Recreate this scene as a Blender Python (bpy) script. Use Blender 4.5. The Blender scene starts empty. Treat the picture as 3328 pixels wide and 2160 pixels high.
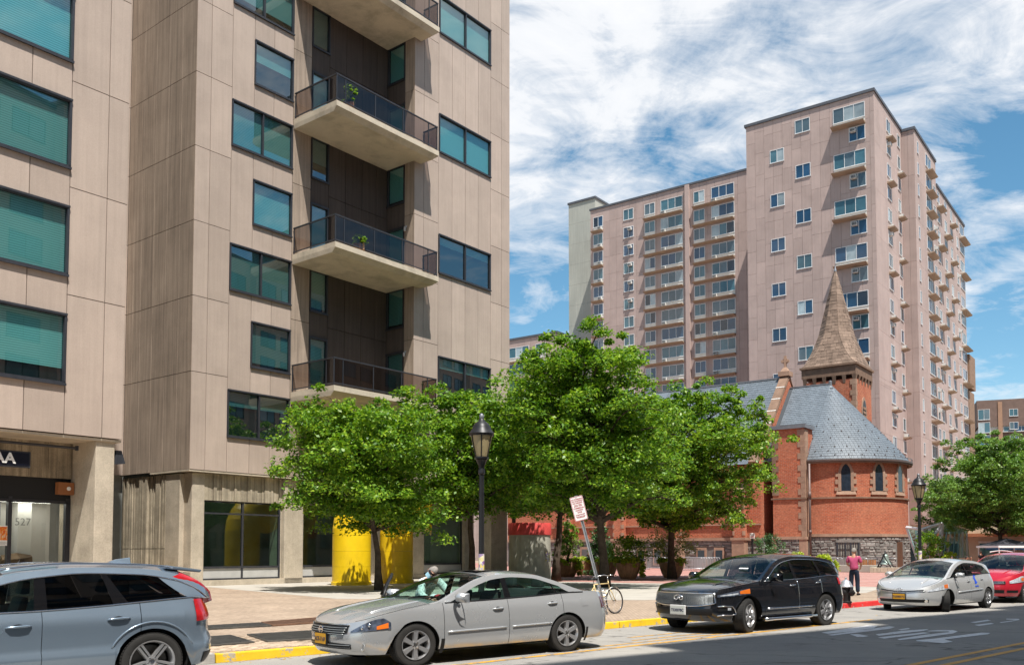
import bpy, bmesh, math, random
from math import sin, cos, tan, pi, radians, sqrt, atan2, degrees, hypot
from mathutils import Vector, Matrix
import numpy as np
random.seed(7); RNG = np.random.default_rng(7)
SC = bpy.context.scene
COL = SC.collection

# ---------------------------------------------------------------- camera
cam_d = bpy.data.cameras.new('camera'); cam = bpy.data.objects.new('camera', cam_d); COL.objects.link(cam)
cam.location = (0, 0, 1.78); cam.rotation_euler = (radians(90 + 2.9), 0, 0)
cam_d.sensor_width = 36; cam_d.lens = 2950 / 3328 * 36; cam_d.shift_y = (1641.6 - 1080) / 3328
cam_d.clip_start = .1; cam_d.clip_end = 5000
SC.camera = cam
# ---------------------------------------------------------------- sun, sky, exposure
SUN = Vector((.178, -.421, 1)).normalized()
sl = bpy.data.lights.new('sun', 'SUN'); sl.energy = 5.0; sl.angle = radians(.53); sl.color = (1, .955, .88)
so = bpy.data.objects.new('sun', sl); COL.objects.link(so)
so.rotation_euler = SUN.to_track_quat('Z', 'Y').to_euler()
SC.view_settings.view_transform = 'Standard'; SC.view_settings.look = 'None'
SC.view_settings.exposure = .66; SC.view_settings.gamma = 1
W = bpy.data.worlds.new('World'); SC.world = W; W.use_nodes = True
def world_nodes():
    nt = W.node_tree; nt.nodes.clear(); N = nt.nodes.new; L = nt.links.new
    out = N('ShaderNodeOutputWorld'); bg = N('ShaderNodeBackground'); bg.inputs[1].default_value = .066
    sky = N('ShaderNodeTexSky'); sky.sky_type = 'NISHITA'; sky.sun_disc = False
    sky.sun_elevation = math.asin(SUN.z); sky.sun_rotation = atan2(SUN.x, SUN.y)
    sky.air_density = 1.0; sky.dust_density = .02; sky.ozone_density = 3.0
    tc = N('ShaderNodeTexCoord'); sep = N('ShaderNodeSeparateXYZ'); L(tc.outputs['Generated'], sep.inputs[0])
    def math_(op, a, b=None):
        m = N('ShaderNodeMath'); m.operation = op
        for i, v in enumerate((a, b)):
            if v is None: continue
            if isinstance(v, (int, float)): m.inputs[i].default_value = v
            else: L(v, m.inputs[i])
        return m.outputs[0]
    zc = math_('ADD', math_('MAXIMUM', sep.outputs[2], 0.0), .16)
    X = math_('DIVIDE', sep.outputs[0], zc); Y = math_('DIVIDE', sep.outputs[1], zc)
    cb = N('ShaderNodeCombineXYZ'); L(X, cb.inputs[0]); L(Y, cb.inputs[1])
    def noise(scale, detail, rough, dist, loc, sx=1., sy=1., rot=0.):
        mp = N('ShaderNodeMapping'); L(cb.outputs[0], mp.inputs[0]); mp.inputs['Location'].default_value = loc
        mp.inputs['Scale'].default_value = (sx, sy, 1); mp.inputs['Rotation'].default_value = (0, 0, rot)
        n = N('ShaderNodeTexNoise'); L(mp.outputs[0], n.inputs['Vector']); n.inputs['Scale'].default_value = scale
        n.inputs['Detail'].default_value = detail; n.inputs['Roughness'].default_value = rough; n.inputs['Distortion'].default_value = dist
        return n.outputs[0]
    big = noise(.95, 5, .55, .45, (3.4, 1.35, 0), 1.0, .85, .3)
    fine = noise(2.5, 9, .62, .8, (1.3, 5.2, 0), 1.05, .95, .35)
    wisp = noise(6.2, 9, .68, 1.3, (9., 2., 0), .9, 1.25, .5)
    s = math_('ADD', math_('MULTIPLY', big, .50), math_('ADD', math_('MULTIPLY', fine, .36), math_('MULTIPLY', wisp, .14)))
    rp = N('ShaderNodeValToRGB'); L(s, rp.inputs[0])
    e = rp.color_ramp.elements; e[0].position = .47; e[0].color = (0, 0, 0, 1); e[1].position = .645; e[1].color = (1, 1, 1, 1)
    m1 = e.new(.515); m1.color = (.42, .42, .42, 1); m2 = e.new(.565); m2.color = (.88, .88, .88, 1)
    # clouds thin out towards the horizon haze
    mr = N('ShaderNodeMapRange'); L(sep.outputs[2], mr.inputs[0]); mr.inputs[1].default_value = .02; mr.inputs[2].default_value = .16
    cf = math_('MULTIPLY', rp.outputs[0], mr.outputs[0])
    hs = N('ShaderNodeHueSaturation'); hs.inputs['Hue'].default_value = .482; hs.inputs['Saturation'].default_value = 1.15; hs.inputs['Value'].default_value = 1.4; L(sky.outputs[0], hs.inputs['Color'])
    mx = N('ShaderNodeMix'); mx.data_type = 'RGBA'; L(cf, mx.inputs[0]); L(hs.outputs[0], mx.inputs[6]); mx.inputs[7].default_value = (9.9, 9.95, 10.1, 1)
    L(mx.outputs[2], bg.inputs[0]); L(bg.outputs[0], out.inputs[0])
world_nodes()

# ---------------------------------------------------------------- naming helpers
def tag(o, label=None, cat=None, group=None, kind=None):
    if label: o['label'] = label
    if cat: o['category'] = cat
    if group: o['group'] = group
    if kind: o['kind'] = kind
    return o
def empty(name, loc=(0, 0, 0), rz=0., label=None, cat=None, group=None, parent=None):
    o = bpy.data.objects.new(name, None); COL.objects.link(o); o.location = loc; o.rotation_euler = (0, 0, rz)
    o.empty_display_size = .2
    if parent: o.parent = parent
    return tag(o, label, cat, group)
def inst(mesh, name, parent=None, loc=(0, 0, 0), rot=(0, 0, 0), sc=(1, 1, 1)):
    o = bpy.data.objects.new(name, mesh); COL.objects.link(o); o.location = loc; o.rotation_euler = rot; o.scale = sc
    if parent: o.parent = parent
    return o
def copy_tree(o, parent=None):
    c = o.copy(); COL.objects.link(c); c.parent = parent
    for ch in list(o.children): copy_tree(ch, c)
    return c
# pixel of the photograph (3328 x 2160) -> real place, used only to read off where things stand
def pray(px, py):
    xc = (px - 1664) / 2950; yc = -(py - 1641.6) / 2950; p = radians(2.9)
    return Vector((xc, cos(p) - yc * sin(p), sin(p) + yc * cos(p)))
def ground(px, py, z=.15):
    d = pray(px, py); t = (z - 1.78) / d.z; return Vector((d.x * t, d.y * t, z))
def atY(px, py, Y):
    d = pray(px, py); return Vector((0, 0, 1.78)) + d * (Y / d.y)

# ---------------------------------------------------------------- mesh builder
class MB:
    def __init__(s): s.v = []; s.f = []
    def add(s, vs, fs):
        b = len(s.v); s.v += [tuple(v) for v in vs]; s.f += [tuple(i + b for i in f) for f in fs]; return s
    def box(s, x0, y0, z0, x1, y1, z1):
        if x0 > x1: x0, x1 = x1, x0
        if y0 > y1: y0, y1 = y1, y0
        if z0 > z1: z0, z1 = z1, z0
        return s.add([(x0, y0, z0), (x1, y0, z0), (x1, y1, z0), (x0, y1, z0), (x0, y0, z1), (x1, y0, z1), (x1, y1, z1), (x0, y1, z1)],
                     [(0, 3, 2, 1), (4, 5, 6, 7), (0, 1, 5, 4), (1, 2, 6, 5), (2, 3, 7, 6), (3, 0, 4, 7)])
    def hexa(s, b, t):     # bottom quad, top quad (ccw from above)
        return s.add(list(b) + list(t), [(0, 3, 2, 1), (4, 5, 6, 7), (0, 1, 5, 4), (1, 2, 6, 5), (2, 3, 7, 6), (3, 0, 4, 7)])
    def quad(s, *p): return s.add(p, [tuple(range(len(p)))])
    def prism(s, poly, a, b, axis='y'):   # poly in the two other axes, extruded from a to b
        n = len(poly)
        def P(q, h):
            return (q[0], h, q[1]) if axis == 'y' else ((h, q[0], q[1]) if axis == 'x' else (q[0], q[1], h))
        vs = [P(q, a) for q in poly] + [P(q, b) for q in poly]
        fs = [tuple(range(n)), tuple(range(2 * n - 1, n - 1, -1))] + [(i, i + n, (i + 1) % n + n, (i + 1) % n) for i in range(n)]
        return s.add(vs, fs)
    def tube(s, pts, r, n=8, caps=True, closed=False):
        pts = [Vector(p) for p in pts]; m = len(pts)
        rs = r if isinstance(r, (list, tuple)) else [r] * m
        vs = []; fs = []; up = None
        for i, p in enumerate(pts):
            if closed: d = pts[(i + 1) % m] - pts[i - 1]
            else: d = (pts[min(i + 1, m - 1)] - pts[max(i - 1, 0)])
            d.normalize()
            if up is None:
                up = Vector((0, 0, 1)) if abs(d.z) < .9 else Vector((1, 0, 0))
            a = d.cross(up)
            if a.length < 1e-6: a = d.cross(Vector((0, 1, 0)))
            a.normalize(); b = a.cross(d).normalized(); up = b
            for k in range(n):
                t = 2 * pi * k / n; vs.append(p + (a * cos(t) + b * sin(t)) * rs[i])
        R = m if closed else m - 1
        for i in range(R):
            j = (i + 1) % m
            for k in range(n): fs.append((i * n + k, i * n + (k + 1) % n, j * n + (k + 1) % n, j * n + k))
        if caps and not closed: fs.append(tuple(range(n - 1, -1, -1))); fs.append(tuple((m - 1) * n + k for k in range(n)))
        return s.add(vs, fs)
    def lathe(s, prof, n=16, c=(0, 0, 0), a0=0., a1=2 * pi, M=None, cap=True):
        full = abs(a1 - a0 - 2 * pi) < 1e-6; k = n if full else n + 1
        vs = []; fs = []; m = len(prof)
        for i in range(k):
            t = a0 + (a1 - a0) * i / n
            for r, z in prof: 
                q = Vector((r * cos(t), r * sin(t), z))
                if M: q = M @ q
                vs.append((q.x + c[0], q.y + c[1], q.z + c[2]))
        for i in range(n):
            j = (i + 1) % k
            for q in range(m - 1): fs.append((i * m + q, j * m + q, j * m + q + 1, i * m + q + 1))
        if full and cap:
            if prof[0][0] > 1e-4: fs.append(tuple(i * m for i in range(k - 1, -1, -1)))
            if prof[-1][0] > 1e-4: fs.append(tuple(i * m + m - 1 for i in range(k)))
        return s.add(vs, fs)
    def grid(s, fn, nu, nv, flip=False):
        vs = [fn(i / nu, j / nv) for i in range(nu + 1) for j in range(nv + 1)]
        fs = []
        for i in range(nu):
            for j in range(nv):
                q = (i * (nv + 1) + j, (i + 1) * (nv + 1) + j, (i + 1) * (nv + 1) + j + 1, i * (nv + 1) + j + 1)
                fs.append(q[::-1] if flip else q)
        return s.add(vs, fs)
    def mesh(s, name, mat=None, smooth=False, bevel=0, uv=None, solid=0, mats=None):
        me = bpy.data.meshes.new(name)
        me.from_pydata(s.v, [], s.f)
        if bevel or solid:
            bm = bmesh.new(); bm.from_mesh(me)
            bmesh.ops.remove_doubles(bm, verts=bm.verts, dist=1e-5)
            if bevel:
                bm.normal_update()
                es = [e for e in bm.edges if len(e.link_faces) == 2 and e.calc_face_angle(0) > .5]
                bmesh.ops.bevel(bm, geom=es, offset=bevel, segments=1 if bevel < .01 else 2, profile=.6, affect='EDGES', clamp_overlap=True)
            bm.to_mesh(me); bm.free()
        if uv:
            ul = me.uv_layers.new(name='UVMap')
            for p in me.polygons:
                nrm = p.normal
                for li in p.loop_indices:
                    co = me.vertices[me.loops[li].vertex_index].co
                    if callable(uv): ul.data[li].uv = uv(co, nrm)
                    else: ul.data[li].uv = (co.y if abs(nrm.x) > abs(nrm.y) else co.x, co.z) if abs(nrm.z) < .9 else (co.x, co.y)
        if smooth:
            for p in me.polygons: p.use_smooth = True
            if smooth != True:
                try: me.set_sharp_from_angle(angle=radians(smooth))
                except Exception: pass
        if mat: me.materials.append(mat)
        me.update(); return me
    def build(s, name, mat=None, parent=None, smooth=False, bevel=0, uv=None, **k):
        o = bpy.data.objects.new(name, s.mesh(name, mat, smooth, bevel, uv)); COL.objects.link(o)
        if parent: o.parent = parent
        return o
def text_mesh(txt, size, mat, name, depth=.003, align='CENTER', width=1., bold=0.):
    cu = bpy.data.curves.new(name, 'FONT'); cu.body = txt; cu.size = size; cu.align_x = align; cu.align_y = 'CENTER'; cu.extrude = depth
    cu.offset = bold; cu.resolution_u = 3
    o = bpy.data.objects.new(name, cu); COL.objects.link(o)
    bpy.context.view_layer.update()
    me = bpy.data.meshes.new_from_object(o.evaluated_get(bpy.context.evaluated_depsgraph_get()))
    bpy.data.objects.remove(o); me.name = name
    me.materials.clear(); me.materials.append(mat)
    if width != 1.:
        for v in me.vertices: v.co.x *= width
    return me

# ---------------------------------------------------------------- materials
def new_mat(name):
    m = bpy.data.materials.new(name); m.use_nodes = True; m.node_tree.nodes.clear(); return m
class NT:
    def __init__(s, m): s.t = m.node_tree; s.out = s.n('ShaderNodeOutputMaterial')
    def n(s, ty, **kw):
        x = s.t.nodes.new(ty)
        for k, v in kw.items(): setattr(x, k, v)
        return x
    def l(s, a, b): s.t.links.new(a, b)
    def math(s, op, a, b=None, clamp=False):
        m = s.n('ShaderNodeMath', operation=op, use_clamp=clamp)
        for i, v in enumerate((a, b)):
            if v is None: continue
            if isinstance(v, (int, float)): m.inputs[i].default_value = v
            else: s.l(v, m.inputs[i])
        return m.outputs[0]
    def noise(s, vec, scale, detail=5, rough=.55, dist=0, sc=None):
        if sc: 
            mp = s.n('ShaderNodeMapping'); s.l(vec, mp.inputs[0]); mp.inputs['Scale'].default_value = sc; vec = mp.outputs[0]
        x = s.n('ShaderNodeTexNoise'); s.l(vec, x.inputs['Vector']); x.inputs['Scale'].default_value = scale
        x.inputs['Detail'].default_value = detail; x.inputs['Roughness'].default_value = rough; x.inputs['Distortion'].default_value = dist
        return x.outputs[0]
    def ramp(s, fac, stops):
        r = s.n('ShaderNodeValToRGB'); s.l(fac, r.inputs[0]); e = r.color_ramp.elements
        while len(e) < len(stops): e.new(.5)
        for i, (p, c) in enumerate(stops):
            e[i].position = p; e[i].color = (*c, 1) if len(c) == 3 else c
        return r.outputs[0]
    def mix(s, fac, a, b, mode='MIX'):
        x = s.n('ShaderNodeMix', data_type='RGBA', blend_type=mode)
        for i, v in ((0, fac), (6, a), (7, b)):
            if isinstance(v, (int, float)): x.inputs[i].default_value = v
            elif isinstance(v, tuple): x.inputs[i].default_value = (*v, 1) if len(v) == 3 else v
            else: s.l(v, x.inputs[i])
        return x.outputs[2]
    def coord(s, kind):
        if kind == 'World': return s.n('ShaderNodeNewGeometry').outputs['Position']
        return s.n('ShaderNodeTexCoord').outputs[kind]
    def bump(s, h, strength, dist=.02):
        b = s.n('ShaderNodeBump'); b.inputs['Strength'].default_value = strength; b.inputs['Distance'].default_value = dist; s.l(h, b.inputs['Height']); return b.outputs[0]
    def bsdf(s, col, rough=.6, metal=0, spec=.5, normal=None, coat=0, **kw):
        b = s.n('ShaderNodeBsdfPrincipled')
        if isinstance(col, tuple): b.inputs['Base Color'].default_value = (*col, 1)
        else: s.l(col, b.inputs['Base Color'])
        if isinstance(rough, (int, float)): b.inputs['Roughness'].default_value = rough
        else: s.l(rough, b.inputs['Roughness'])
        b.inputs['Metallic'].default_value = metal; b.inputs['Specular IOR Level'].default_value = spec
        if coat: b.inputs['Coat Weight'].default_value = coat; b.inputs['Coat Roughness'].default_value = .03
        for k, v in kw.items(): b.inputs[k].default_value = v
        if normal: s.l(normal, b.inputs['Normal'])
        return b
    def finish(s, sh): s.l(sh.outputs[0] if hasattr(sh, 'outputs') else sh, s.out.inputs[0])
def bright(c, k): return tuple(min(1, x * k) for x in c)
def M(name, col, rough=.6, metal=0, var=.12, vs=1.5, bump=0, bs=40., spec=.4, coord='World', rnd=0., isl=0., coat=0, streak=0., stains=0., vs2=None, **kw):
    m = new_mat(name); t = NT(m); vec = t.coord(coord); c = None
    if var:
        n = t.noise(vec, vs, 6, .6)
        c = t.ramp(n, [(.3, bright(col, 1 - var)), (.7, bright(col, 1 + var))])
    else: c = t.mix(0., col, col)
    if vs2:
        n2 = t.noise(vec, vs2, 3, .7); c = t.mix(1., c, t.ramp(n2, [(.3, (1 - var * .8,) * 3), (.7, (1 + var * .8,) * 3)]), 'MULTIPLY')
    if streak:
        n = t.noise(vec, 2.2, 5, .6, 0, (3.5, 3.5, .12)); c = t.mix(1., c, t.ramp(n, [(.35, (1 - streak,) * 3), (.6, (1., 1., 1.))]), 'MULTIPLY')
    if stains:
        n = t.noise(vec, .7, 7, .65, .4); c = t.mix(1., c, t.ramp(n, [(.3, (1 - stains,) * 3), (.52, (1., 1., 1.))]), 'MULTIPLY')
    if rnd:
        r = t.n('ShaderNodeObjectInfo').outputs['Random']; c = t.mix(1., c, t.ramp(r, [(0., (1 - rnd,) * 3), (1., (1 + rnd,) * 3)]), 'MULTIPLY')
    if isl:
        r = t.n('ShaderNodeNewGeometry').outputs['Random Per Island']; c = t.mix(1., c, t.ramp(r, [(0., (1 - isl,) * 3), (1., (1 + isl,) * 3)]), 'MULTIPLY')
    nb = t.bump(t.noise(vec, bs, 5, .65), bump, .02) if bump else None
    t.finish(t.bsdf(c, rough, metal, spec, nb, coat, **kw)); return m

# ================================================================ SETTING
ROT_S = radians(42.8)                          # street frame: local x along the kerb, local y away from the camera side
US = Vector((cos(ROT_S), sin(ROT_S), 0)); VS = Vector((-sin(ROT_S), cos(ROT_S), 0))
def ST(s, y, z=0.): return US * s + VS * y + Vector((0, 0, z))
def mat_asphalt():
    m = new_mat('asphalt'); t = NT(m); v = t.coord('World')
    c = t.ramp(t.noise(v, 55, 4, .7), [(.3, (.19, .185, .18)), (.5, (.29, .28, .265)), (.75, (.44, .42, .385))])
    c = t.mix(1., c, t.ramp(t.noise(v, .35, 6, .6, .5), [(.3, (.78, .78, .79)), (.65, (1.08, 1.06, 1.02))]), 'MULTIPLY')
    vo = t.n('ShaderNodeTexVoronoi', feature='DISTANCE_TO_EDGE'); mp = t.n('ShaderNodeMapping'); t.l(v, mp.inputs[0]); mp.inputs['Rotation'].default_value = (0, 0, -ROT_S)
    mp.inputs['Scale'].default_value = (.22, .55, 1)
    nz = t.n('ShaderNodeTexNoise'); t.l(mp.outputs[0], nz.inputs[0]); nz.inputs['Scale'].default_value = 3.
    ad = t.n('ShaderNodeMixRGB', blend_type='ADD'); ad.inputs[0].default_value = .55; t.l(mp.outputs[0], ad.inputs[1]); t.l(nz.outputs[1], ad.inputs[2])
    t.l(ad.outputs[0], vo.inputs['Vector']); vo.inputs['Scale'].default_value = .8
    c = t.mix(1., c, t.ramp(vo.outputs['Distance'], [(0., (.45, .45, .45)), (.012, (1, 1, 1))]), 'MULTIPLY')
    c = t.mix(1., c, t.ramp(t.noise(v, 1.1, 5, .7, .8), [(.28, (.6, .6, .6)), (.40, (1, 1, 1))]), 'MULTIPLY')
    c = t.mix(1., c, t.ramp(t.noise(v, 7., 3, .6), [(.26, (.7, .7, .7)), (.36, (1, 1, 1))]), 'MULTIPLY')
    t.finish(t.bsdf(c, .88, 0, .25, t.bump(t.noise(v, 140, 3, .7), .55, .01))); return m
def mat_pavers(name, c1, c2, mort, bw=.2, bh=.1, rot=ROT_S + radians(45), big=.2):
    m = new_mat(name); t = NT(m); v = t.coord('World')
    mp = t.n('ShaderNodeMapping'); t.l(v, mp.inputs[0]); mp.inputs['Rotation'].default_value = (0, 0, -rot)
    b = t.n('ShaderNodeTexBrick'); t.l(mp.outputs[0], b.inputs['Vector'])
    b.inputs['Color1'].default_value = (*c1, 1); b.inputs['Color2'].default_value = (*c2, 1); b.inputs['Mortar'].default_value = (*mort, 1)
    b.inputs['Scale'].default_value = 1; b.inputs['Brick Width'].default_value = bw; b.inputs['Row Height'].default_value = bh
    b.inputs['Mortar Size'].default_value = .006; b.inputs['Mortar Smooth'].default_value = .3
    c = t.mix(1., b.outputs[0], t.ramp(t.noise(v, .5, 6, .65, .3), [(.3, (1 - big,) * 3), (.68, (1 + big * .6,) * 3)]), 'MULTIPLY')
    c = t.mix(1., c, t.ramp(t.noise(v, 9, 4, .6), [(.3, (.86,) * 3), (.7, (1.1,) * 3)]), 'MULTIPLY')
    t.finish(t.bsdf(c, .85, 0, .25, t.bump(b.outputs['Fac'], -.5, .01))); return m
def mat_worn(name, paint, under, thr=.42, scale=9., rough=.6, sp=.12):
    m = new_mat(name); t = NT(m); v = t.coord('World')
    n = t.math('ADD', t.math('MULTIPLY', t.noise(v, scale, 6, .7), .6), t.math('MULTIPLY', t.noise(v, scale * .25, 4, .6), .4))
    p = t.ramp(t.noise(v, 3, 4, .6), [(.3, bright(paint, .82)), (.7, bright(paint, 1.1))])
    u = t.ramp(t.noise(v, 30, 4, .6), [(.3, bright(under, .7)), (.7, bright(under, 1.2))])
    c = t.mix(t.ramp(n, [(thr - sp * .5, (0, 0, 0)), (thr + sp * .5, (1, 1, 1))]), u, p)
    t.finish(t.bsdf(c, rough, 0, .35, t.bump(t.noise(v, 45, 4, .7), .4, .01))); return m
ASPH = mat_asphalt()
CONC_W = M('pale_concrete', (.38, .355, .315), .85, var=.1, vs=.8, bump=.2, bs=60, spec=.2, stains=.15, vs2=14)
CURBC = M('kerb_stone', (.36, .34, .31), .85, var=.25, vs=6, bump=.5, bs=40, spec=.2)
YEL_C = mat_worn('kerb_yellow_paint', (.72, .46, .02), (.36, .33, .28), .44, 7., sp=.05)
RED_C = mat_worn('kerb_red_paint', (.62, .03, .03), (.36, .31, .28), .40, 8., sp=.05)
YEL_L = mat_worn('road_yellow_paint', (.66, .33, .02), (.17, .16, .15), .47, 8.)
YEL_L2 = mat_worn('road_centre_yellow_paint', (.62, .30, .03), (.17, .16, .15), .38, 10.)
WHT_L = mat_worn('road_white_paint', (.72, .72, .72), (.17, .16, .15), .38, 10.)
PAVE = mat_pavers('sidewalk_pavers', (.39, .30, .225), (.31, .235, .175), (.15, .12, .095))
PINKP = mat_pavers('plaza_pavers', (.42, .215, .185), (.35, .175, .15), (.24, .14, .12), .4, .2, radians(53))

def flat(name, poly, z, mat, kind='structure', parent=None):
    o = MB().quad(*[(p[0], p[1], z) for p in poly]).build(name, mat, parent)
    if not parent: tag(o, kind=kind)
    return o
def flat_st(name, poly, z, mat, parent=None): return flat(name, [ST(s, y) for s, y in poly], z, mat, parent=parent)
GREY_G = M('far_ground', (.16, .15, .14), .9, var=.2, vs=.05)
flat('ground', [(-1500, -1500), (1500, -1500), (1500, 1500), (-1500, 1500)], -.02, GREY_G)
road = flat_st('road', [(-80, -1.9), (260, -1.9), (260, 13.93), (-80, 13.93)], 0, ASPH)
walk = MB()
b = [ST(-80, 14.09, -.01), ST(260, 14.09, -.01), ST(260, 140, -.01), ST(-80, 140, -.01)]; tt = [p + Vector((0, 0, .16)) for p in b]
sidewalk = tag(walk.hexa(b, tt).build('sidewalk', PAVE), kind='structure')
ow = [ST(-80, -9, -.01), ST(260, -9, -.01), ST(260, -1.9, -.01), ST(-80, -1.9, -.01)]
tag(MB().hexa(ow, [p + Vector((0, 0, .16)) for p in ow]).build('pavement', CONC_W), kind='structure')
flat('concrete_apron', [(-14.6, 42.7), (-6, 31.4), (4.5, 30.6), (14, 36), (17, 41.6), (-1, 51.4), (4, 66), (-12, 58)], .154, CONC_W)
plaza = flat('plaza', [(-1, 51.6), (17, 41.8), (62, 41.8), (90, 95), (30, 130), (-14, 130), (4.2, 66)], .155, PINKP)
# pale bands between the strips of red plaza paving
NC = Vector((cos(radians(37)), -sin(radians(37)), 0)); UC = Vector((sin(radians(37)), cos(radians(37)), 0))
WHB = M('plaza_pale_band', (.62, .54, .48), .8, var=.12, vs=3)
for k in range(17):
    c0 = Vector((9.5, 47.5, 0)) + UC * (k * 2.55)
    a = c0 - NC * (9.5 - .1 * k); e = c0 + NC * (22 - .45 * k)
    flat('plaza_band', [a - UC * .1, e - UC * .1, e + UC * .1, a + UC * .1], .159, WHB, parent=plaza)
# kerb: separate stones, painted yellow, red or bare
kerb = tag(MB().add([ST(-80, 13.94, -.01), ST(260, 13.94, -.01), ST(260, 14.08, -.01), ST(-80, 14.08, -.01)], [(0, 1, 2, 3)]).build('kerb', CURBC), kind='structure')
s = -40.
while s < 75:
    Ls = random.uniform(1.7, 2.5); e = s + Ls
    mat_ = CURBC
    if 6.45 < s + Ls / 2 < 22.6: mat_ = YEL_C
    elif 23.4 < s + Ls / 2 < 31: mat_ = RED_C
    if s < 6.45 < e: e = 6.45
    hh = .15 + random.uniform(-.004, .012); dy = random.uniform(-.012, .012)
    mb = MB(); b = [ST(s + .008, 13.925 + dy, 0), ST(e - .008, 13.925 + dy, 0), ST(e - .008, 14.085, 0), ST(s + .008, 14.085, 0)]
    t4 = [ST(s + .008, 13.94 + dy, hh), ST(e - .008, 13.94 + dy, hh), ST(e - .008, 14.085, hh), ST(s + .008, 14.085, hh)]
    mb.hexa([Vector((p.x, p.y, -.01)) for p in b], t4).build('kerb_stone', mat_, kerb, bevel=.018)
    s = e
# painted lines
def stripe(s0, s1, y0, y1, mat, z=.005): flat_st('road_marking', [(s0, y0), (s1, y0), (s1, y1), (s0, y1)], z, mat, road)
stripe(5., 23.2, 11.06, 11.19, YEL_L)
stripe(-30, 120, 5.86, 5.99, YEL_L2); stripe(-30, 120, 6.22, 6.35, YEL_L2)
for s0, s1, yy in ((14.2, 17.8, 11.75), (14.6, 17.4, 12.2), (12.2, 17.2, 11.42)):
    stripe(s0, s1, yy, yy + .07, YEL_L)
PXL = lambda a, b: ground(2560 + a * .5598, 1940 + b * .5598, 0)
for poly in ([(195, 205), (460, 163), (525, 165), (490, 185), (235, 212)], [(230, 218), (590, 168), (625, 172), (590, 183), (260, 222)],
             [(360, 215), (405, 213), (470, 225), (440, 230), (405, 230)], [(510, 215), (660, 195), (770, 187), (820, 185), (790, 195), (740, 200), (530, 223)],
             [(525, 233), (790, 203), (830, 207), (560, 240)],
             [(635, 243), (800, 217), (930, 203), (940, 198), (820, 198), (800, 195), (880, 190), (960, 190), (987, 198), (960, 210), (850, 225), (740, 240), (650, 248)],
             [(745, 250), (850, 240), (1125, 205), (1178, 207), (1160, 215), (910, 245), (960, 258), (900, 266), (750, 255)],
             [(1060, 145), (1160, 130), (1180, 135), (1090, 148)], [(1085, 160), (1180, 149), (1200, 153), (1110, 166)],
             [(1230, 145), (1330, 131), (1270, 128), (1268, 124), (1340, 125), (1348, 130), (1300, 140), (1240, 148)], [(640, 187), (700, 178), (712, 183), (660, 191)]):
    flat('road_marking', [PXL(*p) for p in poly], .006, WHT_L, parent=road)
# laid pavers near the kerb: single bricks, joints recessed; the rest of the pavement is left to the material
PAVB = M('paver_brick', (.37, .285, .21), .85, var=.22, vs=2.2, bump=.4, bs=60, spec=.2, rnd=.2, isl=.2)
def pavers():
    pb = MB().box(-.097, -.047, -.03, .097, .047, .006).mesh('paver', PAVB, bevel=.004)
    rest = MB(); cnt = 0
    cells = []
    for i in range(-6, 60):
        for j in range(0, 17):
            # herringbone at 45 degrees is read as running courses laid diagonally
            cells.append((5.2 + i * .1414 + (j % 2) * .0, 14.2 + j * .1414, (i + j) % 2))
    cells.sort(key=lambda c: abs(c[0] - 6.6) + abs(c[1] - 14.3))
    for (sx, sy, q) in cells:
        if cnt >= 300: break
        p = ST(sx, sy, .152 + random.uniform(-.002, .003)); cnt += 1
        inst(pb, 'paver', sidewalk, p, (random.uniform(-.012, .012), random.uniform(-.012, .012), ROT_S + radians(45 + 90 * q) + random.uniform(-.02, .02)), (.985, .985, 1))
    for (sx, sy, q) in cells[300:]:
        a = ROT_S + radians(45 + 90 * q); c = ST(sx, sy, 0); ex = Vector((cos(a), sin(a), 0)) * .096; ey = Vector((-sin(a), cos(a), 0)) * .046
        z1 = .157 + random.uniform(-.002, .003)
        base = [c - ex - ey, c + ex - ey, c + ex + ey, c - ex + ey]
        rest.hexa([Vector((p.x, p.y, .13)) for p in base], [Vector((p.x, p.y, z1)) for p in base])
    o = rest.build('paver_field', PAVB, sidewalk); o['kind'] = 'stuff'
pavers()
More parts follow.
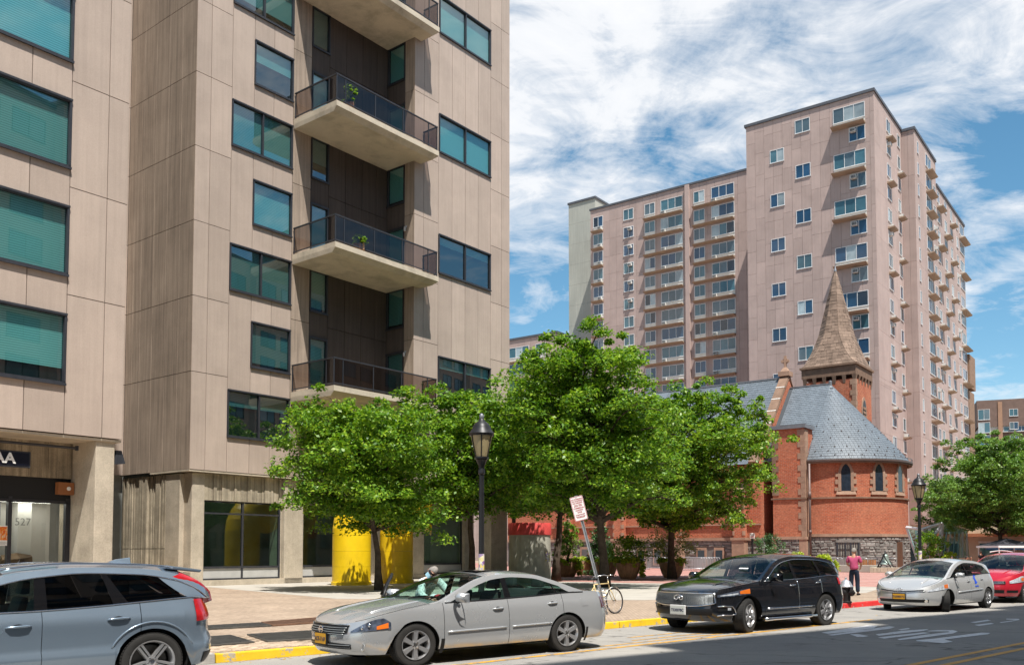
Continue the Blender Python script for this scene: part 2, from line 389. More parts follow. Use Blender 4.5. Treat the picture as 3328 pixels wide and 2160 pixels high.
# sidewalk ventilation grates
GRT = M('grate_steel', (.13, .125, .115), .55, .6, var=.3, vs=8); GRR = M('grate_rust', (.20, .11, .07), .75, .3, var=.3, vs=8)
R7 = lambda a, b: ground(640 + a * .1933, 1900 + b * .1933, .16)
PIT = M('grate_pit', (.012, .012, .012), .9, var=0)
for pts, mt, lab in (([(-700, 740), (1060, 640), (1250, 690), (-560, 790)], GRT, 'flat grey steel vent grate farthest along the sidewalk beside the grey estate'),
                 ([(1080, 632), (2300, 530), (2500, 600), (1270, 690)], GRR, 'rusty brown vent grate behind the silver sedan nose'),
                 ([(-700, 950), (560, 850), (970, 970), (-600, 1100)], GRT, 'dark steel vent grate at the grey estate tail lamp'),
                 ([(840, 840), (2200, 757), (2560, 880), (1190, 960)], GRT, 'dark steel vent grate in front of the silver sedan grille')):
    q = [R7(*p) for p in pts]
    g = empty('sidewalk_grate', (q[0] + q[2]) / 2, 0, lab, 'grate', 'grates in the sidewalk'); o0 = g.location.copy(); g.location.z = .156
    def W_(u_, v_, z): 
        p = (q[0] * (1 - u_) + q[1] * u_) * (1 - v_) + (q[3] * (1 - u_) + q[2] * u_) * v_; return (p.x - o0.x, p.y - o0.y, z)
    MB().quad(W_(0, 0, .012), W_(1, 0, .012), W_(1, 1, .012), W_(0, 1, .012)).build('pit', PIT, g)
    fr = MB()
    for (a, b, c, d) in ((0, 0, 1, .05), (0, .95, 1, 1), (0, .05, .012, .95), (.988, .05, 1, .95), (.33, .05, .336, .95), (.66, .05, .666, .95)):
        fr.hexa([W_(a, b, 0), W_(c, b, 0), W_(c, d, 0), W_(a, d, 0)], [W_(a, b, .03), W_(c, b, .03), W_(c, d, .03), W_(a, d, .03)])
    fr.build('frame', mt, g)
    br = MB(); n = 110
    for k in range(n):
        u0 = .012 + (k + .2) * .976 / n; u1 = u0 + .42 * .976 / n
        br.hexa([W_(u0, .05, .0), W_(u1, .05, .0), W_(u1, .95, .0), W_(u0, .95, .0)], [W_(u0, .05, .026), W_(u1, .05, .026), W_(u1, .95, .026), W_(u0, .95, .026)])
    for k in range(1, 6):
        v0 = .05 + k * .15; br.hexa([W_(.01, v0, .0), W_(.99, v0, .0), W_(.99, v0 + .02, .0), W_(.01, v0 + .02, .0)], [W_(.01, v0, .022), W_(.99, v0, .022), W_(.99, v0 + .02, .022), W_(.01, v0 + .02, .022)])
    br.build('bars', mt, g)

# ================================================================ TAN PANEL APARTMENT BLOCK
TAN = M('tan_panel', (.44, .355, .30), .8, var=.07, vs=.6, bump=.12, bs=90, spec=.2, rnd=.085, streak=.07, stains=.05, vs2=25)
TAN_SHADE = M('tan_panel_recess_shade', (.088, .072, .064), .85, var=.1, vs=.5, bump=.12, bs=90, spec=.2, rnd=.06, streak=.2, vs2=25)  # tan panel darkened for the balcony recess: its shade is put into the colour
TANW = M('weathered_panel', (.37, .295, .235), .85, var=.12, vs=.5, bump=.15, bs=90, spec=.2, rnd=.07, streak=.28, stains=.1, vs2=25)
JOINT = M('joint_backing', (.05, .042, .036), .95, var=.1)
FRAME = M('dark_frame', (.045, .048, .058), .45, .2, var=.15, vs=3, streak=.2)
CONC = M('board_concrete', (.47, .41, .325), .88, var=.16, vs=1.2, bump=.5, bs=22, spec=.15, streak=.07, stains=.22, vs2=18)
CONCD = M('ribbed_concrete', (.40, .345, .26), .9, var=.22, vs=1.6, bump=.5, bs=30, spec=.15, streak=.4, stains=.25, rnd=.14, vs2=30)
SLABC = M('balcony_concrete', (.55, .48, .38), .88, var=.1, vs=.8, bump=.25, bs=30, spec=.15, stains=.32, vs2=20)
def mat_glass(name, tint, refl=.16, rough=.015, k=1.25):
    m = new_mat(name); t = NT(m)
    fr = t.n('ShaderNodeFresnel'); bf = t.n('ShaderNodeNewGeometry').outputs['Backfacing']
    t.l(t.math('ADD', t.math('MULTIPLY', bf, 1 / 1.55 - 1.55), 1.55), fr.inputs[0])      # thin sheet: same both ways
    f = t.math('ADD', t.math('MULTIPLY', fr.outputs[0], k), refl, True)
    tr = t.n('ShaderNodeBsdfTransparent'); tr.inputs[0].default_value = (*tint, 1)
    gl = t.n('ShaderNodeBsdfGlossy'); gl.inputs['Roughness'].default_value = rough; gl.inputs['Color'].default_value = (.92, .97, 1, 1)
    mx = t.n('ShaderNodeMixShader'); t.l(f, mx.inputs[0]); t.l(tr.outputs[0], mx.inputs[1]); t.l(gl.outputs[0], mx.inputs[2]); t.finish(mx); return m
GLT = mat_glass('teal_glass', (.36, .58, .58), .13)
GLB = mat_glass('smoked_balcony_glass', (.42, .36, .33), .015, k=.6)
GLS = mat_glass('shopfront_glass', (.45, .62, .56), .03)
def mat_blind():
    m = new_mat('venetian_blind'); t = NT(m); v = t.coord('Object'); sp = t.n('ShaderNodeSeparateXYZ'); t.l(v, sp.inputs[0])
    w = t.math('FRACT', t.math('MULTIPLY', sp.outputs[2], 13.))
    c = t.ramp(w, [(0., (.3, .45, .44)), (.35, (.72, .95, .93)), (.8, (.76, .98, .96)), (1., (.28, .42, .41))])
    r = t.n('ShaderNodeObjectInfo').outputs['Random']; c = t.mix(1., c, t.ramp(r, [(0., (.35,) * 3), (1., (1.1,) * 3)]), 'MULTIPLY')
    t.finish(t.bsdf(c, .6)); return m
BLIND = mat_blind()
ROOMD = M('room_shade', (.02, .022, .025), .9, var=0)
A_TH = radians(90 - 38.3)
A = empty('apartment_block', (-14.665, 42.386, 0), A_TH, 'tall tan concrete panel apartment block with deep balconies on the left', 'building')
A_ = lambda t, y, z=0.: A.matrix_basis @ Vector((t, y, z))
bpy.context.view_layer.update()
core = MB()
core.box(-.2, .3, 5.7, 11.9, 14, 47).box(12.26, -1.9, 5.7, 20.55, 14, 47.2).box(-24, -7.8, 5.7, -8.45, 14, 47).box(-8.4, 6.25, 5.7, -.2, 14, 47)
core.build('wall', JOINT, A)
def panel(t0, t1, z0, z1, y, mat=TAN, g=.014, th=.06, face='y'):
    mb = MB()
    if face == 'y': mb.box(t0 + g, y, z0 + g, t1 - g, y + th, z1 - g)
    else: mb.box(y, t0 + g, z0 + g, y + th, t1 - g, z1 - g)
    mb.build('panel', mat, A)
WCACHE = {}
def window(parent, loc, rz, w, h, n=2, blind=1., fr=FRAME, glass=GLT, split=None, sill=.1, depth=.12):
    key = (round(w, 3), round(h, 3), n, fr.name, glass.name, sill)
    if key not in WCACHE:
        f = MB(); b = .07; y0 = -.05; y1 = depth
        f.box(0, y0, 0, w, y1, b + sill * .3); f.box(0, y0, h - b, w, y1, h); f.box(0, y0, b, b, y1, h - b); f.box(w - b, y0, b, w, y1, h - b)
        f.box(-.01, y0 - .04, -.03, w + .01, y0 + .01, .05)      # projecting sill lip
        f.box(-.01, y0 - .02, h - .04, w + .01, y0 + .01, h + .03)
        xs = [b + (w - 2 * b) * i / n for i in range(n + 1)]
        for x in xs[1:-1]: f.box(x - .035, y0 + .01, b, x + .035, y1, h - b)
        panes = []
        for i in range(n):
            panes.append(MB().quad((xs[i], .06, b), (xs[i + 1], .06, b), (xs[i + 1], .06, h - b), (xs[i], .06, h - b)).mesh('pane', glass))
        WCACHE[key] = (f.mesh('window', fr), panes)
    me, panes = WCACHE[key]
    o = inst(me, 'window', parent, loc, (0, 0, rz))
    for p in panes: inst(p, 'pane', o)
    if blind > 0:
        MB().quad((.05, .15, h * (1 - blind) + .05), (w - .05, .15, h * (1 - blind) + .05), (w - .05, .15, h - .05), (.05, .15, h - .05)).build('blind', BLIND, o)
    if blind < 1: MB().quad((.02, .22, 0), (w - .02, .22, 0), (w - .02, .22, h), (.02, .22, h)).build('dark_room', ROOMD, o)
    return o
FH = 3.59
# --- front plane (y = 0)
for c0, c1 in ((-.5, .3), (.3, 1.47)):
    zs = [5.6] + [10.2 + FH * k for k in range(0, 11)]
    for z0, z1 in zip(zs, zs[1:]):
        if z0 < 40: panel(c0, c1, z0, z1, 0)
for a, b_ in ((1.47, 2.75), (2.75, 3.95), (3.95, 5.18)): panel(a, b_, 5.6, 7.3, 0)
bl = [1., .95, 1., .9, 1., 1.]
for k in range(5):
    z0 = 7.3 + 2 * FH * k
    window(A, (1.47, 0, z0), 0, 3.69, 2.3, 2, (.35, 1., 1., .8, 1.)[k])
    panel(1.47, 2.75, z0 + 2.3, z0 + 7.18, 0)
    for a, b_ in ((2.75, 3.95), (3.95, 5.18)):
        panel(a, b_, z0 + 2.3, z0 + 3.58, 0); panel(a, b_, z0 + 5.87, z0 + 7.18, 0)
    window(A, (2.75, 0, z0 + 3.58), 0, 2.41, 2.29, 1, (.9, 1., .45, 1., 1.)[k])
# --- back of the balcony recess
for k in range(6):
    zt = 9.97 + 7.19 * (k - 1)          # slab top of this recess bay
    zb = max(zt, 5.6)
    zd = zt + 3.14; zw = zt + 4.49; ze = zt + 6.75
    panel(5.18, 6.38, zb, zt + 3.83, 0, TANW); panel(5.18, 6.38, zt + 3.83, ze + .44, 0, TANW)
    if k > 0:
        d = window(A, (6.38, 0, zt + .05), 0, 1.22, 3.08, 1, .9); d.name = 'balcony_door'
    panel(6.38, 7.6, max(zd, 5.6), zw, 0, TAN_SHADE)
    window(A, (6.38, 0, zw), 0, 1.22, 2.26, 1, (.0, .9, .6, .9, .9, 1)[k])
    for a, b_ in ((7.6, 8.8), (8.8, 10.01), (10.01, 11.09), (11.09, 11.96)):
        panel(a, b_, zb, zt + 3.83, 0, TAN_SHADE); panel(a, b_, zt + 3.83, zt + 7.19, 0, TAN_SHADE)
    # side wall of the projecting bay (faces the recess)
    if k > 0:
        d = window(A, (11.96, -.02, zt + .05), -pi / 2, 1.4, 3.05, 1, .8); d.name = 'balcony_door'
    panel(-1.42, 0, max(zd, 5.6), zw, 11.96, TAN_SHADE, face='x'); panel(-2.2, -1.42, zb, zt + 3.7, 11.96, TANW, face='x'); panel(-2.2, -1.42, zt + 3.7, zt + 7.19, 11.96, TANW, face='x')
    window(A, (11.96, -.02, zw), -pi / 2, 1.4, 2.26, 1, .9)
    # wall light at the door
    if zt > 0 and k in (1, 2):
        wl = MB().box(11.9, -1.62, zt + 3.0, 11.96, -1.54, zt + 3.12).lathe([(.05, 0), (.065, .05), (.065, .2), (.04, .24)], 10, (11.84, -1.58, zt + 2.78))
        wl.build('wall_light', M('lamp_grey', (.5, .5, .5), .5), A)
# --- projecting bay front (y = -2.2)
for c0, c1, off in ((11.96, 12.72, 0), (12.72, 13.95, 0), (18.72, 19.8, -.03), (19.8, 20.63, -.03)):
    zs = [5.55] + [10.1 + 3.58 * k for k in range(0, 11)]
    for z0, z1 in zip(zs, zs[1:]): 
        if z0 < 40: panel(c0, c1, z0, z1, -2.2)
seam = (13.95, 15.14, 16.33, 17.52, 18.72)
for a, b_ in zip(seam, seam[1:]): panel(a, b_, 5.55, 10.75, -2.2)
for k in range(5):
    z0 = 10.75 + 7.17 * k
    w_ = window(A, (13.97, -2.2, z0), 0, 4.74, 2.3, 2, (.3, .25, 1., .9, 1.)[k])
    for a, b_ in zip(seam, seam[1:]): panel(a, b_, z0 + 2.3, z0 + 7.17, -2.2)
# --- return wall (x = -.5, faces away from the projecting bay) and the inner court wall
cols = [0., 1.19, 2.33, 3.49, 4.61, 5.33, 5.95]
zs = [5.6] + [10.2 + FH * k for k in range(0, 11)]
for a, b_ in zip(cols, cols[1:]):
    for z0, z1 in zip(zs, zs[1:]):
        if z0 < 40: panel(a, b_, z0, z1, -.5, TANW, face='x')
for z0, z1 in zip(zs, zs[1:]):
    if z0 < 40: panel(-1.9, -.5, z0, z1, 5.95); panel(-3.4, -1.9, z0, z1, 5.95)
# --- nearer wing on the far left (y = -8.1, right corner at x = -8.15)
XW = -8.15; YW = -8.1
for c0, c1 in ((-.73, 0), (-2.0, -.73)):
    for z0, z1 in zip(zs, zs[1:]):
        if z0 < 34: panel(XW + c0, XW + c1, z0, z1, YW)
for a, b_ in ((-3.28, -2.0), (-4.5, -3.28), (-5.66, -4.5)): panel(XW + a, XW + b_, 5.6, 7.2, YW)
panel(XW - 7.6, XW - 5.66, 5.6, 40, YW)
for k in range(7):
    z0 = 7.2 + FH * k
    window(A, (XW - 5.66, YW, z0), 0, 3.66, 2.32, 1, (.78, 1., 1., 1., 1, 1, 1)[k])
    for a, b_ in ((-3.28, -2.0), (-4.5, -3.28), (-5.66, -4.5)): panel(XW + a, XW + b_, z0 + 2.32, z0 + FH, YW)
panel(YW, YW + 8, 5.6, 40, XW - .06, TANW, face='x')
# --- balconies
def balcony(zt):
    b = empty('balcony', (0, 0, zt), parent=A)
    tz, td, ch = 0., -.5, .26
    outl = [(5.2, -.02), (5.2, -3.4), (12.7, -3.4), (12.7, -2.22), (11.9, -2.22), (11.9, -.02)]
    inn = [(5.2 + .02, -.02), (5.2 + .02, -3.14), (12.44, -3.14), (12.44, -2.22), (11.9, -2.22), (11.9, -.02)]
    n = 6; vs = [(x, y, 0) for x, y in outl] + [(x, y, -.27) for x, y in outl] + [(x, y, -.5) for x, y in inn]
    fs = [tuple(range(n)), tuple(range(3 * n - 1, 2 * n - 1, -1))]
    for q in (0, n):
        for i in range(n): fs.append((q + i, q + n + i, q + n + (i + 1) % n, q + (i + 1) % n))
    MB().add(vs, [f[::-1] for f in fs]).build('slab', SLABC, b)
    posts = [(5.26, -.1), (5.26, -2.75), (5.26, -3.32), (5.84, -3.32), (7.89, -3.32), (9.92, -3.32), (11.92, -3.32), (12.62, -3.32), (12.62, -2.3)]
    h0, h1 = .16, 1.36
    for x, y in posts: MB().box(x - .022, y - .022, 0, x + .022, y + .022, h1).build('post', FRAME, b)
    rl = MB(); 
    for z0, z1, w in ((h1, h1 + .06, .035), (h0 - .05, h0, .025)):
        rl.box(5.26 - w, -3.32 - w, z0, 12.62 + w, -3.32 + w, z1); rl.box(5.26 - w, -3.32 + w, z0, 5.26 + w, -.05, z1); rl.box(12.62 - w, -3.32 + w, z0, 12.62 + w, -2.25, z1)
    rl.build('rail', FRAME, b)
    for (x0, y0), (x1, y1) in zip(posts, posts[1:]):
        MB().quad((x0, y0, h0), (x1, y1, h0), (x1, y1, h1), (x0, y0, h1)).build('glass_panel', GLB, b)
for k in range(5): balcony(9.97 + 7.19 * k)
# --- ground floor of the middle part
GF = .3
BASEC = M('shop_base', (.42, .42, .41), .7, var=.1)
gcore = MB().box(-.2, 3.4, 0, 20.5, 14, 5.7).box(-24, -4.2, 0, -8.5, 12, 5.7).box(-8.5, 6.3, 0, -.2, 14, 5.7)
gcore.build('shop_back_wall', M('shop_back_wall', (.30, .32, .30), .9, var=.3, vs=.6), A)
MB().box(-.5, .02, 5.52, 20.6, 3.4, 5.6).box(12, -2.15, 5.46, 20.6, .02, 5.54).box(-24, YW + .05, 5.5, XW - .02, 4, 5.58).build('soffit', SLABC, A)
def pier(x0, x1, y0, y1, z1=5.5, bev=.05, mat=CONC, name='pier'): MB().box(x0, y0, .02, x1, y1, z1).build(name, mat, A, bevel=bev)
pier(-.18, .5, .26, 1.2); pier(4.92, 5.1, .42, 1.2); pier(5.1, 6.32, .2, 1.4); pier(14.5, 15.46, .25, 1.3); pier(19.05, 19.98, .2, 1.4)
pier(11.2, 12.0, .3, 1.4)
pier(18.9, 20.5, -2.12, -1.2)
# fascia of board-marked concrete: single boards
x = .5
while x < 19.:
    w = random.choice((.14, .18, .22, .26)); dd = random.choice((0, .012, .025, .035, .05))
    x1 = min(x + w, 19.)
    if not (4.9 < x + w / 2 < 6.3 or 14.5 < x + w / 2 < 15.45): MB().box(x, .34 - dd, 4.22, x1 - .008, .5, 5.5).build('board', CONCD, A)
    x = x1
def shopfront(x0, x1, y, z0, z1, n, transom=3.61, base=1.02):
    o = MB(); b = .05
    o.box(x0, y - .06, z0, x1, y + .06, z0 + .08).box(x0, y - .06, z1 - .1, x1, y + .06, z1).box(x0, y - .07, base - .05, x1, y + .07, base + .05)
    xs = [x0 + (x1 - x0) * i / n for i in range(n + 1)]
    for xx in xs: o.box(xx - b, y - .055, z0, xx + b, y + .055, z1)
    if transom: o.box(x0, y - .05, transom - .04, x1, y + .05, transom + .04)
    f = o.build('shopfront_frame', FRAME, A)
    for a, c in zip(xs, xs[1:]):
        MB().quad((a + b, y, base), (c - b, y, base), (c - b, y, z1 - .1), (a + b, y, z1 - .1)).build('pane', GLS, f)
        MB().box(a + b, y - .02, z0 + .08, c - b, y + .02, base - .05).build('base_panel', BASEC, f)
MB().box(.3, .2, .02, 19.2, 1.0, .42).build('plinth', CONC, A)
shopfront(.5, 4.92, .42, .42, 4.24, 2, 3.61)
shopfront(6.32, 11.2, .45, .42, 4.24, 2, None)
shopfront(15.5, 19.05, .45, .42, 4.24, 1, None)
# grey frosted sheet behind the far shop pane
MB().quad((15.6, .62, 1.06), (19., .62, 1.06), (19., .62, 4.1), (15.6, .62, 4.1)).build('blind', M('frosted_film', (.42, .36, .33), .6, var=.08), A)
# ribbed concrete wall under the return wall, one rib at a time, with a recessed course line
y = .95
pier(-.42, -.1, .9, 2.1, 5.45, .02)
while y < 6.3:
    w = random.choice((.09, .12, .15, .19)); d = random.choice((.0, .05, .1, .13))
    yy0 = 2.1 + (y - .95); 
    if yy0 > 6.4: break
    for z0, z1 in ((.02, 1.9), (1.93, 5.45)): MB().box(-.30 - d, yy0, z0, -.05, yy0 + w - .012, z1).build('rib', CONCD, A)
    y += w
# yellow handrail on that pier
YP = M('yellow_gloss_paint', (.80, .52, .01), .35, var=.05, spec=.5)
MB().tube([(-.55, 3.3, .35), (-.55, 1.9, 1.02), (-.55, 1.3, 1.05), (-.44, 1.2, 1.05)], .035, 8).tube([(-.55, 1.5, 1.04), (-.44, 1.5, .9)], .015, 6).build('handrail', YP, A, smooth=True)
MB().box(-.45, 1.55, .55, -.43, 1.72, .72).build('wall_socket', FRAME, A)
# --- ground floor of the near wing
pier(XW - .86, XW - .2, YW + .12, YW + 2.6, 5.52, .03)
MB().box(XW - 7.8, YW + 1.75, 4.28, XW - .9, YW + 2.1, 5.5)
x = XW - 8
while x < XW - .86:
    w = random.choice((.16, .2, .24, .3)); dd = random.choice((0, .01, .02, .035)); MB().box(x, YW + 1.72 - dd, 4.28, min(x + w, XW - .86) - .008, YW + 2.1, 5.5).build('board', CONCD, A); x += w
MB().box(XW - 8, YW + 1.8, 3.5, XW - .86, YW + 2.0, 4.28).build('header_panel', ROOMD, A)
MB().box(XW - 1.02, YW + 1.78, 0, XW - .86, YW + 1.95, 3.6).box(XW - 2.9, YW + 1.78, 0, XW - 2.78, YW + 1.95, 3.6).box(XW - 8, YW + 1.78, 3.42, XW - .86, YW + 1.95, 3.52).build('shopfront_frame', FRAME, A)
MB().quad((XW - 8, YW + 1.86, .1), (XW - 1.0, YW + 1.86, .1), (XW - 1.0, YW + 1.86, 3.45), (XW - 8, YW + 1.86, 3.45)).build('pane', mat_glass('clear_shop_glass', (.8, .85, .82), .05), A)
WHI = M('white_wall', (.72, .70, .66), .8, var=.05); SILV = M('letter_grey', (.30, .30, .29), .4, .5, var=0)
MB().box(XW - 8, YW + 3.2, 0, XW - .9, YW + 3.3, 3.6).box(XW - 2.2, YW + 2.7, 0, XW - 1.75, YW + 3.2, 3.6).build('gallery_wall', WHI, A)
MB().box(XW - 3.05, YW + 2.8, 0, XW - 2.72, YW + 3.18, 3.5).build('gallery_column', M('grey_column', (.2, .2, .21), .8), A)
gl_ = empty('ceiling_light', A_(XW - 2.6, YW + 2.45, 3.45), A_TH, 'lit ceiling light inside the gallery window', 'lamp')
EMI = new_mat('gallery_light'); _t = NT(EMI); _e = _t.n('ShaderNodeEmission'); _e.inputs[0].default_value = (1, .95, .86, 1); _e.inputs[1].default_value = 9.; _t.finish(_e)
MB().box(-1.4, -.12, .0, 1.4, .12, .02).build('diffuser', EMI, gl_); MB().box(-1.45, -.16, .02, 1.45, .16, .06).build('housing', FRAME, gl_)
inst(text_mesh('527', .36, SILV, 'house_number'), 'house_number', A, (XW - 2.05, YW + 2.66, 2.78), (pi / 2, 0, 0))
t_ = empty('display_plinth', A_(XW - 2.35, YW + 2.5, 0), A_TH, 'white display plinth with dark top in the gallery window', 'plinth')
MB().box(-.62, -.25, .15, .62, .25, 1.15).build('body', WHI, t_); MB().box(-.64, -.27, 1.15, .64, .27, 1.24).build('top', FRAME, t_)
sc_ = empty('folded_sculpture', A_(XW - 2.35, YW + 2.5, 1.24), A_TH, 'brown faceted folded sculpture on the white plinth', 'sculpture')
BRZ = M('bronze_sheet', (.16, .10, .05), .45, .4)
MB().add([(-.6, -.15, 0), (-.1, -.2, 0), (.15, .1, .02), (.55, -.1, .1), (.58, .1, .42), (.1, .12, .5), (-.4, .1, .42), (-.45, -.12, .25), (.1, -.18, .3), (.5, -.16, .36)],
         [(0, 1, 8, 7), (1, 2, 5, 8), (2, 3, 9, 8), (3, 4, 9), (4, 5, 8, 9), (5, 6, 7, 8), (0, 7, 6), (1, 3, 2)]).build('plate', BRZ, sc_)
# hanging sign on its bracket
sg = empty('hanging_sign', A_(XW - 3.9, YW + .5, 4.45), A_TH, 'black hanging sign with white letters AA under the near wing', 'sign')
MB().box(-1.4, -.06, 0, 1.08, .06, .52).build('board', FRAME, sg, bevel=.008)
MB().box(-1.35, -.075, .06, 1.02, -.058, .46).build('face', M('sign_navy', (.008, .01, .02), .3), sg)
WLET = M('sign_white', (.85, .85, .82), .5, var=0)
inst(text_mesh('AA', .46, WLET, 'lettering', .01, 'RIGHT', 1.05, .012), 'lettering', sg, (.60, -.085, .26), (pi / 2, 0, 0))
MB().tube([(-3, 0, .78), (2.6, 0, .78)], .045, 8).box(-.02, -.02, .5, .02, .02, .8).box(2.55, -.06, .70, 2.62, .06, .86).build('bracket', FRAME, sg)
pq = empty('gallery_poster', A_(XW - 3.1, YW + 1.80, 1.97), A_TH, 'white poster with orange and red abstract painting taped to the glass', 'poster')
MB().box(-.29, -.006, 0, .29, .0, .66).build('paper', WLET, pq)
def mat_art():
    m = new_mat('poster_art'); t = NT(m); v = t.coord('Object')
    n = t.noise(v, 7, 6, .7, 1.2, (1.6, 1, .55)); c = t.ramp(n, [(.25, (.05, .06, .35)), (.36, (.75, .75, .7)), (.45, (.9, .35, .02)), (.55, (.75, .05, .02)), (.65, (.95, .55, .03)), (.78, (.45, .65, .05))])
    t.finish(t.bsdf(c, .6)); return m
MB().quad((-.24, -.008, .18), (.24, -.008, .18), (.24, -.008, .62), (-.24, -.008, .62)).build('painting', mat_art(), pq)
for k, wd in enumerate((.3, .36, .28)): MB().quad((-wd / 2, -.008, .12 - k * .035), (wd / 2, -.008, .12 - k * .035), (wd / 2, -.008, .13 - k * .035), (-wd / 2, -.008, .13 - k * .035)).build('text_line', SILV, pq)
bx = empty('wall_box', A_(XW - 1.15, YW + 1.62, 3.72), A_TH, 'orange brown metal box fixed above the gallery door', 'box')
MB().box(-.27, -.12, 0, .27, .12, .42).build('case', M('copper_brown', (.33, .13, .05), .5), bx, bevel=.01)
MB().lathe([(.07, 0), (.07, .02), (.05, .03)], 12, (0, 0, 0), M=Matrix.Rotation(pi / 2, 3, 'X')).build('speaker_grille', WLET, bx).location = (.08, -.12, .21)
fl = empty('floodlight', A_(XW - .1, YW + .3, 4.75), A_TH, 'black floodlight fixed to the corner pier of the near wing', 'lamp')
MB().box(-.1, -.03, .36, .02, .03, .42).build('arm', FRAME, fl)
MB().hexa([(-.06, -.1, .0), (.34, -.1, .06), (.34, .1, .06), (-.06, .1, .0)], [(.0, -.09, .5), (.2, -.09, .5), (.2, .09, .5), (.0, .09, .5)]).build('shade', FRAME, fl, bevel=.01)
# --- things on the balconies

# ================================================================ OTHER BUILDINGS
def pieces(items, name, mat, parent, keep=300, stuff_name=None, bevel=0):
    """items: list of MB, the ones that show largest first; the first `keep` become parts, the rest one joined part"""
    for mb in items[:keep]: mb.build(name, mat, parent, bevel=bevel)
    if len(items) > keep:
        r = MB()
        for mb in items[keep:]: r.add(mb.v, mb.f)
        o = r.build(stuff_name or name + '_field', mat, parent); o['kind'] = 'stuff'
PINK = M('pink_panel', (.43, .33, .30), .82, var=.08, vs=.4, bump=.1, bs=40, spec=.2, rnd=.06, isl=.06, streak=.07, stains=.07)
PINKD = M('pink_backing', (.30, .20, .175), .9, var=.1)
LEDGE = M('ledge_cream', (.35, .265, .195), .8, var=.1); SPAN = M('spandrel_white', (.62, .60, .56), .7, var=.06)
ALU = M('white_window_frame', (.68, .68, .68), .4, .1, var=.05)
ROOFE = M('roof_edge', (.10, .105, .12), .6, .3, var=.1)
def pane_mat(name, c, r=.05): return M(name, c, r, 0, var=.25, vs=.6, spec=.9, rnd=.25)
PV = [pane_mat('window_blue', (.02, .06, .12)), pane_mat('window_teal', (.05, .12, .15)), pane_mat('window_dark', (.015, .02, .03)), M('window_curtain', (.30, .36, .38), .12, spec=.9, var=.2, vs=1., rnd=.3), pane_mat('window_grey', (.09, .13, .15))]
ACM = M('ac_white', (.62, .62, .60), .5, var=.05); ACG = M('ac_grille', (.12, .12, .12), .6, var=0)
WC2 = {}
def win2(parent, loc, rz, w, h, n, spandrel=0., fr=ALU, blk=None):
    key = (round(w, 2), round(h, 2), n, fr.name)
    if key not in WC2:
        f = MB(); b = .07
        f.box(0, -.06, 0, w, .05, b).box(0, -.06, h - b, w, .05, h).box(0, -.06, b, b, .05, h - b).box(w - b, -.06, b, w, .05, h - b).box(-.03, -.1, -.05, w + .03, .0, .02)
        xs = [b + (w - 2 * b) * i / n for i in range(n + 1)]
        for x in xs[1:-1]: f.box(x - .03, -.055, b, x + .03, .05, h - b)
        P = [[MB().quad((xs[i], -.012, b), (xs[i + 1], -.012, b), (xs[i + 1], -.012, h - b), (xs[i], -.012, h - b)).mesh('pane', m) for m in PV] for i in range(n)]
        WC2[key] = (f.mesh('window', fr), P)
    me, P = WC2[key]
    o = inst(me, 'window', parent, loc, (0, 0, rz))
    base = random.choice((0, 0, 1, 1, 4))
    for i, p in enumerate(P):
        inst(p[random.choice((base, base, base, 2, 3, 4)) if random.random() < .55 else base], 'pane', o)
    if spandrel:
        k2 = ('sp', round(w, 2), spandrel)
        if k2 not in WC2: WC2[k2] = MB().box(0, -.04, -spandrel, w, .04, -.05).box(w * .5 - .03, -.06, -spandrel, w * .5 + .03, -.03, -.06).mesh('spandrel', SPAN)
        inst(WC2[k2], 'spandrel', o)
    return o
ACB = MB().box(-.32, -.42, 0, .32, .05, .42).mesh('air_conditioner', ACM, bevel=.02); ACGm = MB().box(-.26, -.44, .06, .1, -.41, .36).box(.14, -.44, .06, .28, -.41, .36).mesh('grille', ACG)
def ac(parent, loc, rz): inst(ACGm, 'grille', inst(ACB, 'air_conditioner', parent, loc, (0, 0, rz)))
def panel_grid(parent, a0, a1, z0, z1, pos, face, mat, cw=1.2, rh=2.87, stag=True):
    out = []; c = 0; a = a0
    while a < a1 - .05:
        b = min(a + cw, a1)
        if a1 - b < .4: b = a1
        z = z1 - (random.choice((0, .72, 1.44, 2.1)) if stag else 0) - .3
        zz = [z1]
        while z > z0: zz.append(z); z -= rh
        zz.append(z0)
        for t, l in zip(zz, zz[1:]):
            if t - l < .05: continue
            mb = MB(); g = .012
            if face == 'y': mb.box(a + g, pos, l + g, b - g, pos + .05, t - g)
            else: mb.box(pos - .05, a + g, l + g, pos, b - g, t - g)
            out.append(mb)
        a = b
    return out
PR = -radians(36.5)
PK = empty('apartment_tower', (43.664, 107, 0), PR, 'tall pink panel apartment tower with white window frames behind the church', 'building')
MB().box(-16.1, .05, 0, -.05, 40, 57.35).box(-47.65, 12.55, 0, -16.1, 26, 57.2).box(-.05, 13.25, 0, 1.56, 26, 57.2).box(-.05, 26, 0, 1.56, 46.5, 53.85).build('wall', PINKD, PK)
ps = panel_grid(PK, -16.1, 0, 20, 57.3, 0, 'y', PINK) + panel_grid(PK, 0, 13.2, 22, 57.3, 0, 'x', PINK, 2.4, 5.74, False) + panel_grid(PK, -47.67, -16.1, 25, 57.15, 12.5, 'y', PINK)
ps += panel_grid(PK, 13.2, 26, 10, 57.15, 1.61, 'x', PINK, 2.4, 5.74, False) + panel_grid(PK, 26, 46.5, 10, 53.8, 1.61, 'x', PINK, 2.4, 5.74, False) + panel_grid(PK, 0, 1.61, 10, 57.15, 13.2, 'y', PINK, .81, 5.74, False)
ps += panel_grid(PK, -16.1, 0, 0, 20, 0, 'y', PINK) + panel_grid(PK, 0, 13.2, 0, 22, 0, 'x', PINK, 2.4, 5.74, False)
pieces(ps, 'panel', PINK, PK, 300)
ed = MB()
